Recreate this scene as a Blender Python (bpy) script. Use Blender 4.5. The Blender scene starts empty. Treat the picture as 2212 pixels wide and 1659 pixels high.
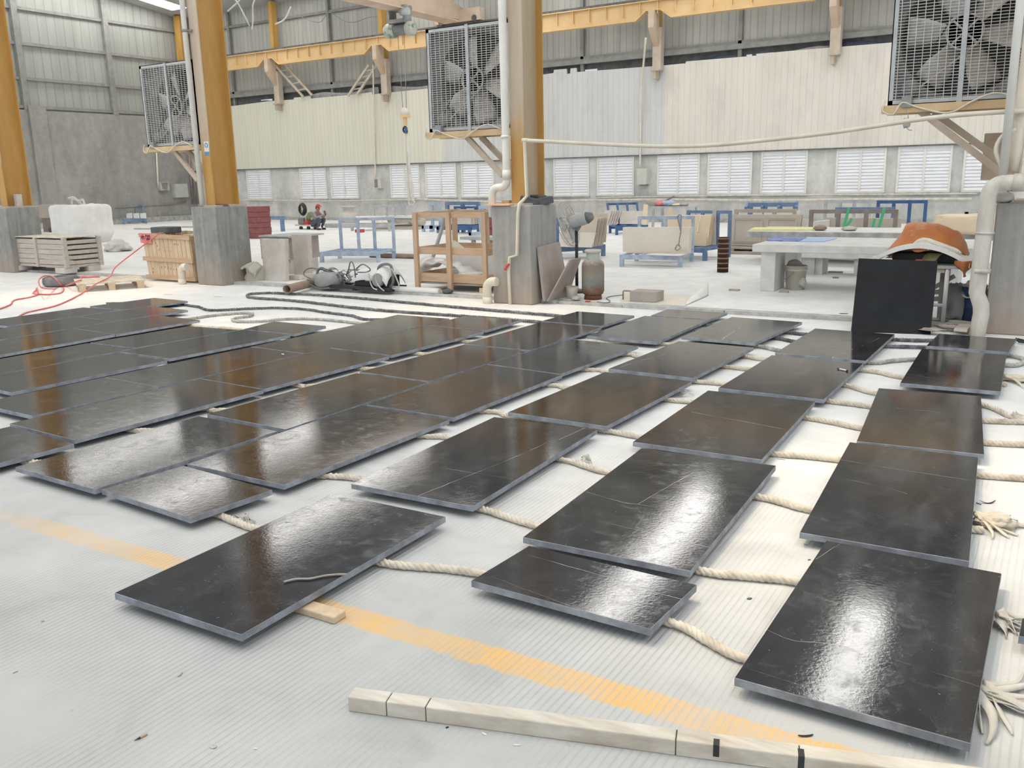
import bpy, bmesh, math, random
from mathutils import Vector, Matrix, noise
random.seed(7)
SC = bpy.context.scene
COL = SC.collection
V = Vector
# ------------------------------------------------------------------ camera
FPX, PITCH, ROLL, YAW = 1914.5, .2274, .023, -.557      # focal length in pixels of the 2212 px wide frame
ZT = .068                                               # height of the slab tops over the floor
CH = 1.628                                              # camera height
K = .04                                                 # height of the raised floor behind the kerb
def _cam():
    cr, sr, cp, sp = math.cos(ROLL), math.sin(ROLL), math.cos(PITCH), math.sin(PITCH)
    Rr = Matrix(((cr, -sr, 0), (sr, cr, 0), (0, 0, 1)))
    Rp = Matrix(((1, 0, 0), (0, -sp, cp), (0, -cp, -sp)))
    ct, st = math.cos(YAW), math.sin(YAW)
    B = Matrix(((ct, st, 0), (-st, ct, 0), (0, 0, 1)))
    return B @ Rp @ Rr
CM = _cam()
def ray(px, py): return CM @ V((px - 1106, py - 829.5, FPX))
def f(px, py, z=0.0):
    d = ray(px, py); return V((0, 0, CH)) + d * ((z - CH) / d.z)
def oy(px, py, y):
    d = ray(px, py); return V((0, 0, CH)) + d * (y / d.y)
def ox(px, py, x):
    d = ray(px, py); return V((0, 0, CH)) + d * (x / d.x)
def hz(g, px, py):
    d = ray(px, py); return CH + d.z * (math.hypot(g.x, g.y) / math.hypot(d.x, d.y))
cam = bpy.data.cameras.new('camera'); camo = bpy.data.objects.new('camera', cam); COL.objects.link(camo)
cam.sensor_fit = 'HORIZONTAL'; cam.sensor_width = 36; cam.lens = FPX / 2212 * 36
cam.clip_start = .05; cam.clip_end = 300
cx, cy, cz = CM.col[0], -CM.col[1], -CM.col[2]
camo.matrix_world = Matrix(((cx.x, cy.x, cz.x, 0), (cx.y, cy.y, cz.y, 0), (cx.z, cy.z, cz.z, CH), (0, 0, 0, 1)))
SC.camera = camo

# ------------------------------------------------------------------ materials
def new_mat(name):
    m = bpy.data.materials.new(name); m.use_nodes = True
    nt = m.node_tree; b = nt.nodes['Principled BSDF']
    return m, nt, b
def nd(nt, t, **kw):
    n = nt.nodes.new(t)
    for k, v in kw.items(): setattr(n, k, v)
    return n
def coords(nt, scale=(1, 1, 1), out='Object'):
    tc = nd(nt, 'ShaderNodeTexCoord'); mp = nd(nt, 'ShaderNodeMapping')
    nt.links.new(tc.outputs[out], mp.inputs[0]); mp.inputs['Scale'].default_value = scale
    return mp.outputs[0]
def noise_n(nt, co, scale, detail=5, rough=.6, dist=0):
    n = nd(nt, 'ShaderNodeTexNoise'); nt.links.new(co, n.inputs['Vector'])
    n.inputs['Scale'].default_value = scale; n.inputs['Detail'].default_value = detail
    n.inputs['Roughness'].default_value = rough; n.inputs['Distortion'].default_value = dist
    return n.outputs['Fac']
def ramp(nt, fac, stops):
    r = nd(nt, 'ShaderNodeValToRGB'); nt.links.new(fac, r.inputs[0])
    e = r.color_ramp.elements
    while len(e) < len(stops): e.new(.5)
    for i, (p, c) in enumerate(stops):
        e[i].position = p; e[i].color = (c, c, c, 1) if isinstance(c, (int, float)) else (*c, 1)
    return r.outputs[0]
def mix(nt, fac, a, b, mode='MIX'):
    m = nd(nt, 'ShaderNodeMix', data_type='RGBA', blend_type=mode)
    for s, i in ((fac, 0), (a, 6), (b, 7)):
        if isinstance(s, (int, float)): m.inputs[i].default_value = s
        elif isinstance(s, tuple): m.inputs[i].default_value = (*s, 1)
        else: nt.links.new(s, m.inputs[i])
    return m.outputs[2]
def math_n(nt, op, a, b=None, c=None):
    m = nd(nt, 'ShaderNodeMath', operation=op)
    for i, s in enumerate((a, b, c)):
        if s is None: continue
        if isinstance(s, (int, float)): m.inputs[i].default_value = s
        else: nt.links.new(s, m.inputs[i])
    return m.outputs[0]
def bump(nt, b, h, strength=.3, dist=.01):
    n = nd(nt, 'ShaderNodeBump'); n.inputs['Strength'].default_value = strength; n.inputs['Distance'].default_value = dist
    nt.links.new(h, n.inputs['Height']); nt.links.new(n.outputs[0], b.inputs['Normal'])
def mat(name, c1, c2=None, scale=6, rough=.7, metal=0, c3=None, sc=(1, 1, 1), bmp=.15, lo=.35, hi=.65, detail=5, spec=None, out='Object', bs=None):
    m, nt, b = new_mat(name)
    b.inputs['Roughness'].default_value = rough; b.inputs['Metallic'].default_value = metal
    if spec is not None: b.inputs['Specular IOR Level'].default_value = spec
    if c2 is None: c2 = tuple(x * .85 for x in c1)
    co = coords(nt, sc, out)
    n = noise_n(nt, co, scale, detail)
    if c3 is None: col = ramp(nt, n, [(lo, c2), (hi, c1)])
    else: col = ramp(nt, n, [(lo, c3), ((lo + hi) / 2, c2), (hi, c1)])
    nt.links.new(col, b.inputs['Base Color'])
    if bmp:
        n2 = noise_n(nt, co, bs or scale * 6, 4)
        bump(nt, b, n2, bmp, .004)
    return m
M = {}
def slab_mat():
    m, nt, b = new_mat('polished_black_limestone')
    co = coords(nt)
    oi = nd(nt, 'ShaderNodeObjectInfo')
    av = nd(nt, 'ShaderNodeVectorMath', operation='ADD'); nt.links.new(co, av.inputs[0])
    sv = nd(nt, 'ShaderNodeVectorMath', operation='SCALE'); sv.inputs[0].default_value = (37, 19, 53)
    nt.links.new(oi.outputs['Random'], sv.inputs['Scale']); nt.links.new(sv.outputs[0], av.inputs[1])
    co = av.outputs[0]
    st = nd(nt, 'ShaderNodeMapping'); nt.links.new(co, st.inputs[0]); st.inputs['Scale'].default_value = (2.4, 1.0, 1); st.inputs['Rotation'].default_value = (0, 0, .5)
    n1 = noise_n(nt, st.outputs[0], 2.2, 6, .62, .6)
    base = ramp(nt, n1, [(.3, (.013, .0135, .0155)), (.52, (.026, .026, .027)), (.75, (.060, .058, .058))])
    tint = ramp(nt, oi.outputs['Random'], [(0, (.88, .96, 1.12)), (.5, (1, 1, 1)), (1, (1.18, 1.03, .9))])
    base = mix(nt, 1.0, base, tint, 'MULTIPLY')
    n2 = noise_n(nt, co, 9, 7, .7, 1.2)
    dust = ramp(nt, n2, [(.54, .0), (.82, .15)])
    base = mix(nt, dust, base, (.30, .31, .33))
    n3 = noise_n(nt, co, 75, 2, .5)
    spk = ramp(nt, n3, [(.74, 0.0), (.78, .5)])
    base = mix(nt, spk, base, (.34, .34, .34))
    nt.links.new(base, b.inputs['Base Color'])
    n4 = noise_n(nt, co, 14, 5, .6, .5)
    rg = ramp(nt, n4, [(.3, .05), (.55, .085), (.8, .22)])
    nt.links.new(rg, b.inputs['Roughness'])
    b.inputs['IOR'].default_value = 1.48
    n5 = noise_n(nt, co, 70, 4, .6, .4)
    bump(nt, b, n5, .10, .0022)
    return m
M['slab'] = slab_mat()
M['slab_edge'] = mat('sawn_limestone_edge', (.36, .39, .44), (.27, .29, .325), 12, .75, c3=(.18, .19, .21), lo=.3, hi=.7, bmp=.4)
M['vein'] = mat('white_calcite_vein', (.55, .55, .55), (.3, .3, .31), 40, .4, bmp=0)

def floor_mat(name, near):
    m, nt, b = new_mat(name)
    b.inputs['Roughness'].default_value = .72; b.inputs['Specular IOR Level'].default_value = .3
    tc = nd(nt, 'ShaderNodeTexCoord'); sp = nd(nt, 'ShaderNodeSeparateXYZ'); nt.links.new(tc.outputs['Object'], sp.inputs[0])
    co = tc.outputs['Object']; X, Y = sp.outputs[0], sp.outputs[1]
    big = noise_n(nt, co, .55, 5, .6); fine = noise_n(nt, co, 7, 6, .7); mid = noise_n(nt, co, 2.3, 5, .62, .6)
    dust = mix(nt, ramp(nt, mid, [(.36, 0.0), (.66, 1.0)]), (.70, .705, .70), (.80, .80, .79))
    if near:
        grey = mix(nt, ramp(nt, big, [(.35, 0.0), (.65, 1.0)]), (.40, .41, .405), (.50, .505, .50))
        grey = mix(nt, ramp(nt, mid, [(.30, .5), (.45, 0.0)]), grey, (.36, .37, .37))
        fy = ramp(nt, math_n(nt, 'ADD', math_n(nt, 'MULTIPLY', Y, .12), math_n(nt, 'MULTIPLY', mid, .25)), [(.30, 0.0), (.78, 1.0)])
        col = mix(nt, fy, grey, dust)
        # grooves running away from the camera, worn away in places
        wobx = math_n(nt, 'ADD', X, math_n(nt, 'MULTIPLY', noise_n(nt, co, 1.2, 2), .012))
        wv = math_n(nt, 'SINE', math_n(nt, 'MULTIPLY', wobx, 2 * math.pi / .026))
        groove = ramp(nt, math_n(nt, 'MULTIPLY_ADD', wv, .5, .5), [(.0, 1.0), (.28, 0.0)])
        msk = ramp(nt, noise_n(nt, co, .9, 3, .6), [(.40, 0.0), (.56, 1.0)])
        far = ramp(nt, math_n(nt, 'MULTIPLY', Y, .1), [(.26, 1.0), (.62, .0)])
        gm = math_n(nt, 'MULTIPLY', math_n(nt, 'MULTIPLY', groove, msk), far)
        col = mix(nt, math_n(nt, 'MULTIPLY', gm, .30), col, (.25, .26, .26))
        # worn yellow lane stripe
        t = math_n(nt, 'SUBTRACT', Y, math_n(nt, 'MULTIPLY_ADD', X, STRIPE[0], STRIPE[1]))
        wn = math_n(nt, 'MULTIPLY', math_n(nt, 'SUBTRACT', noise_n(nt, co, 16, 4), .5), .05)
        e = math_n(nt, 'ABSOLUTE', math_n(nt, 'ADD', t, wn))
        inside = ramp(nt, e, [(STRIPE[2] - .012, 1.0), (STRIPE[2] + .006, 0.0)])
        wear = ramp(nt, noise_n(nt, co, 2.0, 6, .65), [(.32, .25), (.58, .97)])
        xfade = ramp(nt, math_n(nt, 'MULTIPLY', math_n(nt, 'ADD', X, 5), .2), [(.04, 0.0), (.24, .6), (.7, 1.0), (.93, 1.0), (.985, 0.0)])
        sm = math_n(nt, 'MULTIPLY', math_n(nt, 'MULTIPLY', inside, wear), xfade)
        sm = math_n(nt, 'MULTIPLY', sm, math_n(nt, 'SUBTRACT', 1.0, math_n(nt, 'MULTIPLY', groove, .55)))
        col = mix(nt, sm, col, (.80, .47, .13))
        h = math_n(nt, 'ADD', math_n(nt, 'MULTIPLY', gm, -1.0), math_n(nt, 'MULTIPLY', fine, .35))
        bump(nt, b, h, .5, .003)
    else:
        grey = (.55, .55, .54)
        col = mix(nt, ramp(nt, fine, [(.25, .35), (.42, 0.0)]), dust, grey)
        bump(nt, b, fine, .3, .004)
    spk = ramp(nt, noise_n(nt, co, 26, 2, .5), [(.735, 0.0), (.77, .35)])
    col = mix(nt, spk, col, (.33, .33, .33))
    nt.links.new(col, b.inputs['Base Color'])
    return m
# stripe: fitted through floor points of the photograph
_sp = [f(100, 1137), f(330, 1207), f(780, 1337), f(1150, 1447), f(1500, 1545)]
_mx = sum(p.x for p in _sp) / 5; _my = sum(p.y for p in _sp) / 5
_sl = sum((p.x - _mx) * (p.y - _my) for p in _sp) / sum((p.x - _mx) ** 2 for p in _sp)
STRIPE = (_sl, _my - _sl * _mx, .066)
M['floor'] = floor_mat('grooved_dusty_concrete', True)
M['floor2'] = floor_mat('stone_dust_floor', False)
M['honed'] = mat('honed_black_stone', (.016, .0175, .02), (.011, .012, .014), 5, .6, spec=.2, bmp=0)
M['web_dust'] = mat('web_dusty_beige', (.52, .44, .34), (.44, .34, .22), 1.2, .6, sc=(2, 2, .5), bmp=.04)
M['kerb'] = mat('kerb_concrete', (.55, .55, .53), (.36, .36, .35), 9, .85)
def plinth_mat(name, c1, c2, c3, warm):
    m, nt, b = new_mat(name); b.inputs['Roughness'].default_value = .88
    co = coords(nt); cs = coords(nt, (9, 9, .7))
    n = noise_n(nt, cs, 1.4, 5, .65); n2 = noise_n(nt, co, 5, 6, .65)
    col = ramp(nt, n, [(.3, c3), (.5, c2), (.7, c1)])
    col = mix(nt, .45, col, ramp(nt, n2, [(.3, c3), (.7, c1)]))
    sp = nd(nt, 'ShaderNodeSeparateXYZ'); tc = nd(nt, 'ShaderNodeTexCoord'); nt.links.new(tc.outputs['Object'], sp.inputs[0])
    low = ramp(nt, math_n(nt, 'ADD', sp.outputs[2], math_n(nt, 'MULTIPLY', n2, .5)), [(.25, warm), (.8, 0.0)])
    col = mix(nt, low, col, (.42, .30, .22))
    nt.links.new(col, b.inputs['Base Color']); bump(nt, b, noise_n(nt, co, 30, 5), .3, .006)
    return m
M['plinth'] = plinth_mat('cast_concrete_streaked', (.40, .40, .38), (.26, .265, .26), (.15, .155, .155), .55)
M['plinth2'] = plinth_mat('rendered_concrete', (.42, .41, .39), (.34, .335, .32), (.25, .25, .245), .55)
M['conc'] = mat('grey_concrete', (.52, .52, .50), (.40, .40, .39), 5, .88, c3=(.30, .30, .30))
M['table_conc'] = mat('white_dusty_concrete', (.74, .74, .72), (.62, .62, .60), 5, .85)
def wall_mat(name, a, c, d, sc=.7):
    m, nt, b = new_mat(name); b.inputs['Roughness'].default_value = .9
    co = coords(nt); cs = coords(nt, (1.6, 1.6, .6))
    n = noise_n(nt, cs, sc, 6, .62, .3); n2 = noise_n(nt, co, 3.2, 6, .7)
    col = ramp(nt, n, [(.32, d), (.5, c), (.66, a)])
    col = mix(nt, .35, col, ramp(nt, n2, [(.35, d), (.65, a)]))
    nt.links.new(col, b.inputs['Base Color']); bump(nt, b, n2, .25, .02)
    return m
M['wall_low'] = wall_mat('whitewashed_concrete_wall', (.72, .71, .68), (.56, .56, .54), (.38, .39, .39))
M['wall_end'] = wall_mat('bare_concrete_wall', (.40, .39, .37), (.31, .30, .285), (.23, .225, .215))
def ribbed(name, a, c, pitch, axis, line=.75, streak=.2, lw=.10, rough=.5, dirt=None, wide=.0):
    m, nt, b = new_mat(name); b.inputs['Roughness'].default_value = rough
    tc = nd(nt, 'ShaderNodeTexCoord'); sp = nd(nt, 'ShaderNodeSeparateXYZ'); nt.links.new(tc.outputs['Object'], sp.inputs[0])
    X = sp.outputs[axis]
    fr = math_n(nt, 'FRACT', math_n(nt, 'DIVIDE', X, pitch))
    tri = math_n(nt, 'ABSOLUTE', math_n(nt, 'SUBTRACT', fr, .5))
    ln = ramp(nt, tri, [(.0, 1.0), (lw, 0.0)])
    cell = nd(nt, 'ShaderNodeTexWhiteNoise', noise_dimensions='1D')
    nt.links.new(math_n(nt, 'FLOOR', math_n(nt, 'DIVIDE', X, pitch * 4)), cell.inputs['W'])
    cs = coords(nt, (3, 3, .35)); n = noise_n(nt, cs, 1.0, 5, .6)
    col = mix(nt, ramp(nt, n, [(.35, 0.0), (.65, 1.0)]), c, a)
    col = mix(nt, math_n(nt, 'MULTIPLY', cell.outputs['Value'], streak), col, tuple(x * .8 for x in c))
    if dirt:
        n2 = noise_n(nt, coords(nt, (1.6, 1.6, .8)), .8, 6, .65)
        col = mix(nt, ramp(nt, n2, [(.52, 0.0), (.7, .6)]), col, dirt)
    col = mix(nt, math_n(nt, 'MULTIPLY', ln, 1 - line), col, tuple(x * .45 for x in c))
    nt.links.new(col, b.inputs['Base Color']); bump(nt, b, ln, .5, -.012)
    return m
M['panel_cream'] = ribbed('cream_wall_panels', (.73, .71, .60), (.68, .66, .56), .2, 0, .82, .12)
M['panel_grey'] = ribbed('grey_wall_panels', (.66, .66, .65), (.60, .60, .59), .2, 0, .85, .12, dirt=(.50, .50, .49))
M['panel_tan'] = ribbed('pale_tan_wall_panels', (.75, .71, .64), (.71, .67, .60), .2, 0, .85, .08, dirt=(.58, .54, .49))
M['corr'] = ribbed('corrugated_steel_wall', (.50, .50, .46), (.40, .40, .37), .24, 0, .55, .3, .12, .38)
M['corr_end'] = ribbed('corrugated_steel_end_wall', (.40, .41, .38), (.33, .34, .315), .38, 1, .6, .25, .09, .45)
M['girt'] = mat('galvanised_girt', (.30, .30, .28), (.22, .22, .21), 4, .6)
M['darkgap'] = mat('grimy_steel', (.16, .16, .155), (.09, .09, .09), 4, .7)
M['tarp_navy'] = mat('navy_tarpaulin', (.05, .065, .13), (.025, .03, .06), 3, .45)
M['tarp_grey'] = mat('grey_sheeting', (.42, .41, .42), (.28, .27, .28), 4, .5)
M['yellow'] = mat('dusty_ochre_steel', (.55, .32, .09), (.44, .24, .06), 1.6, .55, sc=(3, 3, .5), bmp=.05)
M['ochre_pale'] = mat('pale_dusty_ochre_steel', (.70, .54, .33), (.60, .42, .22), 1.6, .55, sc=(2, 2, .6), bmp=.05)
M['beam'] = mat('crane_beam_paint', (.78, .56, .30), (.68, .46, .22), 1.2, .5, bmp=.05)
M['beam_dust'] = mat('dusty_peach_steel', (.66, .54, .43), (.56, .42, .30), 1.5, .6, bmp=.05)
def col_mat():
    m, nt, b = new_mat('column_paint_dusty'); b.inputs['Roughness'].default_value = .55
    tc = nd(nt, 'ShaderNodeTexCoord'); sp = nd(nt, 'ShaderNodeSeparateXYZ'); nt.links.new(tc.outputs['Object'], sp.inputs[0])
    cs = coords(nt, (2.5, 2.5, .45)); n = noise_n(nt, cs, 1.6, 5)
    ypaint = ramp(nt, n, [(.35, (.47, .25, .055)), (.65, (.58, .34, .10))])
    dust = ramp(nt, n, [(.35, (.50, .42, .33)), (.65, (.60, .54, .47))])
    h = math_n(nt, 'ADD', sp.outputs[2], math_n(nt, 'MULTIPLY', n, 1.0))
    fz = ramp(nt, math_n(nt, 'MULTIPLY', h, .2), [(.50, .05), (.60, .85)])
    nt.links.new(mix(nt, fz, ypaint, dust), b.inputs['Base Color'])
    return m
M['colflange'] = col_mat()
M['steel_tan'] = mat('tan_dusty_steel', (.60, .52, .43), (.48, .40, .31), 3, .6)
M['galv'] = mat('galvanised_sheet', (.56, .58, .59), (.44, .46, .47), 5, .42, .35)
M['galv_dk'] = mat('dusty_grey_sheet', (.33, .34, .34), (.22, .23, .23), 4, .6)
M['shadow_in'] = mat('fan_housing_inside', (.10, .105, .105), (.07, .07, .07), 4, .8)
M['wire'] = mat('guard_wire', (.62, .61, .58), (.50, .49, .46), 6, .5, .2, bmp=0)
M['blade'] = mat('dusty_fan_blade', (.80, .79, .77), (.66, .62, .58), 5, .65, c3=(.42, .35, .30), lo=.28, hi=.62)
M['black'] = mat('black_rubber', (.03, .03, .032), (.018, .018, .02), 8, .55)
M['black_dust'] = mat('dusty_black_rubber', (.24, .25, .26), (.10, .105, .11), 5, .8)
M['pvc'] = mat('cream_pvc', (.76, .71, .60), (.66, .60, .50), 3, .42, bmp=.03)
M['pvc_white'] = mat('white_pvc', (.78, .77, .73), (.70, .69, .65), 3, .42, bmp=.03)
M['pvc_dirty'] = mat('dirty_pvc', (.70, .66, .60), (.52, .48, .43), 4, .5, sc=(2, 2, .6))
M['blue'] = mat('blue_painted_steel', (.055, .14, .33), (.04, .10, .24), 5, .45)
M['blue_dust'] = mat('dusty_pale_blue_steel', (.50, .57, .67), (.34, .43, .57), 7, .6, lo=.4, hi=.62)
M['blue_mid'] = mat('dusty_blue_steel', (.20, .30, .46), (.12, .20, .35), 6, .55)
M['greysteel'] = mat('dusty_grey_steel', (.55, .56, .56), (.40, .41, .42), 5, .6)
M['brownsteel'] = mat('dusty_brown_steel', (.30, .25, .23), (.21, .17, .16), 5, .65)
M['white'] = mat('white_paint', (.80, .80, .79), (.72, .72, .71), 5, .5, bmp=.05)
M['louver'] = mat('white_louvre_blade', (.86, .87, .90), (.80, .81, .84), 3, .4, bmp=0)
M['stone_beige'] = mat('beige_limestone', (.66, .57, .46), (.60, .51, .41), 3, .45, bmp=.03)
M['stone_cream'] = mat('cream_limestone', (.76, .71, .62), (.70, .65, .56), 3, .45, bmp=.03)
M['stone_peach'] = mat('peach_limestone', (.80, .66, .47), (.74, .60, .42), 3, .45, bmp=.03)
M['stone_tan'] = mat('taupe_limestone', (.53, .47, .41), (.47, .41, .35), 3, .5, bmp=.03)
M['stone_grey'] = mat('pale_grey_stone', (.62, .58, .53), (.52, .48, .44), 3, .7, c3=(.44, .41, .37), lo=.25)
M['stone_brown'] = mat('brown_dusty_stone', (.44, .39, .36), (.35, .30, .27), 4, .7)
M['wood'] = mat('raw_timber', (.60, .43, .30), (.50, .34, .22), 3, .75, sc=(6, 6, .8))
M['wood_x'] = mat('raw_timber_lengthwise', (.60, .43, .30), (.49, .33, .21), 3, .75, sc=(.8, 6, 6))
M['wood_pale'] = mat('pale_timber', (.68, .54, .38), (.56, .43, .29), 3, .8, sc=(6, 6, .8))
M['wood_grey'] = mat('dusty_grey_timber', (.55, .50, .44), (.44, .39, .34), 4, .85, sc=(.8, 3, 6))
M['wood_white'] = mat('whitewashed_timber', (.70, .66, .58), (.58, .53, .45), 3, .85, sc=(1, 5, 5), c3=(.44, .37, .29), lo=.28)
M['sack'] = mat('woven_sack', (.55, .53, .44), (.47, .45, .37), 8, .8, bmp=.35)
M['bag_white'] = mat('white_woven_bag', (.80, .79, .77), (.72, .71, .69), 4, .6, bmp=.3, bs=60)
M['bag_grey'] = mat('dusty_white_sack', (.66, .65, .62), (.52, .51, .48), 6, .7, bmp=.3)
M['tarp'] = mat('orange_brown_tarpaulin', (.48, .165, .045), (.40, .13, .035), 4, .5, c3=(.56, .30, .19), lo=.25, hi=.55, bmp=.15)
M['cloth'] = mat('white_cloth', (.74, .71, .65), (.62, .59, .53), 6, .8)
M['foam'] = mat('white_foam_board', (.82, .81, .78), (.74, .72, .68), 5, .6)
M['red'] = mat('red_plastic', (.62, .05, .045), (.5, .04, .035), 5, .45)
M['redcap'] = mat('red_cloth_cap', (.75, .03, .03), (.65, .02, .02), 5, .7)
M['redpaper'] = mat('faded_red_paper', (.80, .24, .24), (.72, .19, .19), 6, .7)
M['ink'] = mat('black_ink', (.02, .02, .025), (.015, .015, .02), 6, .6, bmp=0)
M['hose'] = mat('pink_red_hose', (.72, .20, .19), (.62, .14, .13), 8, .5)
M['rope'] = mat('cream_braided_rope', (.72, .66, .55), (.58, .51, .41), 14, .85, c3=(.36, .30, .24), lo=.22, hi=.6, bmp=.4)
M['rope_grey'] = mat('dusty_grey_rope', (.55, .53, .49), (.38, .37, .34), 16, .9, c3=(.22, .22, .21), lo=.25)
M['rope_dark'] = mat('dark_grey_rope', (.24, .25, .26), (.11, .115, .12), 16, .9, c3=(.05, .05, .055), lo=.25, bmp=.5)
M['rag'] = mat('frayed_cloth_strip', (.74, .67, .56), (.62, .54, .43), 6, .85)
M['rag_grey'] = mat('grey_cloth_strip', (.62, .60, .54), (.48, .46, .41), 6, .85)
M['rust'] = mat('rusty_cylinder_paint', (.36, .35, .31), (.30, .27, .23), 5, .7)
M['paint_blue_drum'] = mat('navy_drum', (.03, .06, .16), (.025, .045, .12), 6, .45)
M['paint_teal'] = mat('teal_drum', (.05, .20, .27), (.04, .16, .22), 6, .45)
M['bristle'] = mat('dark_brown_bristles', (.045, .022, .014), (.025, .012, .008), 40, .9)
M['bristle_ring'] = mat('brown_wooden_ring', (.30, .17, .10), (.22, .12, .07), 12, .8)
M['skin'] = mat('skin', (.40, .22, .15), (.34, .18, .12), 8, .55, bmp=0)
M['jacket'] = mat('grey_blue_jacket', (.33, .33, .38), (.26, .26, .31), 8, .8)
M['trouser'] = mat('dark_trousers', (.10, .11, .15), (.07, .08, .11), 8, .8)
M['greenmotor'] = mat('dusty_green_enamel', (.46, .47, .42), (.10, .20, .16), 4, .5, lo=.36, hi=.5)
M['greypaint'] = mat('grey_enamel_box', (.50, .53, .48), (.42, .45, .40), 5, .5)
M['cabinet'] = mat('pale_cabinet_paint', (.60, .61, .55), (.52, .53, .48), 4, .5)
M['rustpipe'] = mat('brown_pipe', (.36, .27, .21), (.28, .20, .15), 5, .7)
M['bucket'] = mat('off_white_plastic', (.68, .64, .55), (.58, .54, .45), 4, .45)
M['mat_yellow'] = mat('yellow_foam_mat', (.78, .76, .38), (.70, .68, .33), 5, .6)
M['mat_blue'] = mat('blue_abrasive_sheet', (.10, .15, .42), (.30, .36, .60), 9, .7, lo=.4, hi=.6)
M['mat_sky'] = mat('sky_blue_sheet', (.36, .52, .85), (.42, .56, .84), 4, .4)
M['strap_green'] = mat('green_strapping', (.08, .50, .22), (.06, .40, .18), 6, .5)
M['plastic_film'] = mat('white_plastic_sheet', (.80, .80, .79), (.72, .72, .71), 4, .3)
M['cardboard'] = mat('pale_cardboard', (.74, .69, .60), (.66, .61, .52), 4, .8)
M['redwood'] = mat('maroon_painted_steel', (.30, .10, .10), (.22, .07, .07), 5, .6)
M['phone'] = mat('phone_black', (.02, .02, .02), (.02, .02, .02), 5, .2, bmp=0)
M['gravelblack'] = mat('charcoal_stone', (.13, .135, .14), (.08, .085, .09), 8, .8)
M['stickerblue'] = mat('blue_print', (.10, .28, .55), (.10, .28, .55), 5, .4, bmp=0)
M['peach'] = mat('peach_board', (.78, .52, .36), (.70, .45, .30), 5, .75)

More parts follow.
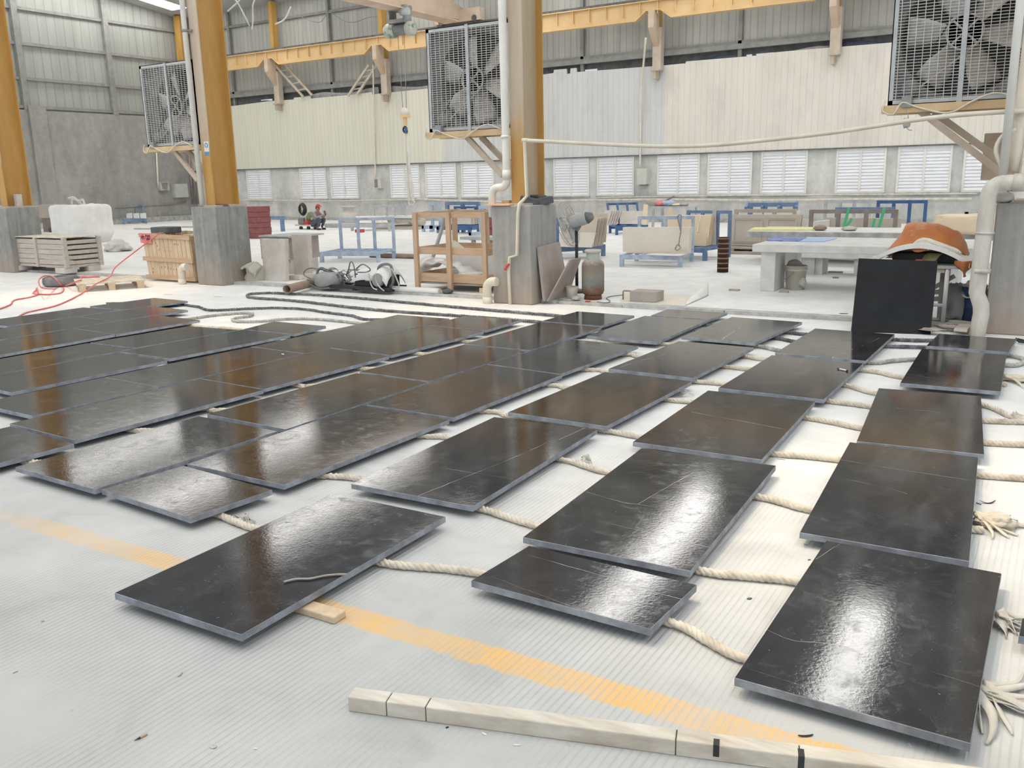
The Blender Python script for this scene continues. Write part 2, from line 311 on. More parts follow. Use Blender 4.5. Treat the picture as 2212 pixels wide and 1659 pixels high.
# ------------------------------------------------------------------ mesh builder
def wloc(o):
    p = V(o.location)
    while o.parent: o = o.parent; p = p + o.location
    return p
class MB:
    def __init__(s, T=None): s.v, s.f, s.mi, s.sm, s.T, s.cur, s.smooth = [], [], [], [], T, 0, False
    def add(s, vs, fs, smooth=None):
        n = len(s.v)
        for p in vs: s.v.append(s.T @ V(p) if s.T else V(p))
        for q in fs: s.f.append([n + i for i in q]); s.mi.append(s.cur); s.sm.append(s.smooth if smooth is None else smooth)
        return s
    def box(s, x0, y0, z0, x1, y1, z1):
        return s.hexa([(x0, y0, z0), (x1, y0, z0), (x1, y1, z0), (x0, y1, z0)], [(x0, y0, z1), (x1, y0, z1), (x1, y1, z1), (x0, y1, z1)])
    def hexa(s, lo, hi):
        return s.add(list(lo) + list(hi), [(3, 2, 1, 0), (4, 5, 6, 7), (0, 1, 5, 4), (1, 2, 6, 5), (2, 3, 7, 6), (3, 0, 4, 7)])
    def beam(s, p, q, w, h, up=(0, 0, 1)):
        p, q = V(p), V(q); d = (q - p).normalized(); up = V(up)
        a = d.cross(up)
        if a.length < 1e-4: a = d.cross(V((0, 1, 0)))
        a.normalize(); b = a.cross(d).normalized(); a *= w / 2; b *= h / 2
        return s.hexa([p - a - b, p + a - b, p + a + b, p - a + b], [q - a - b, q + a - b, q + a + b, q - a + b])
    def prism(s, poly, ext):
        e = V(ext); n = len(poly); P = [V(p) for p in poly]
        fs = [tuple(range(n - 1, -1, -1)), tuple(range(n, 2 * n))] + [(i, (i + 1) % n, n + (i + 1) % n, n + i) for i in range(n)]
        return s.add(P + [p + e for p in P], fs)
    def cyl(s, p, q, r, r2=None, n=14, cap=True):
        return s.tube([p, q], [r, r if r2 is None else r2], n, cap)
    def tube(s, pts, r, n=8, cap=True, closed=False):
        P = [V(p) for p in pts]; L = len(P); R = r if isinstance(r, (list, tuple)) else [r] * L
        vs = []; prev = None
        for i, p in enumerate(P):
            if closed: d = P[(i + 1) % L] - P[i - 1]
            else: d = P[min(i + 1, L - 1)] - P[max(i - 1, 0)]
            if d.length < 1e-9: d = V((0, 0, 1))
            d.normalize()
            if prev is None:
                a = d.cross(V((0, 0, 1)))
                if a.length < 1e-3: a = d.cross(V((0, 1, 0)))
            else:
                a = prev - d * prev.dot(d)
                if a.length < 1e-6: a = d.cross(V((0, 0, 1)))
            a.normalize(); prev = a; b = d.cross(a)
            for k in range(n):
                t = 2 * math.pi * k / n; vs.append(p + (a * math.cos(t) + b * math.sin(t)) * R[i])
        fs = []
        for i in range(L if closed else L - 1):
            j = (i + 1) % L
            for k in range(n): fs.append((i * n + k, i * n + (k + 1) % n, j * n + (k + 1) % n, j * n + k))
        s.add(vs, fs, True)
        if cap and not closed:
            m = len(s.v) - L * n
            s.f.append([m + k for k in range(n)][::-1]); s.mi.append(s.cur); s.sm.append(False)
            s.f.append([m + (L - 1) * n + k for k in range(n)]); s.mi.append(s.cur); s.sm.append(False)
        return s
    def lathe(s, prof, c=(0, 0, 0), n=24, smooth=True, frame=None):
        c = V(c); X, Y, Z = frame or (V((1, 0, 0)), V((0, 1, 0)), V((0, 0, 1)))
        vs = [c + (X * math.cos(2 * math.pi * k / n) + Y * math.sin(2 * math.pi * k / n)) * r + Z * z for r, z in prof for k in range(n)]
        fs = [(i * n + k, i * n + (k + 1) % n, (i + 1) * n + (k + 1) % n, (i + 1) * n + k) for i in range(len(prof) - 1) for k in range(n)]
        s.add(vs, fs, smooth)
        m = len(s.v) - len(vs)
        if prof[0][0] > 1e-6: s.f.append([m + k for k in range(n)][::-1]); s.mi.append(s.cur); s.sm.append(False)
        if prof[-1][0] > 1e-6: s.f.append([m + (len(prof) - 1) * n + k for k in range(n)]); s.mi.append(s.cur); s.sm.append(False)
        return s
    def grid(s, fn, nu, nv, smooth=True):
        vs = [fn(i / nu, j / nv) for i in range(nu + 1) for j in range(nv + 1)]
        fs = [(i * (nv + 1) + j, (i + 1) * (nv + 1) + j, (i + 1) * (nv + 1) + j + 1, i * (nv + 1) + j + 1) for i in range(nu) for j in range(nv)]
        return s.add(vs, fs, smooth)
    def blob(s, c, r, amp=.12, fr=3, n=16, m=10, seed=0, sq=1.0, flat=None):
        c = V(c); vs = []
        def P(u, v):
            th = 2 * math.pi * u; ph = math.pi * (v - .5)
            def sg(x, e): return math.copysign(abs(x) ** e, x)
            d = V((sg(math.cos(ph), sq) * sg(math.cos(th), sq), sg(math.cos(ph), sq) * sg(math.sin(th), sq), sg(math.sin(ph), sq)))
            k = 1 + amp * noise.noise(d * fr + V((seed, seed * .7, 3)))
            p = V((d.x * r[0], d.y * r[1], d.z * r[2])) * k
            if flat is not None and p.z < flat: p.z = flat
            return c + p
        return s.grid(P, n, m)
    def build(s, name, m, parent=None, bevel=0, sub=0, solid=0, origin=None, mod_smooth=False):
        me = bpy.data.meshes.new(name)
        if origin is None:
            if parent is not None: origin = wloc(parent)
            else:
                xs = [p.x for p in s.v]; ys = [p.y for p in s.v]; zs = [p.z for p in s.v]
                origin = V(((min(xs) + max(xs)) / 2, (min(ys) + max(ys)) / 2, min(zs)))
        origin = V(origin)
        me.from_pydata([p - origin for p in s.v], [], s.f)
        for i, p in enumerate(me.polygons): p.material_index = s.mi[i]; p.use_smooth = s.sm[i]
        for x in (m if isinstance(m, (list, tuple)) else [m]): me.materials.append(x)
        bm = bmesh.new(); bm.from_mesh(me); bmesh.ops.recalc_face_normals(bm, faces=bm.faces); bm.to_mesh(me); bm.free()
        me.validate()
        o = bpy.data.objects.new(name, me); COL.objects.link(o)
        if parent is not None:
            o.parent = parent; o.location = origin - wloc(parent)
        else: o.location = origin
        if bevel:
            b = o.modifiers.new('bevel', 'BEVEL'); b.width = bevel; b.segments = 2; b.limit_method = 'ANGLE'
        if solid:
            b = o.modifiers.new('solid', 'SOLIDIFY'); b.thickness = solid; b.offset = 0
        if sub:
            b = o.modifiers.new('sub', 'SUBSURF'); b.levels = sub; b.render_levels = sub
        return o
def tag(o, label, cat, group=None, kind=None):
    o['label'] = label; o['category'] = cat
    if group: o['group'] = group
    o['kind'] = kind or 'thing'
    return o
def root(name, loc, label, cat, group=None, kind=None):
    o = bpy.data.objects.new(name, None); COL.objects.link(o); o.location = V(loc); o.empty_display_size = .1
    o.matrix_world = Matrix.Translation(V(loc))
    return tag(o, label, cat, group, kind)
def struct(o): o['kind'] = 'structure'; return o
def copy_tree(o, delta, label=None, rot=None):
    """a thing and its parts and sub-parts, copied and moved"""
    c = o.copy(); COL.objects.link(c); c.location = o.location + V(delta)
    if label: c['label'] = label
    def kids(src, dst):
        for ch in [x for x in bpy.data.objects if x.parent == src]:
            d = ch.copy(); COL.objects.link(d); d.parent = dst; kids(ch, d)
    kids(o, c)
    return c
def frame2(c, u):
    """matrix with local x along the floor direction u, z up, origin c"""
    u = V((u.x, u.y, 0)).normalized(); v = V((-u.y, u.x, 0))
    return Matrix(((u.x, v.x, 0, c.x), (u.y, v.y, 0, c.y), (0, 0, 1, c.z), (0, 0, 0, 1)))
def smooth_path(pts, step=.02):
    """Catmull-Rom through points, resampled about every step metres"""
    P = [V(p) for p in pts]; P = [P[0] * 2 - P[1]] + P + [P[-1] * 2 - P[-2]]
    out = []
    for i in range(1, len(P) - 2):
        a, b, c, d = P[i - 1:i + 3]; n = max(1, int((c - b).length / step))
        for k in range(n):
            t = k / n
            out.append(.5 * ((2 * b) + (c - a) * t + (2 * a - 5 * b + 4 * c - d) * t * t + (3 * b - a - 3 * c + d) * t ** 3))
    out.append(P[-2]); return out
SKYL = 8.0
# ================================================================== the hall
O0 = (0, 0, 0)
XE, YW = -36.2, 29.5
def ZS(z): return 1.63 + (z - 1.63) * 1.054
struct(MB().box(XE, -12, -.2, 14, 10.25, 0).build('floor', M['floor'], origin=O0))
m = MB(); m.box(XE, 10.40, -.2, 14, YW, K); struct(m.build('floor', M['floor2'], origin=O0))
m = MB()
random.seed(3)
x = XE
while x < 14:
    L = random.uniform(.9, 1.5); m.box(x, 10.25 + random.uniform(-.006, .006), -.1, min(x + L - .008, 14), 10.40, K + random.uniform(-.003, .004)); x += L
struct(m.build('trim_1', M['kerb'], origin=O0))
# back wall: concrete below, coloured panels above, a grimy gap, corrugated steel on top
struct(MB().box(XE, YW, 0, 14, YW + .3, 2.4).build('wall_back', M['wall_low'], origin=O0))
def top_panel(name, px, mt, xl=None, xr=None, zb=2.33):
    P = [oy(a, b, YW - .03) for a, b in px]
    if xl is not None: P.insert(0, V((xl, YW - .03, P[0].z)))
    if xr is not None: P.append(V((xr, YW - .03, P[-1].z)))
    poly = [(P[0].x, YW - .08, zb)] + [(p.x, YW - .08, p.z) for p in P][::1] + [(P[-1].x, YW - .08, zb)]
    return struct(MB().prism(poly, (0, .07, 0)).build(name, mt, origin=O0))
top_panel('wall_back_cladding', [(505, 229), (580, 219), (636, 215), (637, 211), (672, 208), (673, 213), (760, 205), (805, 199), (806, 205), (815, 203), (920, 192), (955, 188)], M['panel_cream'], xl=XE)
top_panel('wall_back_cladding', [(955, 188), (1176, 161), (1197, 158), (1198, 151), (1225, 149), (1226, 160), (1233, 159), (1234, 148), (1246, 147), (1247, 156), (1440, 141)], M['panel_grey'])
top_panel('wall_back_cladding', [(1440, 141), (1482, 137), (1483, 133), (1640, 120), (1641, 117), (1700, 111), (1930, 92)], M['panel_tan'], xr=14)
m = MB(); m.box(XE, YW - .10, 2.30, 14, YW - .02, 2.34); struct(m.build('trim_2', M['darkgap'], origin=O0))
# grimy beam and backing with slits of daylight
zb = 5.53
m = MB(); m.box(XE, YW + .02, zb, 14, YW + .22, zb + .16); m.box(XE, YW + .10, zb + .16, 14, YW + .22, zb + .26)
struct(m.build('trim_3', M['girt'], origin=O0))
gaps = sorted([tuple(sorted((oy(a, y, YW + .3).x, oy(b, y, YW + .3).x))) for a, b, y in ((564, 590, 212), (712, 718, 198), (722, 727, 200), (731, 736, 197), (1264, 1292, 148), (1613, 1626, 113), (1634, 1672, 109))])
m = MB(); x = XE
for a, b in gaps + [(14, 14)]:
    m.box(x, YW + .24, 4.8, a, YW + .3, zb + .2); x = b
for a, b in gaps: m.box(a, YW + .24, 4.8, b, YW + .3, 5.20); m.box(a, YW + .24, 5.36, b, YW + .3, zb + .2)
struct(m.build('trim_4', M['darkgap'], origin=O0))
m = MB(); m.box(XE, YW + .24, zb + .24, 14, YW + .3, 9.3); struct(m.build("wall_back_upper", M['corr'], origin=O0))
zg = oy(700, 27, YW + .2).z
m = MB(); m.box(XE, YW + .12, zg - .05, 14, YW + .24, zg + .05)
for a, y in ((710, 60), (1258, 90), (1600, 70), (497, 100)):
    xx = oy(a, y, YW + .15).x; m.box(xx - .06, YW + .10, 5.1, xx + .06, YW + .22, 9.2)
struct(m.build('trim_5', M['girt'], origin=O0))
# sheeting tucked into the gap
def sheeting(a, b, z0, z1, mt, seed, lab):
    random.seed(seed); n = int((b - a) / .12)
    def P(u, v):
        x = a + (b - a) * u
        top = z1 - .12 * abs(math.sin(u * (b - a) * 1.1 + seed)) ** 1.5
        return V((x, YW + .10 + .05 * noise.noise(V((x * 3, v * 3, seed))), z0 + (top - z0) * v))
    return tag(MB().grid(P, n, 4).build('tarpaulin', mt, solid=.006), lab, 'tarpaulin', 'sheets tucked into the gap above the wall panels')
sheeting(oy(500, 200, YW).x, oy(600, 200, YW).x, 5.02, 5.30, M['tarp_navy'], 1, 'navy tarpaulin edge above the cream wall panels beside the left corbel')
sheeting(oy(655, 200, YW).x, oy(815, 200, YW).x, 5.02, 5.42, M['tarp_grey'], 2, 'crumpled grey sheeting between the two ladder braces above the cream wall panels')
sheeting(oy(838, 190, YW).x, oy(925, 190, YW).x, 5.02, 5.40, M['tarp_grey'], 3, 'grey sheeting above the cream wall panels behind the crane hook cables')
sheeting(oy(1425, 130, YW).x, oy(1600, 110, YW).x, 5.12, 5.38, M['tarp_navy'], 4, 'sagging navy tarpaulin above the pale panels right of the centre wall corbel')
sheeting(oy(1680, 110, YW).x, oy(1790, 95, YW).x, 5.14, 5.40, M['tarp_grey'], 5, 'grey sheeting above the pale panels left of the far right wall corbel')
sheeting(oy(1815, 95, YW).x, oy(1935, 80, YW).x, 5.14, 5.44, M['tarp_navy'], 6, 'navy sheet edge above the wall panels beside the largest fan')
# louvre windows
WIN = [(537, 585, 366, 427), (652, 704, 361, 427), (718, 772, 360, 427), (847, 905, 357, 425), (923, 984, 356, 425), (1001, 1065, 355, 424),
       (1200, 1270, 347, 422), (1294, 1367, 344, 421), (1424, 1508, 338, 418), (1533, 1621, 334, 416), (1648, 1740, 330, 414), (1810, 1909, 322, 412), (1943, 2051, 315, 408), (2086, 2190, 308, 404)]
for i, (a, b, t, bo) in enumerate(WIN):
    xm = (a + b) / 2
    x0, x1 = oy(a, (t + bo) / 2, YW).x, oy(b, (t + bo) / 2, YW).x; z0, z1 = 1.02, 2.27
    m = MB(); m.box(x0 - .06, YW - .05, z0 - .06, x1 + .06, YW + .01, z0); m.box(x0 - .06, YW - .05, z1, x1 + .06, YW + .01, z1 + .04)
    for xx in (x0 - .06, (x0 + x1) / 2 - .03, x1): m.box(xx, YW - .05, z0, xx + .06, YW + .01, z1)
    w = struct(m.build('window_%d' % (i + 1), M['pvc_white'], origin=O0))
    m = MB(); n = 13; random.seed(i)
    for h in ((x0, (x0 + x1) / 2 - .03), ((x0 + x1) / 2 + .03, x1)):
        m.box(h[0], YW - .004, z0, h[1], YW, z1)
        for k in range(n):
            zz = z0 + (z1 - z0) * (k + .5) / n; dz = (z1 - z0) / n * .5; t_ = random.uniform(.8, 1.15) * .045
            m.hexa([(h[0], YW - .035, zz - dz), (h[1], YW - .035, zz - dz), (h[1], YW - .027, zz - dz), (h[0], YW - .027, zz - dz)],
                   [(h[0], YW - .035 + t_, zz + dz), (h[1], YW - .035 + t_, zz + dz), (h[1], YW - .027 + t_, zz + dz), (h[0], YW - .027 + t_, zz + dz)])
    s = m.build('louvre_blades', M['louver'], parent=w)
    m = MB(); m.box(x0 - .1, YW - .07, z0 - .10, x1 + .1, YW, z0 - .06); m.build('window_sill', M['conc'], parent=w)
# end wall on the left
struct(MB().box(XE - .3, 6, 0, XE, YW, ZS(4.62)).build('wall_left', M['wall_end'], origin=O0))
struct(MB().box(XE - .22, 6, ZS(4.62), XE - .16, YW, 11.5).build('wall_left_upper', M['corr_end'], origin=O0))
m = MB()
for z in (ZS(4.74), ZS(5.78), ZS(7.05), ZS(8.32), ZS(9.6)): m.box(XE - .18, 6, z - .06, XE - .06, YW, z + .06)
for y in (21.6, 25.6): m.box(XE - .2, y - .12, ZS(4.62), XE + .03, y + .12, 11.5)
struct(m.build('trim_6', M['girt'], origin=O0))
y0 = ox(73, 300, XE).y
m = MB(); m.box(XE, y0 - .1, 0, XE + .12, y0 + .62, ZS(4.7)); m.box(XE, y0 - .1, ZS(4.7), XE + .10, y0 + .62, ZS(4.78)); struct(m.build('trim_7', M['wall_end'], origin=O0))
m = MB(); m.box(XE, 6, 0, XE + .12, YW, .28); struct(m.build('baseboard_left', M['conc'], origin=O0))
m = MB(); m.box(XE, YW - .10, 0, 14, YW, .16); struct(m.build('baseboard_back', M['conc'], origin=O0))
# roof with translucent strips
def zr(y): return 9.3 + (29.5 - max(y, 10)) * .12
def roofp(m, x0, x1, ya, yb):
    ys = [ya] + [y for y in (10,) if ya < y < yb] + [yb]
    for a, b in zip(ys, ys[1:]):
        m.hexa([(x0, a, zr(a)), (x1, a, zr(a)), (x1, b, zr(b)), (x0, b, zr(b))], [(x0, a, zr(a) + .06), (x1, a, zr(a) + .06), (x1, b, zr(b) + .06), (x0, b, zr(b) + .06)])
rm, sm_ = MB(), MB(); xs = [-35.0 + 6.3 * k for k in range(8)]; px_ = XE - .3
for xc in xs + [15.5]:
    roofp(rm, px_, xc - .5 if xc < 15 else 14, -12, YW + .3); px_ = xc + .5
    if xc < 15:
        for a, b, mm in ((-12, -7, rm), (-7, 9.3, sm_), (9.3, 18.5, rm), (18.5, 28.6, sm_), (28.6, YW + .3, rm)): roofp(mm, xc - .5, xc + .5, a, b)
M['roof'] = mat('roof_sheet_underside', (.55, .56, .55), (.46, .47, .46), .6, .6)
ms, nt, b = new_mat('lit_translucent_roof_sheet'); b.inputs['Base Color'].default_value = (.8, .8, .8, 1)
b.inputs['Emission Color'].default_value = (1, .985, .95, 1); b.inputs['Emission Strength'].default_value = SKYL
struct(rm.build('ceiling', M['roof'], origin=O0)); struct(sm_.build('ceiling_skylight', ms, origin=O0))
# corner column and rafter of the end frame
yc = ox(395, 90, XE + .3).y
m = MB(); m.box(XE + .05, yc - .22, ZS(5.9), XE + .45, yc + .2, 9.3); m.box(XE - .05, yc - .4, ZS(5.75), XE + .6, yc + .3, ZS(5.92))
struct(m.build('trim_8', M['yellow'], origin=O0))
zc = ox(395, 22, XE + .3).z
m = MB(); m.beam((XE + .25, yc, zc), (XE + .25, yc - 16, zc + 2.2), .25, .55); struct(m.build('trim_9', M['yellow'], origin=O0))

# ------------------------------------------------------------------ wall columns, runway beam, braces
WC = [oy(600, 190, YW - .25).x, oy(832, 170, YW - .25).x, oy(1421, 110, YW - .25).x, oy(1806, 80, YW - .25).x]
LW = ['dusty wall column with corbel nearest the left end wall, right of the second ochre column', 'dusty wall column with corbel beside the green hoist',
      'dusty wall column with corbel and a white cable, right of the centre ochre column', 'dusty wall column with corbel left of the largest fan']
def wallcol(x, lab):
    r = root('wall_column', (x, YW - .1, 5.1), lab, 'steel column', 'corbelled columns along the back wall', 'thing')
    m = MB(); m.box(x - .15, YW - .35, 5.06, x + .15, YW - .09, 6.4); m.build('lower_shaft', M['steel_tan'], r)
    m = MB(); m.box(x - .15, YW - .33, 6.4, x + .05, YW - .02, 9.25); m.build("upper_shaft", M['yellow'], r)
    m = MB(); m.prism([(x - .12, YW - .35, 5.80), (x - .12, YW - .82, 6.35), (x - .12, YW - .82, 6.88), (x - .12, YW - .35, 6.88)], (.2, 0, 0)); m.build('corbel', M['beam_dust'], r)
    m = MB(); m.box(x - .10, YW - .42, 4.78, x + .0, YW - .1, 5.06); m.box(x - .16, YW - .46, 5.03, x + .12, YW - .1, 5.07); m.build('bolt_bracket', M['steel_tan'], r)
    return r
for x, l in zip(WC, LW): wallcol(x, l)
YB = YW - .6
r = root('crane_runway_beam', (-14, YB, 6.3), 'long ochre crane runway beam with stiffeners running along the back wall', 'crane beam')
zb0, zt0, zn = 6.615, 7.185, 6.89
low = [(XE + .3, zb0)]
for x in WC: low += [(x - .62, zb0), (x - .25, zn), (x + .25, zn), (x + .62, zb0)]
low += [(6, zb0)]
m = MB(); m.prism([(a, YB - .02, z) for a, z in low] + [(6, YB - .02, zt0), (XE + .3, YB - .02, zt0)], (0, .04, 0))
for (a, z), (b, w) in zip(low, low[1:]): m.beam((a, YB, z), (b, YB, w), .24, .025)
m.box(XE + .3, YB - .13, zt0 - .02, 6, YB + .13, zt0 + .01)
x = XE + .6
while x < 6:
    zz = zb0 + .16
    m.box(x - .01, YB - .11, zz, x + .01, YB - .02, zt0); x += .62
m.build('girder', M['beam'], r)
m = MB(); m.box(XE + .3, YB - .05, zt0 + .01, 6, YB + .05, zt0 + .10)
x = XE + .9
while x < 6: m.box(x - .04, YB - .12, zt0 + .01, x + .04, YB + .12, zt0 + .05); x += 1.6
m.build('rail', M['darkgap'], r)
def brace(p, q, lab):
    a, b = oy(*p, YW - .3), oy(*q, YW - .3); off = V((.42, .1, .05))
    r = root('ladder_brace', b, lab, 'brace', 'ladder braces above the cream wall panels')
    m = MB(); m.beam(a, b, .07, .09); m.beam(a + off, b + off, .07, .09)
    m.build('rail', M['steel_tan'], r)
    for k in range(1, 5):
        t = k / 5; c = a.lerp(b, t); m = MB(); m.beam(c, c + off, .04, .04); m.build('rung', M['steel_tan'], r)
brace((594, 140), (655, 209), 'ladder brace slanting down to the right from the left wall corbel')
brace((797, 140), (752, 207), 'ladder brace slanting down to the left from the corbel beside the hoist')
# ------------------------------------------------------------------ overhead crane
gp = oy(985, 38, YB); gx = gp.x
r = root('overhead_crane', (gx, YB, zt0 + .1), 'peach overhead crane girder crossing the top of the hall above the centre fan', 'crane')
zg0 = zt0 + .1
m = MB()
prof = [(YB + .15, zg0 + .15), (YB + .15, zg0 + .55), (YB - 1.6, zg0 + .95), (YB - 17.5, zg0 + .95), (YB - 17.5, zg0 + .10), (YB - .6, zg0 + .10)]
m.prism([(gx - .28, y, z) for y, z in prof], (.5, 0, 0)); m.build('bridge_girder', M['beam_dust'], r)
m = MB(); m.box(gx - .38, YB - 17.5, zg0 + .02, gx + .32, YB - .3, zg0 + .07); m.build('lower_flange', M['beam_dust'], r)
m = MB(); m.box(gx - .9, YB - .14, zg0 + .03, gx + 1.15, YB + .14, zg0 + .46); m.cur = 1
for xx in (gx - .6, gx + .9): m.cyl((xx, YB - .16, zg0 + .10), (xx, YB + .16, zg0 + .10), .11, n=14)
m.build('end_carriage', [M['beam_dust'], M['darkgap']], r)
# hoist hanging under the girder
hy = ox(862, 38, gx - .05).y; h0 = V((gx - .03, hy, zg0 + .02))
r = root('wire_rope_hoist', h0 - V((0, 0, .9)), 'green and grey electric hoist hanging under the peach crane girder', 'hoist')
m = MB(); m.box(h0.x - .3, h0.y - .22, h0.z - .42, h0.x + .3, h0.y + .22, h0.z - .3)
for s in (-1, 1):
    m.box(h0.x + s * .32 - .03, h0.y - .2, h0.z - .42, h0.x + s * .32 + .03, h0.y + .2, h0.z + .12)
    for t in (-.13, .13): m.cyl((h0.x + s * .18, h0.y + t, h0.z + .06), (h0.x + s * .40, h0.y + t, h0.z + .06), .08)
m.build('trolley', M['galv_dk'], r)
m = MB(); dz = h0.z - .62
m.lathe([(.0, -.62), (.2, -.6), (.25, -.5), (.25, -.22), (.2, -.2)], (h0.x, h0.y, dz), 20, frame=(V((0, 1, 0)), V((0, 0, 1)), V((1, 0, 0)))); m.build('motor', M['greenmotor'], r)
m = MB(); m.lathe([(.16, -.22), (.16, .3), (.2, .3), (.2, .33)], (h0.x, h0.y, dz), 20, frame=(V((0, 1, 0)), V((0, 0, 1)), V((1, 0, 0))))
for k in range(10): m.lathe([(.165, -.18 + k * .05), (.18, -.16 + k * .05), (.165, -.14 + k * .05)], (h0.x, h0.y, dz), 20, frame=(V((0, 1, 0)), V((0, 0, 1)), V((1, 0, 0))))
m.build('drum', M['galv_dk'], r)
m = MB(); m.lathe([(.22, .33), (.24, .36), (.24, .56), (.18, .6), (.0, .6)], (h0.x, h0.y, dz), 20, frame=(V((0, 1, 0)), V((0, 0, 1)), V((1, 0, 0)))); m.build('gearbox', M['greenmotor'], r)
m = MB(); m.cyl((h0.x + .3, h0.y - .3, h0.z - .12), (h0.x + .62, h0.y - .3, h0.z - .12), .12, n=16); m.build('travel_motor', M['galv'], r)
hk = V((h0.x + .03, h0.y, oy(870, 243, h0.y).z))
m = MB()
for s in (-.14, .14): m.cyl((h0.x + .03 + s, h0.y, dz - .14), (hk.x + s * .55, hk.y, hk.z + .05), .012, n=6)
m.build('cable', M['galv_dk'], r)
rh = root('hook_block', hk, 'yellow and cream crane hook block hanging on two cables before the cream panels', 'hook')
m = MB(); fr = (V((1, 0, 0)), V((0, 0, 1)), V((0, 1, 0)))
m.lathe([(.0, -.07), (.15, -.07), (.17, -.04), (.15, 0), (.17, .04), (.15, .07), (.0, .07)], hk, 22, frame=fr); m.build('sheave', M['cloth'], rh)
m = MB(); m.box(hk.x - .06, hk.y - .05, hk.z - .46, hk.x + .06, hk.y + .05, hk.z - .12); m.box(hk.x - .17, hk.y - .09, hk.z - .17, hk.x + .17, hk.y + .09, hk.z - .08); m.build('swivel', M['beam'], rh)
m = MB(); pts = [hk + V((.10 * math.sin(a), 0, -.58 + .10 * math.cos(a))) for a in [.2 - i * .42 for i in range(12)]]
m.tube(pts, [.035] * 8 + [.03, .025, .02, .012], 8); m.build('hook', M['black'], rh)
sl = hk + V((.0, 0, -.68))
rs = root('lifting_sling', sl - V((0, 0, 2.0)), 'long cream fabric lifting sling hanging from the crane hook', 'sling')
bt = oy(884, 437, hk.y).z
m = MB()
def strap(x0, x1, w):
    def P(u, v):
        z = sl.z + .02 - (sl.z - bt) * u
        return V((hk.x + x0 + (x1 - x0) * u ** .6 + (v - .5) * w * (1 + .3 * math.sin(u * 9)), hk.y + .03 * math.sin(u * 7 + x1 * 9) + (v - .5) * .05, z))
    m.grid(P, 24, 3)
strap(0, .02, .07); strap(.02, .16, .08); m.build('strap', M['cloth'], rs, solid=.012)
m = MB(); c = V((hk.x + .09, hk.y, bt)); m.tube([c + V((.13 * math.cos(a), .02, .10 * math.sin(a))) for a in [i * .45 for i in range(14)]], .025, 6, closed=True); m.build('sling_loop', M['cloth'], rs)
m = MB(); m.box(hk.x - .01, hk.y - .04, sl.z - .02, hk.x + .07, hk.y + .03, sl.z + .18); m.build('shackle', M['blue'], rs)
# dangling white wires at the top
def wire(pxs, Y, rad, lab, mt=None):
    return tag(MB().tube(smooth_path([oy(a, b, Y) for a, b in pxs], .12), rad, 6).build('cable', mt or M['pvc_white'], origin=None), lab, 'cable', 'loose cables hanging near the roof')
wire([(495, -12), (512, 4), (526, 30), (539, 56)], 20, .02, 'short white cable end hanging left of the upper yellow wall column')
wire([(556, -14), (546, 12), (547, 40), (544, 63)], 20, .022, 'straight white cable end hanging beside the upper yellow wall column')
wire([(492, 24), (510, 8), (530, -12)], 20, .02, 'slanting white cable at the top edge beside the second ochre column')
wire([(628, 15), (622, 30), (612, 44), (595, 52)], 22, .024, 'curved thick white cable end dangling in front of the corrugated wall')
wire([(630, 18), (655, 38), (690, 48), (712, 27), (740, 44), (765, 48), (795, 38), (818, 35)], 29.2, .014, 'thin sagging cable strung along the corrugated upper wall', M['girt'])
# conduits on the back wall
def conduit(pts, rad, lab, mt='pvc'):
    return tag(MB().tube(smooth_path(pts, .15), rad, 8).build('conduit', M[mt]), lab, 'pipe')
conduit([oy(806, 140, YW - .4), oy(807, 200, YW - .3), oy(809, 300, YW - .14), oy(811, 385, YW - .12)], .03, 'thin cream conduit running down the cream panels to a small open box')
conduit([oy(1395, 82, YW - .75), oy(1389, 150, YW - .3), oy(1384, 200, YW - .2), oy(1383, 300, YW - .14), oy(1383, 362, YW - .12)], .035, 'white conduit running down the grey panels to the pale cabinet')
conduit([oy(900, 430, YW - .2), oy(1060, 436, YW - .2), oy(1250, 433, YW - .2), oy(1450, 431, YW - .2), oy(1650, 433, YW - .2), oy(1850, 431, YW - .2), oy(2100, 430, YW - .2)], .04, 'long pale green pipe running low along the back wall', 'pvc_dirty')
conduit([oy(520, 432, YW - .12), oy(700, 434, YW - .12), oy(900, 431, YW - .12)], .03, 'pale pipe along the back wall behind the crouching person', 'pvc_dirty')
conduit([oy(1290, 427, YW - .15), oy(1600, 422, YW - .15), oy(1900, 420, YW - .15), oy(2110, 418, YW - .15)], .025, 'thin grey pipe directly under the louvre windows', 'pvc_dirty')
b = oy(820, 396, YW)
r = root('switch_box', (b.x, YW - .2, b.z - .2), 'small open grey switch box on the back wall at the foot of a conduit', 'box')
m = MB(); m.box(b.x - .12, YW - .2, b.z - .2, b.x + .22, YW, b.z + .2); m.build('housing', M['cabinet'], r)
m = MB(); m.box(b.x - .10, YW - .21, b.z - .17, b.x + .06, YW - .2, b.z + .17); m.build('opening', M['brownsteel'], r)
b = oy(1395, 381, YW)
r = root('wall_cabinet', (b.x, YW - .3, b.z - .3), 'pale green electric cabinet on the back wall below the white conduit', 'cabinet')
m = MB(); m.box(b.x - .17, YW - .3, b.z - .26, b.x + .17, YW, b.z + .26); m.build('body', M['cabinet'], r, bevel=.01)
m = MB(); m.box(b.x - .18, YW - .33, b.z - .27, b.x + .16, YW - .3, b.z + .27); m.build('door', M['cabinet'], r)
m = MB(); m.box(b.x - .12, YW - .28, b.z - .33, b.x + .1, YW - .05, b.z - .26); m.build('cable_gland', M['girt'], r)
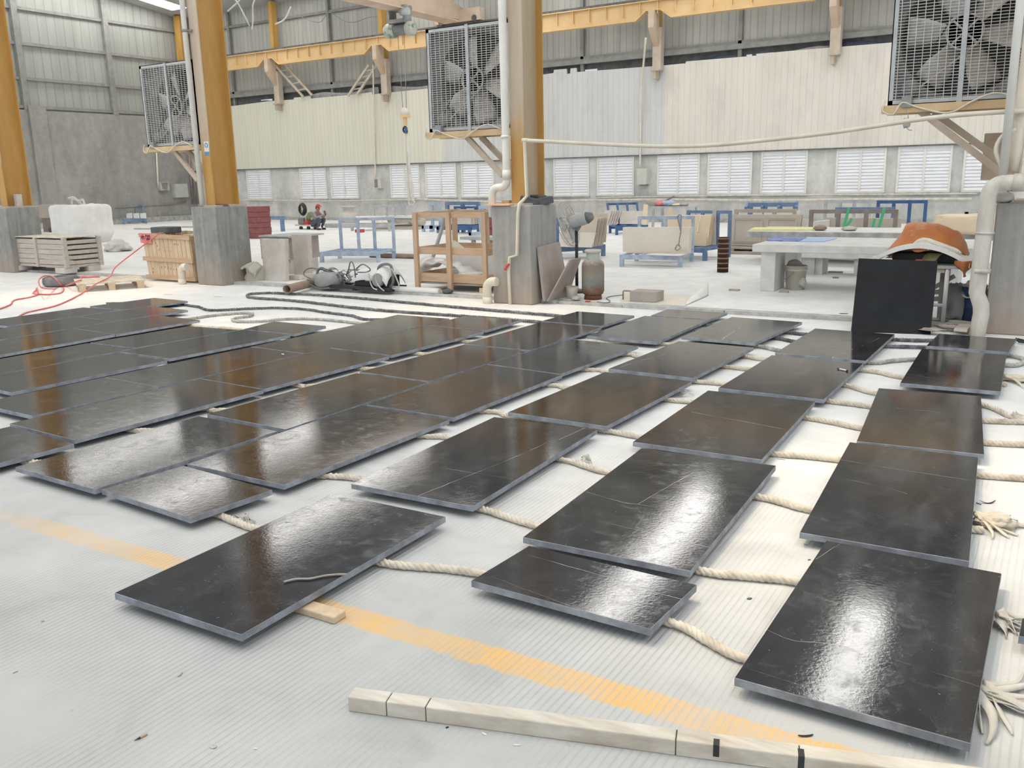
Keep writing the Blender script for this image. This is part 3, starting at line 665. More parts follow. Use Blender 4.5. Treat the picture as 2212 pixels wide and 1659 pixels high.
# on the end wall
b = ox(384, 412, XE)
r = root('wall_cabinet', (XE + .2, b.y, b.z - .4), 'grey green cabinet on the end wall left of the second ochre column', 'cabinet')
dy = ox(398, 412, XE).y - ox(371, 412, XE).y
m = MB(); m.box(XE, b.y - dy / 2, b.z - .32, XE + .3, b.y + dy / 2, b.z + .32); m.build('body', M['greypaint'], r, bevel=.01)
m = MB(); m.box(XE + .3, b.y - dy / 2 + .02, b.z - .3, XE + .32, b.y + dy / 2 - .02, b.z + .3); m.build('door', M['greypaint'], r)
b = ox(350, 402, XE)
r = root('switch_box', (XE + .15, b.y, b.z - .2), 'small open switch box on the bare end wall beside the cabinet', 'box')
m = MB(); m.box(XE, b.y - .25, b.z - .2, XE + .2, b.y + .25, b.z + .2); m.build('housing', M['conc'], r)
m = MB(); m.box(XE + .2, b.y - .15, b.z - .15, XE + .21, b.y + .15, b.z + .15); m.build('opening', M['brownsteel'], r)
tag(MB().tube([ox(338, 330, XE + .06), ox(341, 395, XE + .06), ox(344, 408, XE + .06)], .035, 8).build('conduit', M['pvc']), 'cream conduit on the end wall below the left fan', 'pipe')
tag(MB().tube(smooth_path([ox(250, 449, XE + .05), ox(320, 444, XE + .05), ox(380, 440, XE + .05), ox(402, 436, XE + .05)], .3), .025, 6).build('conduit', M['girt']), 'grey cable along the bottom of the bare end wall', 'cable')
m = MB()
for a in (408, 415, 421): m.tube([oy(a, 335 + (a - 408) * 3, YW - .3), oy(a + 6, 400, YW - .3), oy(a + 8, 440, YW - .3)], .05, 6)
tag(m.build('pipe_bundle', M['brownsteel']), 'dark pipes standing in the wall corner left of the second plinth', 'pipes')
# ================================================================== ochre columns on plinths
YC = 10.0
CXL = [-18.60, -12.455, -6.49, -.605]
cb = oy(1105, 405, YC + .14).x - CXL[2]; cbb = oy(1133, 405, YC + .14).x - CXL[2]
cyb = ox(1176.7, 412, CXL[2] + cbb).y
PLL = ['ochre steel column on a concrete plinth at the left edge, behind the slatted crate', 'ochre steel column on a streaked grey plinth with a round blue sticker',
       'ochre steel column on the plinth with an outside water pipe, centre of the hall', 'concrete plinth with pipes at the right edge beside the blue drum']
PH = 1.29
def column(i):
    xl = CXL[i]; x0, x1 = xl + cb, xl + cbb
    r = root('steel_column', (xl + .3, YC + .33, 0), PLL[i], 'column', 'ochre columns on concrete plinths', 'thing')
    m = MB(); m.box(xl, YC, 0, xl + .6, YC + .68, PH); m.build('concrete_plinth', M['plinth'] if i in (0, 1) else M['plinth2'], r, bevel=.015)
    m = MB(); m.box(x0, YC + .14, PH + .02, x1, YC + .16, 11); m.cur = 1; m.box(x0, cyb - .02, PH + .02, x1, cyb, 11)
    m.cur = 2 if i == 2 else 1; m.box((x0 + x1) / 2 - .008, YC + .16, PH + .02, (x0 + x1) / 2 + .008, cyb - .02, 11)
    m.build('shaft', [M['colflange'], M['yellow'], M['web_dust']], r)
    m = MB(); m.box(x0 - .1, YC + .08, PH, x1 + .1, cyb + .06, PH + .025); m.build('base_plate', M['steel_tan'], r)
    return r, x0, x1
cols = [column(i) for i in range(4)]
r, x0, x1 = cols[1]
s = oy(446, 318, YC + .135)
m = MB(); m.box(s.x - .055, YC + .134, s.z - .13, s.x + .055, YC + .139, s.z + .09); m.cur = 1; m.box(s.x - .055, YC + .133, s.z - .13, s.x + .055, YC + .1339, s.z - .07)
m.lathe([(0, 0), (.042, 0), (.042, .001)], (s.x, YC + .1335, s.z + .03), 20, frame=(V((1, 0, 0)), V((0, 0, 1)), V((0, -1, 0))))
m.cur = 0; m.lathe([(0, 0), (.018, 0), (.018, .001)], (s.x, YC + .132, s.z + .035), 12, frame=(V((1, 0, 0)), V((0, 0, 1)), V((0, -1, 0)))); m.box(s.x - .012, YC + .1315, s.z + .0, s.x + .004, YC + .1325, s.z + .03)
st = m.build('sticker', [M['white'], M['stickerblue']], r); st['label'] = 'white sticker with a blue round sign'
# ------------------------------------------------------------------ wall fans with mesh guards
YF = cyb + .05
SZ = 1.40
def fan(lx, ly, hub, a0, lab, brace_px, seed):
    tl = oy(lx, ly, YF); x0, zt = tl.x, tl.z; x1, zb = x0 + SZ, zt - SZ
    h = oy(hub[0], hub[1], YF + .15); cx, cz = (x0 + x1) / 2, (zt + zb) / 2
    cx = cx * .5 + h.x * .5; cz = cz * .5 + h.z * .5
    r = root('exhaust_fan', ((x0 + x1) / 2, YF + .2, zb), lab, 'fan', 'square exhaust fans on the ochre columns')
    m = MB(); t = .05
    for a in ((x0, zb, x0 + t, zt), (x1 - t, zb, x1, zt), (x0, zt - t, x1, zt), (x0, zb, x1, zb + t)): m.box(a[0], YF, a[1], a[2], YF + .03, a[3])
    for a in ((x0, zb, x0 + .01, zt), (x1 - .01, zb, x1, zt), (x0, zt - .01, x1, zt), (x0, zb, x1, zb + .01)): m.box(a[0], YF, a[1], a[2], YF + .42, a[3])
    m.build('frame', M['galv'], r)
    m = MB(); m.box(x0 + SZ * .5 - .025, YF - .012, zb, x0 + SZ * .5 + .025, YF + .02, zt); m.build('centre_strut', M['galv'], r)
    m = MB()
    n = 46
    for k in range(1, n): z = zb + SZ * k / n; m.box(x0 + t, YF + .006, z - .0032, x1 - t, YF + .012, z + .0032)
    for k in range(1, 18): x = x0 + SZ * k / 18; m.box(x - .004, YF + .001, zb + t, x + .0035, YF + .007, zt - t)
    m.build('guard', M['wire'], r)
    # shroud: plate with a round opening
    m = MB(); R = SZ * .455; N = 48
    for k in range(N):
        p = []
        for kk in (k, k + 1):
            a = 2 * math.pi * kk / N; c, s_ = math.cos(a), math.sin(a); q = 1 / max(abs(c), abs(s_))
            p += [(cx + R * c, cz + R * s_), (max(x0, min(x1, (x0 + x1) / 2 + SZ / 2 * c * q)), max(zb, min(zt, (zt + zb) / 2 + SZ / 2 * s_ * q)))]
        m.add([(p[0][0], YF + .22, p[0][1]), (p[1][0], YF + .10, p[1][1]), (p[3][0], YF + .10, p[3][1]), (p[2][0], YF + .22, p[2][1]), (p[0][0], YF + .40, p[0][1]), (p[2][0], YF + .40, p[2][1])], [(0, 1, 2, 3), (0, 3, 5, 4)], False)
    m.build('shroud', M['galv_dk'], r)
    m = MB(); m.box(x0, YF + .40, zb, x1, YF + .42, zt); m.build('shutter', M['shadow_in'], r)
    random.seed(seed)
    for k in range(6):
        a = math.radians(a0 + 60 * k); d = V((math.cos(a), 0, math.sin(a))); p = V((-math.sin(a), 0, math.cos(a)))
        def P(u, v):
            rr = .13 + (.58 - .13) * u; ch = .12 + .13 * min(1, u * 1.6); tw = math.radians(38 - 16 * u)
            w = (v - .5) * ch * 2 * .62
            return V((cx, YF + .24, cz)) + d * rr + p * (w * math.cos(tw)) + V((0, 1, 0)) * (w * math.sin(tw) + .05 * (v - .5) ** 2)
        MB().grid(P, 8, 6).build('blade', M['blade'], r, solid=.008)
    m = MB(); fr = (V((1, 0, 0)), V((0, 0, 1)), V((0, -1, 0)))
    m.lathe([(0, 0), (.10, 0), (.12, .03), (.05, .05), (.05, .1), (0, .1)], (cx, YF + .22, cz), 20, frame=fr)
    m.build('hub', M['galv_dk'], r)
    m = MB(); m.lathe([(.165, 0), (.185, 0), (.185, .025), (.165, .025), (.165, 0)], (cx, YF + .12, cz), 36, frame=fr)
    for k in range(4): a = math.pi / 4 + k * math.pi / 2; m.beam((cx, YF + .11, cz), (cx + .17 * math.cos(a), YF + .11, cz + .17 * math.sin(a)), .02, .02)
    m.build('pulley', M['wire'], r)
    mo = V((x0 + .20, YF + .17, zb + .17))
    m = MB(); m.lathe([(.0, -.1), (.085, -.1), (.095, -.08), (.095, .1), (.07, .13), (0, .13)], mo, 18, frame=fr); m.box(mo.x - .12, mo.y - .03, zb + .01, mo.x + .12, mo.y + .1, zb + .1); m.build('motor', M['galv_dk'], r)
    b = V((cx, YF + .105, cz)); a_ = V((mo.x, YF + .105, mo.z)); d = (b - a_).normalized(); n_ = V((-d.z, 0, d.x))
    m = MB(); m.beam(a_ + n_ * .05, b + n_ * .185, .014, .016); m.build('drive_belt', M['black'], r)
    m = MB(); m.beam(a_ - n_ * .05, b - n_ * .185, .012, .014); m.build('drive_belt', M['wire'], r)
    # shelf and brace
    m = MB(); m.box(x0 - .05, YF - .05, zb - .085, x1, YF + .02, zb - .002); m.box(x0 - .05, YF + .3, zb - .085, x1, YF + .40, zb - .002); m.build('support_rail', M['ochre_pale'], r)
    a, c = oy(*brace_px[0], YF + .05), oy(*brace_px[1], YF + .05)
    a.z = zb - .08
    m = MB(); m.beam(a, c, .06, .07); m.beam(a + V((.10, .22, 0)), c + V((.10, .22, .03)), .06, .07); m.build('brace', M['steel_tan'], r)
    # cable and junction box
    m = MB(); m.tube(smooth_path([(x0 - .02, YF - .05, zb + .05), (x0 - .03, YF - .08, zb - .06), (x0 + .08, YF - .09, zb - .1), (x0 + .16, YF - .07, zb + .02), (x0 + .32, YF - .06, zb - .04), (x0 + .62, YF - .08, zb - .11), (x0 + .85, YF - .07, zb + .0), (x0 + 1.05, YF - .06, zb + .06), (x0 + 1.3, YF - .06, zb - .03)], .04), .01, 6); m.build('cable', M['pvc'], r)
    m = MB(); m.box(x0 + .15, YF - .07, zb - .03, x0 + .25, YF, zb + .08); m.build('junction_box', M['galv_dk'], r)
    return r
fan(300, 143, (387, 232), 167, 'exhaust fan partly behind the second ochre column, smallest in view', ((377, 330), (428, 390)), 1)
fan(919, 64, (1025, 175), 163, 'exhaust fan left of the centre ochre column', ((1008, 297), (1086, 380)), 2)
fan(1938, -72, (2083, 68), 174, 'largest exhaust fan, cut by the top right corner, with dirty blades', ((1990, 240), (2168, 378)), 3)
# ------------------------------------------------------------------ pipes on the columns
def pipe(pts, rad, lab, mt='pvc', joints=(), n=14):
    r = root('drain_pipe', pts[-1], lab, 'pipe')
    m = MB(); m.tube(pts, rad, n); m.build('tube', M[mt], r)
    for a, b in joints: m = MB(); m.cyl(a, b, rad * 1.13, n=n); m.build('coupling', M[mt], r)
    return r
def arc(c, r, a0, a1, ax, ay, n=7):
    return [V(c) + V(ax) * (r * math.cos(a0 + (a1 - a0) * k / n)) + V(ay) * (r * math.sin(a0 + (a1 - a0) * k / n)) for k in range(n + 1)]
def down_pipe(xp, lab, mt, ybase):
    # cream rain pipe on the near side of the column, elbow to the left above the plinth and down its side
    Y = YC + .10; z1 = PH + .30
    pts = [V((xp, Y, 9.5)), V((xp, Y, z1 + .13))] + arc((xp - .12, Y, z1 + .12), .12, 0, -math.pi / 2, (1, 0, 0), (0, 0, 1))[1:] + \
          [V((xp - .13, Y, z1))] + arc((xp - .14, Y, z1 - .12), .12, math.pi / 2, math.pi, (1, 0, 0), (0, 0, 1))[1:] + [V((xp - .26, Y, .55))]
    pts += [V((xp - .26, Y, .34))] + [V((xp - .24, Y - .02, .26)), V((xp - .20, Y - .06, .2))]
    return pipe(pts, .045, lab, mt, [((xp, Y, z1 + .1), (xp, Y, z1 + .2)), ((xp, Y, z1 + .75), (xp, Y, z1 + .83))])
# left column rain pipe
p0, p1 = oy(394, 0, YC + .08), oy(436, 420, YC + .08)
r = root('drain_pipe', (p1.x, YC + .08, PH), 'white rain pipe clamped to the near side of the second ochre column', 'pipe')
m = MB(); m.tube([V((p1.x - .03, YC + .09, 9.8)), V((p1.x - .03, YC + .09, PH + .02))], .042, 12); m.build('tube', M['pvc_white'], r)
m = MB(); z = oy(402, 66, YC + .08).z; m.cyl((p1.x - .03, YC + .09, z - .02), (p1.x - .03, YC + .09, z + .02), .05, n=12); m.box(p1.x - .03, YC + .1, z - .015, p1.x + .1, YC + .13, z + .015); m.build('clamp', M['girt'], r)
def elbow(px, py, lab, lean, rad=.06):
    g = f(px, py, 0); g.y = YC + .02
    c = V((g.x, g.y - .10, 0))
    pts = [V((c.x, c.y, .0)), V((c.x, c.y, .20))] + arc((c.x + .10, c.y, .20), .10, math.pi, math.pi / 2, (1, 0, 0), (0, 0, 1))[1:] + [V((c.x + lean, c.y, .30))]
    r = root('pipe_elbow', (c.x, c.y, 0), lab, 'pipe', 'pipe elbows at the foot of the plinths')
    m = MB(); m.tube(pts, rad, 16); m.build('bend', M['pvc'], r)
    m = MB(); m.cyl((c.x, c.y, .0), (c.x, c.y, .09), rad * 1.12, n=16); m.build('collar', M['pvc'], r)
elbow(410, 612, 'cream pipe elbow at the foot of the second plinth beside the planked crate', .16)
elbow(1056, 655, 'cream pipe elbow at the foot of the centre plinth beside the open timber crate', .16)
# centre column: rain pipe with swan neck behind the plinth
xp = oy(1093, 300, YC + .10).x
z1 = oy(1085, 405, YC + .10).z
pts = [V((xp - .05, YC + .10, 9.8)), V((xp, YC + .10, z1 + .12))] + arc((xp - .10, YC + .10, z1 + .10), .10, 0, -math.pi / 2, (1, 0, 0), (0, 0, 1))[1:] + arc((xp - .14, YC + .10, z1 - .10), .10, math.pi / 2, math.pi, (1, 0, 0), (0, 0, 1))
pts += [V((xp - .24, YC + .10, PH - .15))]
pipe(pts, .052, 'white rain pipe with an elbow beside the centre ochre column', 'pvc_white', [((xp - .002, YC + .1, z1 + .1), (xp - .002, YC + .1, z1 + .22)), ((xp - .01, YC + .1, z1 + .62), (xp - .01, YC + .1, z1 + .66))], 16)
# small water pipe: across from the centre column to the right one, down over the plinth
YP = YC - .04
a = oy(1133, 303, YC + .06); e = oy(2215, 239, YC + .06)
run = [oy(x, y, YC + .06) for x, y in ((1133, 303), (1250, 309), (1380, 315), (1480, 316), (1560, 312), (1680, 300), (1800, 286), (1900, 271), (2000, 256), (2100, 246), (2215, 239))]
pipe(smooth_path(run, .15), .024, 'long sagging cream water pipe hung between the centre and right columns', 'pvc', [(run[0] - V((.03, 0, 0)), run[0] + V((.05, 0, 0)))], 10)
pt = [run[0], run[0] - V((0, 0, .05)), V((run[0].x + .02, YC + .06, PH + .12))]
g = [oy(*q, YP) for q in ((1122, 440), (1119, 460), (1117, 551), (1101, 556), (1099, 590), (1102, 655))]
pt += [V((run[0].x - .02, YC + .02, PH + .06)), g[0], g[1], g[2], g[3], g[4], V((g[5].x, YP, 0))]
r = pipe(pt, .022, 'thin cream water pipe bent down the face of the centre plinth with a red tap', 'pvc', (), 10)
m = MB(); c = oy(1099, 578, YP - .02); m.beam(c + V((-.05, -.02, -.03)), c + V((.02, -.02, .05)), .03, .02); tp = m.build('tap', M['red'], r); tp['label'] = 'red tap handle'
# right column pipes
xr = oy(2120, 390, YC - .05)
zt = oy(2150, 395, YC - .1).z
Y = YC - .10; x_ = oy(2122, 560, Y).x
pts = [V((x_ + .62, Y, zt)), V((x_ + .16, Y, zt))] + arc((x_ + .13, Y, zt - .13), .13, math.pi / 2, math.pi, (1, 0, 0), (0, 0, 1))[1:] + [V((x_ - .02, Y, .42)), V((x_ + .03, Y - .03, .30)), V((x_ + .04, Y - .05, .22)), V((x_ + .02, Y - .05, .0))]
pipe(pts, .075, 'thick cream drain pipe with bends beside the right edge plinth', 'pvc_dirty', [((x_ + .0, Y, .62), (x_ + .0, Y, .66)), ((x_ + .2, Y, zt), (x_ + .3, Y, zt)), ((x_, Y, 1.0), (x_, Y, 1.02))], 20)
xq = oy(2190, 150, Y + .05).x
pipe([V((xq, Y + .08, 5)), V((oy(2165, 395, Y + .08).x, Y + .08, zt - .05))], .04, 'upright white pipe in front of the largest fan', 'pvc_white', (), 14)
xq2 = oy(2190, 300, Y + .25).x + .03
pipe([V((xq2 + .06, Y + .25, 5)), V((xq2, Y + .25, zt + .3)), V((xq2 - .02, Y + .2, zt + .1))], .06, 'second upright cream pipe at the right edge above the thick drain bend', 'pvc', (), 14)
tag(MB().tube(smooth_path([oy(x, y, Y + .12) for x, y in ((2195, 279), (2170, 290), (2155, 310), (2152, 330), (2160, 350), (2170, 376))], .04), .022, 8).build('hose', M['pvc']), 'curved white hose beside the upright pipes at the right edge', 'hose')
q = [oy(a_, b_, YC + 1.4) for a_, b_ in ((2127, 288), (2190, 288), (2190, 388), (2122, 388))]
m = MB(); m.box(q[0].x, YC + 1.4, q[2].z, q[1].x + .1, YC + 1.65, q[0].z); tag(m.build('control_box', M['steel_tan'], bevel=.01), 'brown grey box behind the upright pipes at the right edge', 'box')
m = MB(); m.blob(oy(2168, 415, YC + .1) + V((0, 0, -.05)), (.10, .09, .06), .3, 3, seed=4); m.blob(oy(2185, 402, YC + .12), (.08, .07, .05), .3, 3, seed=8); tag(m.build('rubble', M['stone_grey']), 'grey stone lump on top of the right edge plinth', 'stone')
# odds and ends on the plinths
def slabby(name, px, py, z, w, d, h, mt, lab, cat, rot=0, tilt=0):
    o = f(px, py, z); T = Matrix.Translation(o) @ Matrix.Rotation(rot, 4, 'Z') @ Matrix.Rotation(tilt, 4, 'X')
    return tag(MB(T).box(-w / 2, -d / 2, 0, w / 2, d / 2, h).build(name, mt, bevel=.006), lab, cat)
xl = CXL[2]
tag(MB().box(xl - .08, YC - .03, PH, xl + .30, YC + .25, PH + .02).build('board', M['peach']), 'peach board lying on top of the centre plinth', 'board')
tag(MB().box(xl + .0, YC + .26, PH, xl + .12, YC + .5, PH + .06).build('board', M['wood_pale']), 'small timber offcut behind the peach board on the centre plinth', 'board')
for k, (dx, dy, h, rz) in enumerate(((.44, .22, .10, .5), (.40, .5, .12, -.3), (.56, .42, .09, .9))):
    T = Matrix.Translation((xl + dx, YC + dy, PH)) @ Matrix.Rotation(rz, 4, 'Z') @ Matrix.Rotation(.25 - .2 * k, 4, 'Y')
    tag(MB(T).box(-.12, -.08, .0, .12, .08, h).build('stone_block', M['gravelblack'], bevel=.012), ['dark stone block on the centre plinth nearest the thin pipe', 'dark stone block at the back of the centre plinth top', 'dark stone block at the right edge of the centre plinth top'][k], 'stone')
xl = CXL[1]
T = Matrix.Translation((xl + .42, YC + .22, PH)) @ Matrix.Rotation(.3, 4, 'Z')
tag(MB(T).box(-.17, -.03, 0, .17, .03, .045).build('tool_bar', M['redwood'], bevel=.008), 'dusty maroon bar lying on top of the second plinth', 'bar')
tag(MB(T).box(-.2, .05, 0, .2, .16, .03).build('stone_tile', M['stone_grey'], bevel=.004), 'pale tile lying on top of the second plinth', 'tile')
xl = CXL[0]
tag(MB().box(xl + .42, YC + .3, PH, xl + .52, YC + .42, PH + .26).build('stone_bar', M['stone_grey'], bevel=.006), 'upright grey stone bar on the left edge plinth', 'stone')
tag(MB().box(xl + .0, YC + .05, PH, xl + .25, YC + .3, PH + .04).build('stone_tile', M['stone_grey'], bevel=.004), 'pale tile on top of the left edge plinth', 'tile')
# ================================================================== black stone slabs on ropes
SLABS = {}
ST = .028
ORD = ['nearest', 'second', 'third', 'fourth', 'fifth']
def slab(key, q, label, veins=(), dz=0):
    Q = [f(x, y, ZT + dz) for x, y in q]
    c = sum(Q, V()) / 4
    u = ((Q[2] - Q[1]) + (Q[3] - Q[0])) / 2; w = ((Q[1] - Q[0]) + (Q[2] - Q[3])) / 2
    lu, lw = u.length, w.length
    a = (math.atan2(u.y, u.x) * lu ** 2 + (math.atan2(w.y, w.x) + math.pi / 2) * lw ** 2) / (lu ** 2 + lw ** 2)
    U = V((math.cos(a), math.sin(a), 0)) * lu / 2; W = V((math.sin(a), -math.cos(a), 0)) * lw / 2
    R = [c - U - W, c - U + W, c + U + W, c + U - W]
    t = .5
    P = [A.lerp(B, t) for A, B in zip(Q, R)]
    T = Matrix.Translation((c.x, c.y, 0)); o = V((c.x, c.y, ZT + dz - ST))
    m = MB(); e = .002
    ctr = c
    top = [p + (ctr - p).normalized() * e for p in P]
    z0, z1 = ZT + dz - ST, ZT + dz
    m.add([V((p.x, p.y, z0)) for p in P] + [V((p.x, p.y, z1 - e)) for p in P] + [V((p.x, p.y, z1)) for p in top],
          [(3, 2, 1, 0), (0, 1, 5, 4), (1, 2, 6, 5), (2, 3, 7, 6), (3, 0, 4, 7), (4, 5, 9, 8), (5, 6, 10, 9), (6, 7, 11, 10), (7, 4, 8, 11)])
    for i in range(len(m.f)): m.mi[i] = 1
    m.cur = 0; n = len(m.v); m.add(m.v[8:12], [(0, 1, 2, 3)])
    m.cur = 2
    for vpx, wd in veins:
        pts = smooth_path([f(x, y, z1) for x, y in vpx], .03)
        random.seed(len(pts)); prev = None; vs = []
        for i, p in enumerate(pts):
            d = (pts[min(i + 1, len(pts) - 1)] - pts[max(i - 1, 0)]).normalized(); nn = V((-d.y, d.x, 0))
            p = p + nn * .005 * noise.noise(p * 14)
            ww = wd * max(.0, .55 + 1.1 * noise.noise(p * 9 + V((3, 1, 2))))
            vs += [V((p.x, p.y, z1 + .0004)) + nn * ww / 2, V((p.x, p.y, z1 + .0004)) - nn * ww / 2]
        m.add(vs, [(2 * i, 2 * i + 1, 2 * i + 3, 2 * i + 2) for i in range(len(pts) - 1)])
    ob = m.build('stone_slab', [M['slab'], M['slab_edge'], M['vein']], origin=o)
    tag(ob, label, 'slab', 'black stone slabs laid out on ropes', 'thing')
    SLABS[key] = (P, ob)
    return ob
def ext(tl, tr, edge, L=1.42):
    """near corners of a slab that runs out of the frame: from its two far corners and a point on its long right edge"""
    A, B, E_ = f(*tl, ZT), f(*tr, ZT), f(*edge, ZT)
    d = (E_ - B).normalized() * L
    def px(p):
        q = CM.transposed() @ (p - V((0, 0, CH))); return (1106 + FPX * q.x / q.z, 829.5 + FPX * q.y / q.z)
    return [px(A + d), px(B + d), tr, tl]
A, B_, C_, D_, E_, F_, G_, H_, I_, J_, L_, N_ = ['rightmost row', 'second row from the right', 'third row from the right', 'fourth row from the right', 'fifth row from the right',
    'sixth row from the right', 'seventh row from the right', 'eighth row from the right', 'ninth row from the right', 'tenth row from the right', 'eleventh row from the right', 'leftmost row']
def lb(n, row, extra=''): return 'black stone slab, %s in the %s%s' % (n, row, extra)
fn = 2.4e-3
slab('A0', [(2197, 1372), (2330, 1400), (2350, 1350), (2212, 1340)], 'corner of a black stone slab cut off by the right edge of the photo')
slab('A1', [(1587, 1464), (2097, 1606), (2163, 1239), (1785, 1167)], 'large black stone slab with a square glare spot, nearest in the rightmost row',
     [([(1654, 1360), (1718, 1385), (1806, 1392), (1940, 1428), (2117, 1484)], .002), ([(1602, 1440), (1773, 1495), (1887, 1535)], .0012), ([(1763, 1208), (1815, 1174)], .0015)])
slab('A2', [(1730, 1149), (2095, 1214), (2111.6, 988.3), (1834.6, 954.3)], lb('second', A), [([(1815.6, 993), (1938.6, 1013.6), (2106.7, 1039)], fn), ([(1808, 1031), (1920, 1055), (1960, 1067)], .0015)])
slab('A3', [(1850.3, 953), (2126, 982), (2119, 855.2), (1898.4, 838.4)], lb('third', A), [([(1938, 881.6), (2029, 890.6), (2123, 903)], fn)])
slab('A4', [(1944.5, 827), (2161.5, 846), (2174.6, 766), (1991, 754)], lb('fourth', A), [([(1956.7, 808), (2029, 818), (2164.6, 828)], .002), ([(2040, 833), (2063, 819)], .002)])
slab('A5', [(2001, 746.7), (2180, 760.8), (2195.7, 732.2), (2028, 720.8)], lb('farthest', A, ', a short one'))
slab('B1', [(1013.6, 1253.6), (1402.4, 1356.7), (1508.6, 1263.5), (1144.7, 1180.4)], lb('nearest', B_, ', a short one'), [([(1125, 1194), (1226, 1223), (1334.5, 1252), (1422, 1281), (1473, 1294)], fn), ([(1060, 1245), (1180, 1290), (1280, 1325)], .001)])
slab('B2', [(1131, 1159.6), (1489.8, 1234.6), (1676.6, 1005), (1385, 969)], lb('second', B_, ', with a long window glare'),
     [([(1266, 1063), (1349.5, 1086), (1378.5, 1089.5), (1498, 1111)], .0022), ([(1378.5, 1088.6), (1440, 1053), (1498, 1021)], .0022), ([(1208.5, 1105), (1326, 1133), (1458.5, 1164), (1531, 1183)], .0022)])
slab('B3', [(1368, 954), (1646, 993.7), (1759.6, 866.8), (1529.6, 843.3)], lb('third', B_), [([(1493, 890), (1598, 909), (1701, 928.6)], .0035)])
slab('B4', [(1553.3, 838), (1780.3, 863.3), (1863.2, 785.5), (1667, 766.6)], 'black stone slab with a marker pen lying on it, second row from the right')
slab('B5', [(1676.3, 762), (1870.8, 780), (1930.8, 722.3), (1760.4, 709)], lb('farthest', B_, ', at the foot of the standing slab'), [([(1799, 776), (1802, 770), (1824, 763), (1842.7, 754)], .005), ([(1861.7, 748.5), (1900, 730)], .003)])
slab('C1', [(246, 1281), (522, 1370), (962.6, 1115.9), (719.7, 1066)], 'black stone slab with a brown rubber stick lying on it, nearest in the third row')
slab('C2', [(757.5, 1045), (1021.5, 1094), (1289.9, 928), (1068, 901)], lb('second', C_, ', split by a long white vein'),
     [([(902, 1071.5), (1029, 1021), (1140, 975.6), (1181, 956)], .004), ([(1207, 950), (1264.5, 924)], .0035), ([(962.5, 1012), (1109, 1035)], .002)])
slab('C3', [(1096.6, 890.6), (1309.8, 920.5), (1494.5, 824.4), (1307, 803.6)], lb('third', C_))
slab('C4', [(1313.6, 796.4), (1496.8, 816.3), (1627.8, 750.3), (1467, 737)], lb('fourth', C_), [([(1325.4, 797.3), (1380, 780), (1439, 765)], .004)])
slab('C5', [(1473.7, 727.7), (1628.4, 740.4), (1734.5, 696), (1579.6, 684.3)], lb('farthest', C_, ', with a short white vein'), [([(1559, 734.5), (1562, 731), (1601, 706)], .008)])
slab('D1', [(215, 1057), (411.4, 1117.7), (591, 1058), (397, 1007)], lb('nearest', D_, ', a short one'))
slab('D2', [(404, 1002.9), (613.9, 1046.3), (969.7, 907.8), (782.5, 875)], lb('second', D_, ', with glare patches'))
slab('D3', [(794.8, 874.4), (979.6, 902.4), (1210.6, 810.9), (1052, 787)], lb('third', D_))
slab('D4', [(1056, 785.6), (1211.5, 809), (1375.5, 747.6), (1236.8, 732.6)], lb('fourth', D_))
slab('D5', [(1269.3, 725), (1418.9, 739.5), (1528, 691.5), (1392.3, 682)], lb('fifth', D_))
slab('D6', [(1408, 681.3), (1531, 690), (1572.9, 675.6), (1441, 667.7)], lb('farthest', D_, ', a short one behind the fifth'))
slab('E1', [(32.2, 1009), (204.3, 1057), (599, 931.4), (429.8, 898.9)], lb('nearest', E_))
slab('E2', [(447.4, 894.4), (618, 927.8), (920, 827), (772, 805.6)], lb('second', E_))
slab('E3', [(775.3, 803.3), (927, 823.5), (1136, 760), (1004, 744)], lb('third', E_))
slab('E4', [(1004, 743), (1145.4, 756.6), (1296.5, 707.8), (1171, 694.6)], lb('fourth', E_))
slab('E5', [(1170.8, 693.3), (1298.3, 704.2), (1369.3, 681.6), (1247.6, 672.5)], lb('farthest', E_, ', a short one'))
slab('F0', ext((22, 921), (160, 958.5), (0, 1000)), lb('nearest', F_, ', cut by the left edge'))
slab('F1', [(21.3, 915), (161, 950.4), (566, 843), (436, 818)], lb('second', F_))
slab('F2', [(436, 817.5), (569, 840.7), (838, 770), (711, 752)], lb('third', F_))
slab('F3', [(716.8, 751.2), (845, 767.5), (1042, 716.9), (925.7, 702.4)], lb('fourth', F_))
slab('F4', [(925.7, 702.4), (1050, 714), (1124.6, 691), (1004, 682)], lb('farthest', F_, ', a short one'))
slab('G1', [(-54, 871.7), (72.3, 897.7), (344.5, 836), (224, 815.4)], lb('nearest', G_, ', brownish, cut by the left edge'))
slab('G2', [(226, 815), (345.4, 835.5), (653, 764.8), (541, 749.4)], lb('second', G_, ', with a white chip on it'))
slab('G3', [(542, 748.5), (662, 763.9), (878.7, 711.4), (774, 700.5)], lb('third', G_))
slab('G4', [(776, 700), (884.8, 710.5), (969.4, 688.5), (857.9, 679.4)], lb('farthest', G_, ', a short one'))
slab('H1', ext((254, 762), (359.9, 779), (0, 853)), lb('nearest', H_, ', cut by the left edge'))
slab('H2', [(255, 760.3), (368, 773.8), (627.8, 724), (526, 712)], lb('second', H_, ', with a pale cut edge'))
slab('H3', [(534.7, 711.4), (637, 722), (697.8, 705), (589, 693)], lb('farthest', H_, ', a small one beside the bare floor'))
slab('I1', ext((190, 741), (281, 754), (0, 809)), lb('nearest', I_, ', cut by the left edge'))
slab('I2', [(190.5, 740.5), (290, 750.7), (524, 712), (403, 705.8)], lb('farthest', I_))
slab('J1', ext((161, 709), (242, 723), (0, 767)), lb('nearest', J_, ', cut by the left edge'))
slab('J2', [(160, 708.7), (250.5, 723), (429.5, 691.5), (341.8, 681)], lb('farthest', J_))
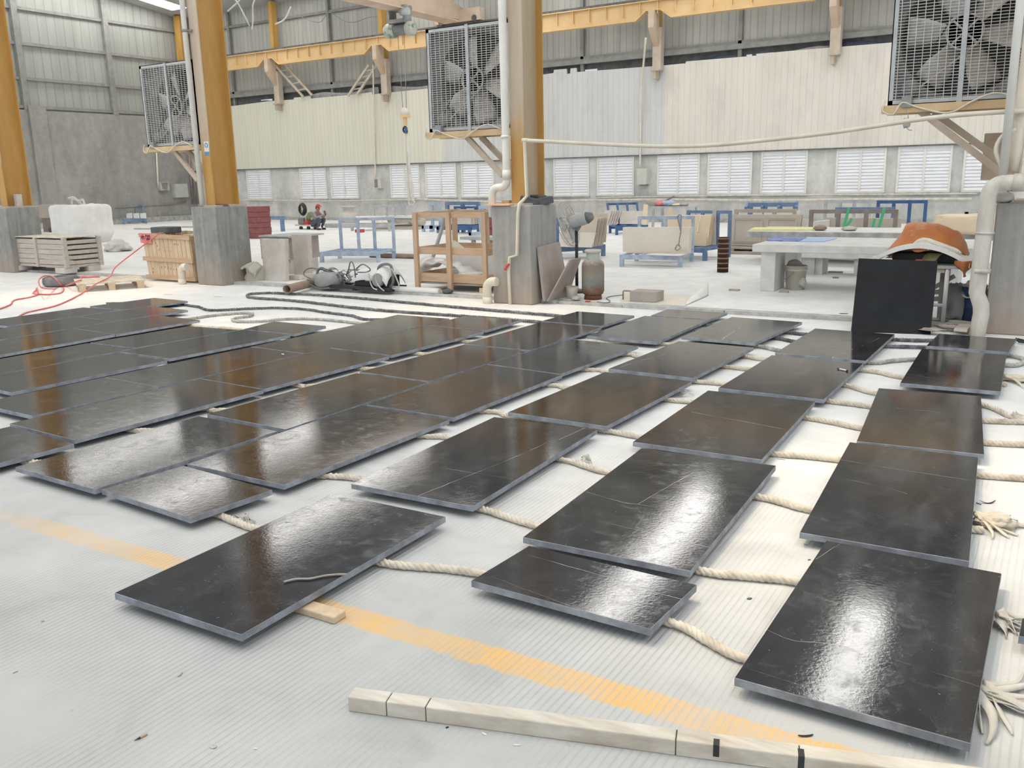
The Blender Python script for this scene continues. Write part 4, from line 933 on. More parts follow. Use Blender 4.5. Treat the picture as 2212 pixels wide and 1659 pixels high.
slab('L1', ext((168, 684), (243, 694), (0, 734)), lb('nearest', L_, ', cut by the left edge'))
slab('L2', [(171, 684), (246, 694), (405.4, 669.8), (331, 661.7)], lb('farthest', L_))
slab('N1', ext((178, 664.5), (256.8, 669.8), (2, 706)), lb('nearest', N_, ', cut by the left edge'))
slab('N2', [(193.5, 661.7), (260, 669), (408.7, 650), (331, 643.6)], lb('farthest', N_))

# ------------------------------------------------------------------ ropes
RR = .020
def rope(pxs, label, mt='rope', r=RR, step=.018, fray=None):
    P = smooth_path([f(x, y, r) for x, y in pxs], step)
    m = MB(); n = 3; pitch = .085
    s = 0; frames = []
    for i, p in enumerate(P):
        d = P[min(i + 1, len(P) - 1)] - P[max(i - 1, 0)]; d.z = 0; d.normalize()
        if i: s += (P[i] - P[i - 1]).length
        frames.append((p, V((-d.y, d.x, 0)), s))
    for k in range(n):
        pts = []
        for p, nn, s in frames:
            a = 2 * math.pi * (s / pitch + k / n); j = 1 + .18 * noise.noise(V((p.x * 9, p.y * 9, k * 5)))
            pts.append(p + nn * (r * .46 * math.cos(a)) + V((0, 0, r * .46 * math.sin(a))) + V((0, 0, 0)))
        rad = [r * .56 * (1 + .22 * noise.noise(V((q.x * 30, q.y * 30, k)))) for q in pts]
        m.tube(pts, rad, 6)
    o = m.build('rope', M[mt]); tag(o, label, 'rope', 'ropes laid under the slabs')
    return o
rope([(2118, 1500), (1990, 1490), (1800, 1462), (1612, 1424), (1530, 1385), (1450, 1345), (1200, 1280), (1040, 1240), (960, 1228), (830, 1216), (700, 1180), (545, 1140), (475, 1113), (400, 1088)], 'braided cream rope nearest the camera, under the short slab of the second row')
rope([(2148, 1340), (1950, 1300), (1720, 1256), (1620, 1245), (1510, 1232), (1330, 1180), (1160, 1136), (1100, 1118), (1042, 1100), (900, 1065), (775, 1034), (700, 1028), (400, 1018), (50, 997), (0, 992)], 'braided cream rope second from the camera, under the slab with the long glare')
rope([(2125, 1145), (1950, 1130), (1755, 1102), (1690, 1085), (1638, 1073), (1480, 1050), (1315, 1020), (1260, 1005), (1212, 992), (975, 946), (910, 942), (600, 935), (300, 930), (285, 928), (150, 915)], 'braided cream rope third from the camera, with loose flakes on it')
rope([(2240, 1035), (2112, 1026), (1960, 1012), (1810, 993), (1740, 985), (1672, 980), (1500, 962), (1380, 943), (1320, 932), (1200, 912), (1095, 897), (1042, 888), (700, 886), (475, 886), (440, 884), (250, 862)], 'braided cream rope fourth from the camera')
rope([(2240, 961), (2128, 956), (1990, 942), (1863, 925), (1800, 912), (1742, 902), (1620, 885), (1492, 868), (1442, 863), (1330, 850), (1225, 838), (1175, 831), (900, 832), (668, 834), (640, 832), (420, 800)], 'braided cream rope fifth from the camera')
rope([(2240, 912), (2122, 908), (2000, 895), (1880, 878), (1840, 872), (1790, 866), (1680, 848), (1560, 829), (1505, 824), (1400, 812), (1310, 802), (1268, 798), (1000, 796), (785, 796), (600, 780)], 'braided cream rope sixth from the camera')
rope([(2225, 908), (2180, 897), (2120, 874), (2000, 866), (1890, 849), (1850, 838), (1827, 832), (1730, 815), (1620, 798), (1570, 792), (1470, 780), (1375, 769), (1345, 765), (1100, 762), (905, 764), (700, 742)], 'braided cream rope seventh from the camera')
rope([(2175, 830), (2060, 823), (1945, 814), (1900, 804), (1860, 799), (1750, 787), (1650, 776), (1612, 770), (1530, 756), (1440, 743), (1200, 736), (1000, 737), (880, 726)], 'braided cream rope eighth from the camera, frayed at its right end')
rope([(1500, 729), (1560, 738), (1640, 748), (1685, 757), (1780, 772), (1880, 783), (1930, 779), (1975, 776), (2080, 772), (2165, 767), (2198, 771), (2214, 779), (2198, 788), (2165, 789), (2080, 792)], 'dark grey rope with a U-turn beside the fourth slab of the rightmost row', 'rope_grey')
rope([(2040, 752), (2000, 750), (1960, 749), (1915, 748), (1800, 744), (1720, 738), (1682, 731), (1600, 722), (1500, 715)], 'dark rope beside the foot of the standing black slab, the one nearer the camera', 'rope_dark')
rope([(2060, 737), (2010, 735.5), (1970, 735), (1928, 733), (1830, 727), (1740, 722), (1700, 718), (1600, 707), (1500, 700)], 'dark rope beside the foot of the standing black slab, the one nearer the wall', 'rope_dark')
rope([(1260, 690), (1215, 683), (1100, 673), (950, 660), (800, 646), (700, 638), (600, 633), (550, 634), (534, 638), (548, 643), (640, 650), (800, 668), (950, 679), (1100, 690), (1180, 697), (1230, 701)], 'long dark grey rope doubled back in a hairpin on the bare floor', 'rope_dark', .022, .03)
rope([(230, 655), (300, 655), (380, 656), (410, 660), (430, 663), (446, 669), (470, 670), (530, 667), (600, 665), (660, 668), (700, 674), (740, 679), (762, 682), (780, 688), (800, 690), (850, 690), (930, 694)], 'dark wavy rope on the bare floor coming out under the leftmost slab row', 'rope_dark', .020, .03)
rope([(360, 694), (420, 687), (455, 682), (500, 677.5), (530, 676), (546, 678), (538, 683), (515, 686), (502, 690), (512, 694), (560, 694), (620, 689), (680, 689), (740, 694), (790, 700), (840, 702)], 'pale grey rope folded in an S on the bare floor', 'rope_grey', .020, .03)
rope([(395, 701), (420, 704), (450, 706), (490, 708), (540, 712), (600, 716)], 'short pale rope end beside the small slab of the eighth row', 'rope', .018, .03)

# frayed rope ends: bundles of cloth strips
def strips(name, base, n, spread, length, dirn, mt, lab, seed, lump=None):
    random.seed(seed); b = f(*base, .0)
    m = MB()
    for k in range(n):
        a = dirn + random.uniform(-spread, spread); L = length * random.uniform(.45, 1.1); wd = random.uniform(.010, .026); ph = random.uniform(0, 6); tw = random.uniform(-1.5, 1.5)
        st = b + V((random.uniform(-.02, .02), random.uniform(-.035, .035), 0)); cur = random.uniform(-.9, .9)
        def P(u, v):
            aa = a + cur * u; q = st + V((math.cos(aa), math.sin(aa), 0)) * (L * u)
            w = wd * (1 - .75 * u ** 2); s_ = V((-math.sin(aa), math.cos(aa), 0)); t = tw * u * 2 + ph * .3
            z = .007 + .028 * (1 - u) * (.4 + .6 * abs(math.sin(ph))) + .012 * abs(math.sin(u * 5 + ph)) * (1 - u)
            return q + s_ * ((v - .5) * w * 2 * math.cos(t) * 1.0) + V((0, 0, max(.003, z + (v - .5) * w * 1.2 * math.sin(t))))
        m.grid(P, 12, 2)
    if lump:
        c = b + V((lump[0], lump[1], 0))
        m.blob(c + V((0, 0, lump[4] * .6)), (lump[2], lump[3], lump[4]), .55, 3.2, 26, 14, seed, flat=-lump[4] * .55)
    return tag(m.build(name, M[mt], solid=.003), lab, 'frayed rope', 'frayed rope ends beside the rightmost slab row')
strips('frayed_rope_end', (2104, 1500), 17, 1.0, .24, -.35, 'rag_grey', 'frayed grey rope end fanned out beside the near right corner of the nearest slab', 5)
strips('frayed_rope_end', (2150, 1348), 8, .7, .13, -.2, 'rag_grey', 'frayed rope end beside the slab corner cut by the right edge', 6)
strips('frayed_rope_end', (2108, 1130), 12, .9, .24, .15, 'rag', 'crumpled cream cloth bundle at the rope end beside the second slab of the rightmost row', 7, (.08, .01, .085, .07, .035))
strips('frayed_rope_end', (2166, 822), 12, .7, .3, .2, 'rag', 'frayed cream rope end beside the fourth slab of the rightmost row', 8, (.1, .02, .08, .05, .03))
strips('frayed_rope_end', (2192, 906), 6, .6, .12, .1, 'rag_grey', 'dark frayed strands on the rope at the right edge beside the third slab', 9)
strips('rope_flake', (1262, 1000), 5, 2.5, .05, 0, 'rag_grey', 'pale flakes loose on the third rope between second and third slab rows', 10)
strips('rope_flake', (520, 1132), 7, 2.5, .05, 0, 'rag_grey', 'curled pale flakes on the nearest rope beside the short fourth-row slab', 11)
strips('rope_flake', (1478, 858), 3, .5, .07, 1.6, 'rag_grey', 'white torn strip standing up from the fifth rope', 12)
strips('rope_flake', (2195, 742), 5, .6, .2, .1, 'black', 'black rubber scrap at the right edge beside the farthest slab of the rightmost row', 13)

# ------------------------------------------------------------------ timber and litter on the near floor
a, b = f(752, 1537, 0), f(1990, 1705, 0); b = a + (b - a) * 1.15
d = (b - a).normalized(); nrm = V((-d.y, d.x, 0)); r_ = root('timber_beam', a, 'long whitewashed timber beam lying across the near floor at the bottom edge', 'timber')
T = frame2(a, d)
L = (b - a).length; m = MB(T)
h, w = .052, .058
cuts = [0, .13, .26, 1.02, 1.36, L]
for c0, c1 in zip(cuts, cuts[1:]): m.box(c0 + .0012, 0, 0, c1 - .0012, w, h)
m.build('timber', M['wood_white'], r_, bevel=.004)
m = MB(T); m.box(.01, .004, .001, L - .01, w - .004, h - .003); c = m.build('timber_core', M['black'], r_); c['label'] = 'dark saw cuts'
m = MB(T); m.box(1.125, -.001, h * .3, 1.142, .03, h + .0008); m.box(1.355, -.001, .006, 1.372, w * .6, h + .0006); c = m.build('stain', M['black'], r_); c['label'] = 'black stain'
a, b = f(640, 1325, 0), f(722, 1350, 0); d = (b - a).normalized()
T = frame2(a - d * .2, d); tag(MB(T).box(0, 0, 0, .2 + (b - a).length, .07, .030).build('timber_offcut', M['wood_pale'], bevel=.006), 'short timber offcut sticking out under the nearest slab of the third row', 'timber')
z = ZT + .006
tag(MB().tube(smooth_path([f(x, y, z) for x, y in ((613, 1257), (640, 1251), (670, 1250), (700, 1244), (730, 1241), (750, 1241))], .01), .0048, 8).build('rubber_stick', M['stone_brown']), 'thin brown rubber stick lying on the nearest slab of the third row', 'stick')
a, b = f(1809, 796, ZT + .007), f(1831, 801, ZT + .007)
r = root('marker_pen', a.lerp(b, .5), 'black and white marker pen lying on a slab of the second row', 'pen')
MB().cyl(a.lerp(b, .22), a.lerp(b, .9), .007, n=12).build('barrel', M['white'], r); MB().cyl(a.lerp(b, .9), b, .0072, n=12).build('end_cap', M['black'], r)
MB().cyl(a, a.lerp(b, .22), .0045, .0065, n=12).build('cap', M['black'], r)
a, b = f(290, 1600, .004), f(318, 1585, .004)
r = root('pencil_stub', a.lerp(b, .5), 'short brown pencil stub on the floor near the bottom left', 'pencil')
MB().cyl(a.lerp(b, .45), b, .0035, n=8).build('shaft', M['wood'], r); MB().cyl(a, a.lerp(b, .45), .0008, .0035, n=8).build('tip', M['black'], r)
def scrap(px, py, L, w, ang, mt, lab, cat='scrap', curl=0, z=.002, name='scrap', h=.002):
    g = f(px, py, z); T = Matrix.Translation(g) @ Matrix.Rotation(ang, 4, 'Z')
    def P(u, v): return V(((u - .5) * L, (v - .5) * w * (1 - .6 * abs(2 * u - 1) ** 2) + curl * L * (u - .5) ** 2, .3 * abs(curl) * L * (2 * u - 1) ** 2))
    return tag(MB(T).grid(P, 10, 2).build(name, M[mt], solid=h), lab, cat, 'litter on the floor')
scrap(1741, 1590, .045, .008, .6, 'black', 'black leaf-like scrap on the yellow stripe below the nearest right slab', curl=.2)
scrap(1046, 1585, .020, .008, -.2, 'white', 'small white paper chip in front of the timber beam, left one')
scrap(1117, 1609, .022, .006, .5, 'white', 'small white paper chip in front of the timber beam, right one')
scrap(966, 1571, .010, .006, 1.2, 'black', 'tiny dark scrap touching the front of the timber beam')
scrap(1966, 1610, .018, .004, 2.2, 'white', 'white cigarette-like stub under the front edge of the nearest right slab')
scrap(390, 1458, .028, .004, 1.9, 'galv_dk', 'thin grey curl on the left floor', curl=.3)
scrap(460, 1614, .022, .012, .4, 'stone_grey', 'grey flake of plaster at the bottom left', curl=.3)
scrap(552, 1617, .014, .005, .2, 'white', 'small white flake at the bottom left right of the grey flake')
scrap(92, 1342, .012, .004, 1.0, 'galv_dk', 'tiny grey scrap near the left edge of the near floor')
scrap(33, 1452, .016, .003, 1.4, 'galv_dk', 'thin grey thread at the left edge of the near floor')
scrap(1619, 1293, .022, .014, .9, 'gravelblack', 'dark crumpled scrap on the floor between the two nearest right slab rows')
scrap(1748, 1209, .014, .008, .9, 'gravelblack', 'dark scrap at the left edge of the nearest right slab')
scrap(1374, 1078, .020, .008, -.4, 'galv_dk', 'grey scrap on the floor between the second and third slab rows')
scrap(1740, 1176, .020, .008, -.5, 'stone_brown', 'brown scrap under the corner of the second slab of the rightmost row')
scrap(1687, 992, .05, .005, .1, 'stone_brown', 'brown stick scrap on the floor below the fourth rope')
scrap(1598, 1512 - 820, .10, .012, 1.2, 'galv_dk', 'grey leaf-like scrap behind the farthest slab of the third row', curl=.4)
scrap(2114, 1088, .03, .008, -.6, 'black', 'black thread end on the warm lit floor right of the second right slab')
scrap(2135, 1087, .075, .012, .5, 'black', 'bent black strip above the crumpled cloth bundle', curl=.5)
scrap(611, 765, .06, .018, -.4, 'white', 'white chip on the second slab of the seventh row', z=ZT + .004)
scrap(1822, 677, .10, .03, .2, 'black', 'dark scrap on the raised floor left of the standing black slab', z=K + .004)
scrap(585, 1030 - 340, .12, .03, 1.0, 'stone_grey', 'grey scrap on the bare floor beside the folded pale rope')
scrap(362, 636, .16, .06, .2, 'stone_grey', 'pale scrap on the bare floor right of the low pallet')
scrap(470, 641, .14, .05, .2, 'stone_grey', 'pale scrap on the bare floor below the second plinth')
# ================================================================== things on the floor, left half and centre
def mpp(g):
    return (CM.transposed() @ (V(g) - V((0, 0, CH)))).z / FPX
def cframe(C, X, Y):
    """skewless frame at corner C: local x towards X, y towards Y; returns matrix and lengths"""
    u = V((X.x - C.x, X.y - C.y, 0)); v = V((Y.x - C.x, Y.y - C.y, 0)); lu, lv = u.length, v.length
    u.normalize(); n = V((-u.y, u.x, 0))
    if n.dot(v) < 0: n = -n
    return Matrix(((u.x, n.x, 0, C.x), (u.y, n.y, 0, C.y), (0, 0, 1, C.z), (0, 0, 0, 1))), lu, lv
# --- slatted crate at the left edge
C, X, Y = f(146, 591, K), f(28, 583, K), f(212, 583, K)
T, lx, ly = cframe(C, X, Y); h = hz(C, 140, 515) - K; z0 = .10; ly = min(ly, 1.25)
r = root('slatted_crate', C, 'dusty slatted timber crate standing on blocks beside the left edge plinth', 'crate')
for (a, b) in ((0, 0), (lx / 2, 0), (lx, 0), (0, ly), (lx, ly)):
    m = MB(T); w = .045
    m.box(a - w if a > 0 else a - .03, b - .03, z0, a + .03 if a < lx else a, b + .05, h); m.build('post', M['wood_grey'], r)
n = 5
def slats(face):
    m = MB(T)
    for k in range(n):
        za = z0 + .06 + (h - z0 - .08) * k / n; zb_ = za + (h - z0) / n * (.80 if face in 'fb' else .62)
        if face == 'f': m.box(.02, .0, za, lx - .02, .018, zb_)
        if face == 'b': m.box(.02, ly - .02, za, lx - .02, ly, zb_)
        if face == 's': m.box(.0, .03, za, .018, ly - .03, zb_)
        if face == 'l': m.box(lx - .02, .03, za, lx, ly - .03, zb_)
    return m
for c in 'fbsl': slats(c).build('slat_side', M['wood_grey'], r)
m = MB(T)
for k in range(9): m.box(lx * k / 9 + .006, -.02, h, lx * (k + 1) / 9 - .006, ly + .02, h + .018)
m.build('plank_top', M['wood_white'], r)
m = MB(T); m.box(.01, .01, z0, lx, ly, z0 + .05); m.build('bottom', M['wood_grey'], r)
for (a, b, lab) in ((lx - .32, -.03, 'grey concrete block under the left end of the slatted crate'), (-.02, -.06, 'grey concrete block under the front corner of the slatted crate'), (-.03, ly - .28, 'grey concrete block under the right end of the slatted crate')):
    tag(MB(T).box(a, b, 0, a + .34, b + .26, z0).build('concrete_block', M['stone_grey'], bevel=.01), lab, 'block', 'blocks under the slatted crate')
# --- bulk bag
g = f(180, 527, K); gc = oy(180, 500, g.y + .5); gc.z = K; w = 127 * mpp(gc) / 1.30
bt = hz(g, 180, 442) - K
r = root('bulk_bag', g, 'big white woven bulk bag standing behind the slatted crate', 'bag')
m = MB()
def P(u, v):
    th = 2 * math.pi * u; e = .42
    c_, s_ = math.cos(th), math.sin(th)
    cx_, sx_ = math.copysign(abs(c_) ** e, c_), math.copysign(abs(s_) ** e, s_)
    if v < .78:
        t = v / .78; rr = (.86 + .14 * min(1, t * 4) + .03 * math.sin(t * 3)) * (1 if t < .93 else 1 - .06 * (t - .93) / .07); z = bt * t
    else:
        t = (v - .78) / .22; rr = .94 * (1 - t); z = bt * (1 - .10 * t ** .7)
    k = 1 + .045 * noise.noise(V((cx_ * 2, sx_ * 2, z * 2.5)))
    return gc + V((cx_ * w / 2 * rr * k, sx_ * w / 2 * rr * k, z + .05 * noise.noise(V((cx_ * 3 * rr, sx_ * 3 * rr, 1))) * (v > .7)))
m.grid(P, 56, 30); m.build('sack_body', M['bag_white'], r)
m = MB()
for pts in (((-.25, .5, 0), (-.16, .5, .16), (.1, .55, .1), (.32, .5, .14), (.42, .5, -.02)), ((-.3, .45, .18), (-.1, .5, .2), (.05, .6, .02), (.2, .7, -.05))):
    m.tube(smooth_path([gc + V((a, b - .6, bt + c)) for a, b, c in pts], .04), .035, 6)
m.build('lifting_loop', M['bag_grey'], r)
g = f(240, 544, K); mp = mpp(g)
tag(MB().blob(g + V((0, .2, .10)), (28 * mp, .3, .17), .4, 2.6, 26, 16, 3, flat=-.095).build('empty_sack', M['bag_grey']), 'crumpled dusty white sack on the floor right of the bulk bag', 'sack')
# --- planked crate with a red sign
Yp = f(372, 604, K).y
q = [oy(323, 600, Yp), oy(421, 606, Yp), oy(407, 511, Yp + .02), oy(306, 505, Yp + .02)]
q[0].z = q[1].z = K
r = root('planked_crate', (q[0] + q[1]) / 2, 'raw timber planked crate with a red paper sign left of the second plinth', 'crate')
D = V((0, .95, 0)); n = 11
for nm, off in (('front_side', V()), ('back_side', D)):
    m = MB()
    for k in range(n):
        a, b = k / n + .004, (k + 1) / n - .004
        P4 = [q[0].lerp(q[1], a), q[0].lerp(q[1], b), q[3].lerp(q[2], b), q[3].lerp(q[2], a)]
        m.prism([p + off for p in P4], (0, .022, 0))
    m.build(nm, M['wood_pale'], r)
for nm, i, j in (('left_side', 0, 3), ('right_side', 1, 2)):
    m = MB()
    for k in range(8):
        a, b = D * (k / 8 + .01), D * ((k + 1) / 8 - .01)
        m.prism([q[i] + a, q[i] + b, q[j] + b, q[j] + a], (.022, 0, 0))
    m.build(nm, M['wood'], r)
for t in (.97, .45, .04):
    a, b = q[0].lerp(q[3], t), q[1].lerp(q[2], t); m = MB(); m.beam(a + V((-.05, -.015, 0)), b + V((.05, -.015, 0)), .03, .07); m.build('batten', M['wood_x'], r)
def onq(u, v, d=.003): return q[0].lerp(q[1], u).lerp(q[3].lerp(q[2], u), v) + V((0, -d, 0))
sg = [onq(-.02, .80, .034), onq(.22, .80, .034), onq(.235, 1.02, .034), onq(-.01, 1.02, .034)]
m = MB(); m.prism(sg, (0, .004, 0)); s_ = m.build('paper_sign', M['redpaper'], r); s_['label'] = 'red paper sign with two handwritten black characters'
def sp(u, v): return sg[0].lerp(sg[1], u).lerp(sg[3].lerp(sg[2], u), v) + V((0, -.002, 0))
m = MB()
def stroke(pl, w=.013):
    for (a, b), (c, d) in zip(pl, pl[1:]): m.beam(sp(a, b), sp(c, d), .002, w, (0, 1, 0)) if False else m.beam(sp(a, b), sp(c, d), w, .002, (0, 1, 0))
for st in ([(.06, .66), (.44, .66)], [(.25, .88), (.25, .30)], [(.24, .64), (.08, .42)], [(.26, .64), (.44, .40)],
           [(.52, .76), (.70, .76), (.68, .58)], [(.60, .90), (.50, .58)], [(.76, .80), (.76, .62), (.90, .62), (.90, .80), (.76, .80)], [(.52, .48), (.94, .48)], [(.72, .56), (.72, .22)], [(.70, .46), (.54, .28)], [(.74, .46), (.93, .27)]): stroke(st)
m.build('handwriting', M['ink'], s_)
random.seed(12)
for nm, mt, spots in (('red_stencil', 'redpaper', ((.36, .80), (.42, .72), (.46, .72), (.52, .72), (.58, .72), (.43, .64), (.48, .645), (.53, .64), (.58, .64), (.36, .815))), ('black_stencil', 'ink', ((.28, .80), (.30, .74), (.33, .66), (.68, .80), (.72, .81), (.76, .80), (.32, .26), (.40, .27), (.46, .25), (.52, .24), (.58, .23), (.64, .23), (.12, .22), (.11, .14)))):
    m = MB()
    for u, v in spots:
        p = onq(u, v, .0026)
        m.beam(p + V((-.012, 0, -.012)), p + V((.012, 0, .008)), .006, .001, (0, 1, 0)); m.beam(p + V((-.010, 0, .012)), p + V((.012, 0, .012)), .005, .001, (0, 1, 0))
    m.build(nm, M[mt], r)
c = oy(359, 499, Yp + .62); T = Matrix.Translation((c.x, c.y, q[2].z)) @ Matrix.Rotation(.05, 4, 'Z'); w = 27 * mpp(c)
m = MB(T); m.box(-w, -.16, .012, w, .16, .12); tag(m.build('kerb_stone', M['gravelblack'], bevel=.015), 'dark grey stone block lying on top of the planked crate', 'stone')
m = MB(); m.box(q[2].x - .5, Yp + .3, q[2].z - .02, q[2].x + .02, Yp + .95, q[2].z + .012); tag(m.build('loose_boards', M['wood_pale']), 'loose plank lid on the planked crate under the dark stone', 'board')
# --- low pallet, tyre and red hose
C, X, Y = f(172, 632, 0), f(312, 622, 0), f(146, 617, 0)
T, lx, ly = cframe(C, X, Y); h = .135; ly = 1.0
r = root('low_pallet', C, 'low pale timber pallet on the floor in front of the slatted crate', 'pallet')
for k in range(5): m = MB(T); m.box(-.03, ly * k / 5 + .01, h - .02, lx + .03, ly * (k + 1) / 5 - .03, h); m.build('deck_board', M['wood_white'], r)
for a in (0, lx / 2 - .05, lx - .10):
    for b in (0, ly / 2 - .06, ly - .12): m = MB(T); m.box(a, b, .0, a + .10, b + .12, h - .045); m.build('block', M['wood_pale'], r)
    m = MB(T); m.box(a - .01, 0, h - .045, a + .11, ly, h - .02); m.build('stringer', M['wood_pale'], r)
g = f(108, 620, 0); w = 38 * mpp(g)
tag(MB().lathe([(w * .5, .02), (w * .8, .0), (w * .97, .03), (w, .08), (w * .97, .14), (w * .85, .16), (w * .6, .165), (w * .5, .14), (w * .5, .02)], g + V((0, .22, 0)), 36).build('tyre', M['black_dust']), 'dusty black tyre lying on the floor beside the low pallet', 'tyre')
hose1 = [oy(345, 503, Yp - .02), oy(330, 515, Yp - .2)] + [f(x, y, z) for x, y, z in ((290, 545, .52), (250, 577, .30), (238, 597, .17), (210, 612, .15), (195, 622, .10), (180, 632, .02), (150, 648, .012), (118, 661, .012), (80, 670, .012), (55, 676, .012), (30, 690, .012))]
tag(MB().tube(smooth_path(hose1, .04), .011, 6).build('hose', M['hose']), 'pink red hose slanting from the planked crate down to the leftmost slabs', 'hose')
hose2 = [(176, 604, .152), (158, 611, .15), (140, 618, .012), (118, 624, .012), (92, 622, .18), (84, 612, .18), (86, 602, .18), (97, 596, .18), (113, 597, .19), (124, 606, .18), (134, 618, .012), (137, 625, .012), (130, 633, .012), (105, 636, .012), (78, 635, .012), (71, 633, .012), (77, 628, .025), (80, 622, .035), (81, 632, .03), (80, 637, .014), (60, 643, .012), (36, 647, .012), (27, 651, .012), (22, 658, .012), (0, 667, .012), (-20, 672, .012)]
tag(MB().tube(smooth_path([f(x, y, z) for x, y, z in hose2], .03), .011, 6).build('hose', M['hose']), 'pink red hose looped over the tyre beside the low pallet', 'hose')
m = MB()
for a, b in ((168, 602), (178, 598), (192, 599), (205, 598)): m.blob(f(a, b, .02), (.10, .08, .02), .4, 3, 10, 8, a)
tag(m.build('red_rag', M['redpaper']), 'flat red rag on the kerb behind the low pallet', 'rag')
# --- sack and stone pieces right of the second plinth
g = f(534, 608, K); mp = mpp(g)
r = root('cement_sack', g, 'folded beige woven sack standing against the second plinth', 'sack')
def P(u, v):
    th = 2 * math.pi * u; t = v
    rr = (1.0 + .05 * math.sin(t * 3) - .30 * t ** 2) * (1 if t < .9 else math.sqrt(max(0, 1 - ((t - .9) / .1) ** 2)) * 1.0)
    k = 1 + .16 * noise.noise(V((math.cos(th) * 1.6, math.sin(th) * 1.6, t * 3)))
    return g + V((math.cos(th) * 22 * mp * rr * k, .2 + math.sin(th) * .17 * rr * k, 34 * mp * t))
MB().grid(P, 30, 24).build('sack_body', M['sack'], r)
def P2(u, v):
    x = -21 + 44 * u; z = 31 + 11 * math.sin(u * 2.6) - 20 * v * (.35 + .65 * u) - 8 * u * u
    return g + V((x * mp, .2 - .19 * math.sin(min(1, v * 1.25) * 1.57) - .02 * math.sin(u * 14 + v * 5), z * mp + .012 * math.sin(u * 22)))
MB().grid(P2, 22, 8).build('folded_flap', M['sack'], r, solid=.014)
def upright(px4, yb, lean, thick, mt, name, lab, cat, zb_=K, group=None):
    """a slab standing on edge, given by the pixels of its front face (bl, br, tr, tl)"""
    B0, B1 = oy(*px4[0], yb), oy(*px4[1], yb); B0.z = B1.z = zb_
    T1, T0 = oy(*px4[2], yb + lean), oy(*px4[3], yb + lean)
    m = MB(); m.prism([B0, B1, T1, T0], (0, thick, 0))
    return tag(m.build(name, mt, bevel=.004), lab, cat, group)
y1 = f(594, 607, K).y
upright([(571, 607), (618, 608), (616, 516), (563, 515)], y1, .12, .07, M['stone_grey'], 'limestone_slab', 'pale stone panel standing upright beside the beige sack', 'stone panel')
y2 = f(650, 597, K).y
upright([(636, 594), (668, 598), (664, 507), (629, 506)], y2, .05, .10, M['stone_grey'], 'limestone_slab', 'pale stone panel with a notched top standing right of the other upright panel', 'stone panel')
a = f(622, 604, K); m = MB(); m.box(a.x, a.y, K, a.x + 36 * mpp(a), a.y + .45, K + .07); tag(m.build('stone_tile', M['stone_grey'], bevel=.006), 'pale stone tile lying on the floor between the two upright panels', 'stone')
a = f(556, 592, K); wd = 78 * mpp(a); tp = hz(a, 556, 512); a.y += .15
r = root('slatted_crate', a, 'grey slatted crate behind the two upright stone panels', 'crate')
m = MB(); m.box(a.x, a.y + .03, K + .25, a.x + wd, a.y + .8, tp - .02); m.build('inner_load', M['stone_brown'], r)
for k in range(6):
    za = K + .26 + (tp - K - .28) * k / 6; m = MB(); m.box(a.x - .02, a.y, za, a.x + wd + .02, a.y + .03, za + (tp - K - .26) / 6 * .86); m.build('slat', M['wood_grey'], r)
for b in (.06, wd / 2, wd - .1): m = MB(); m.box(a.x + b, a.y + .05, K, a.x + b + .10, a.y + .75, K + .25); m.build('foot', M['stone_grey'], r)
m = MB(); m.box(a.x - .03, a.y - .02, tp - .01, a.x + wd + .1, a.y + .85, tp + .02); m.build('lid', M['greysteel'], r)
# --- brown pipe
p, q_ = f(620, 634, K), f(700, 612, K); rr = .062; p.z = q_.z = K + rr; q_ = p + (q_ - p) * 1.25
r = root('brown_pipe', p, 'open brown pipe lying across the kerb left of the cable pile', 'pipe')
MB().tube([p, q_], rr, 20, cap=False).build('tube', M['rustpipe'], r, solid=.006)
# --- pump set with a tangle of cables
ym = f(760, 628, K).y + .12
def o(px, py, dy=0): return oy(px, py, ym + dy)
g = o(765, 628); g.z = K
r = root('grinding_machine', g, 'black and grey polishing machine under a tangle of grey cables', 'machine')
a, b = o(770, 612), o(836, 593)
m = MB(); m.box(a.x, ym - .05, K + .06, b.x, ym + .3, b.z); m.build('housing', M['black'], r, bevel=.02)
a2, b2 = o(768, 600), o(842, 577)
m = MB()
def P(u, v):
    x = a2.x + (b2.x - a2.x) * u; return V((x, ym - .10 + .45 * v, a2.z + .10 + .05 * math.sin(u * 4) + (.10 * (u > .6)) * math.sin((u - .6) / .4 * math.pi) - .16 * (abs(v - .5) * 2) ** 3))
m.grid(P, 16, 8); m.build('white_cover', M['plastic_film'], r, solid=.008)
a3 = o(794, 606); m = MB(); m.box(a3.x, ym - .056, a3.z - .0, a3.x + .07, ym - .049, a3.z + .08); c = m.build('label_plate', M['mat_yellow'], r); c['label'] = 'yellow label plate'
c3 = o(824, 604); m = MB(); m.lathe([(0, -.12), (.085, -.12), (.10, -.1), (.10, .1), (0, .1)], c3, 20, frame=(V((1, 0, 0)), V((0, 0, 1)), V((0, 1, 0)))); m.build('motor', M['galv_dk'], r)
c4 = o(712, 606); m = MB(); m.lathe([(0, -.2), (.11, -.19), (.14, -.1), (.13, .14), (.06, .24), (0, .24)], c4, 20, frame=(V((0, 1, 0)), V((0, 0, 1)), V((1, .2, 0)).normalized())); m.build('drum_motor', M['galv_dk'], r)
m = MB(); a5, b5 = o(695, 622), o(850, 622); m.box(a5.x, ym - .1, K + .02, b5.x, ym - .04, K + .07); m.box(a5.x, ym + .25, K + .02, b5.x, ym + .31, K + .07)
for xx in (a5.x + .1, (a5.x + b5.x) / 2, b5.x - .1): m.box(xx, ym - .1, K, xx + .06, ym + .31, K + .03)
m.build('skid', M['black'], r)
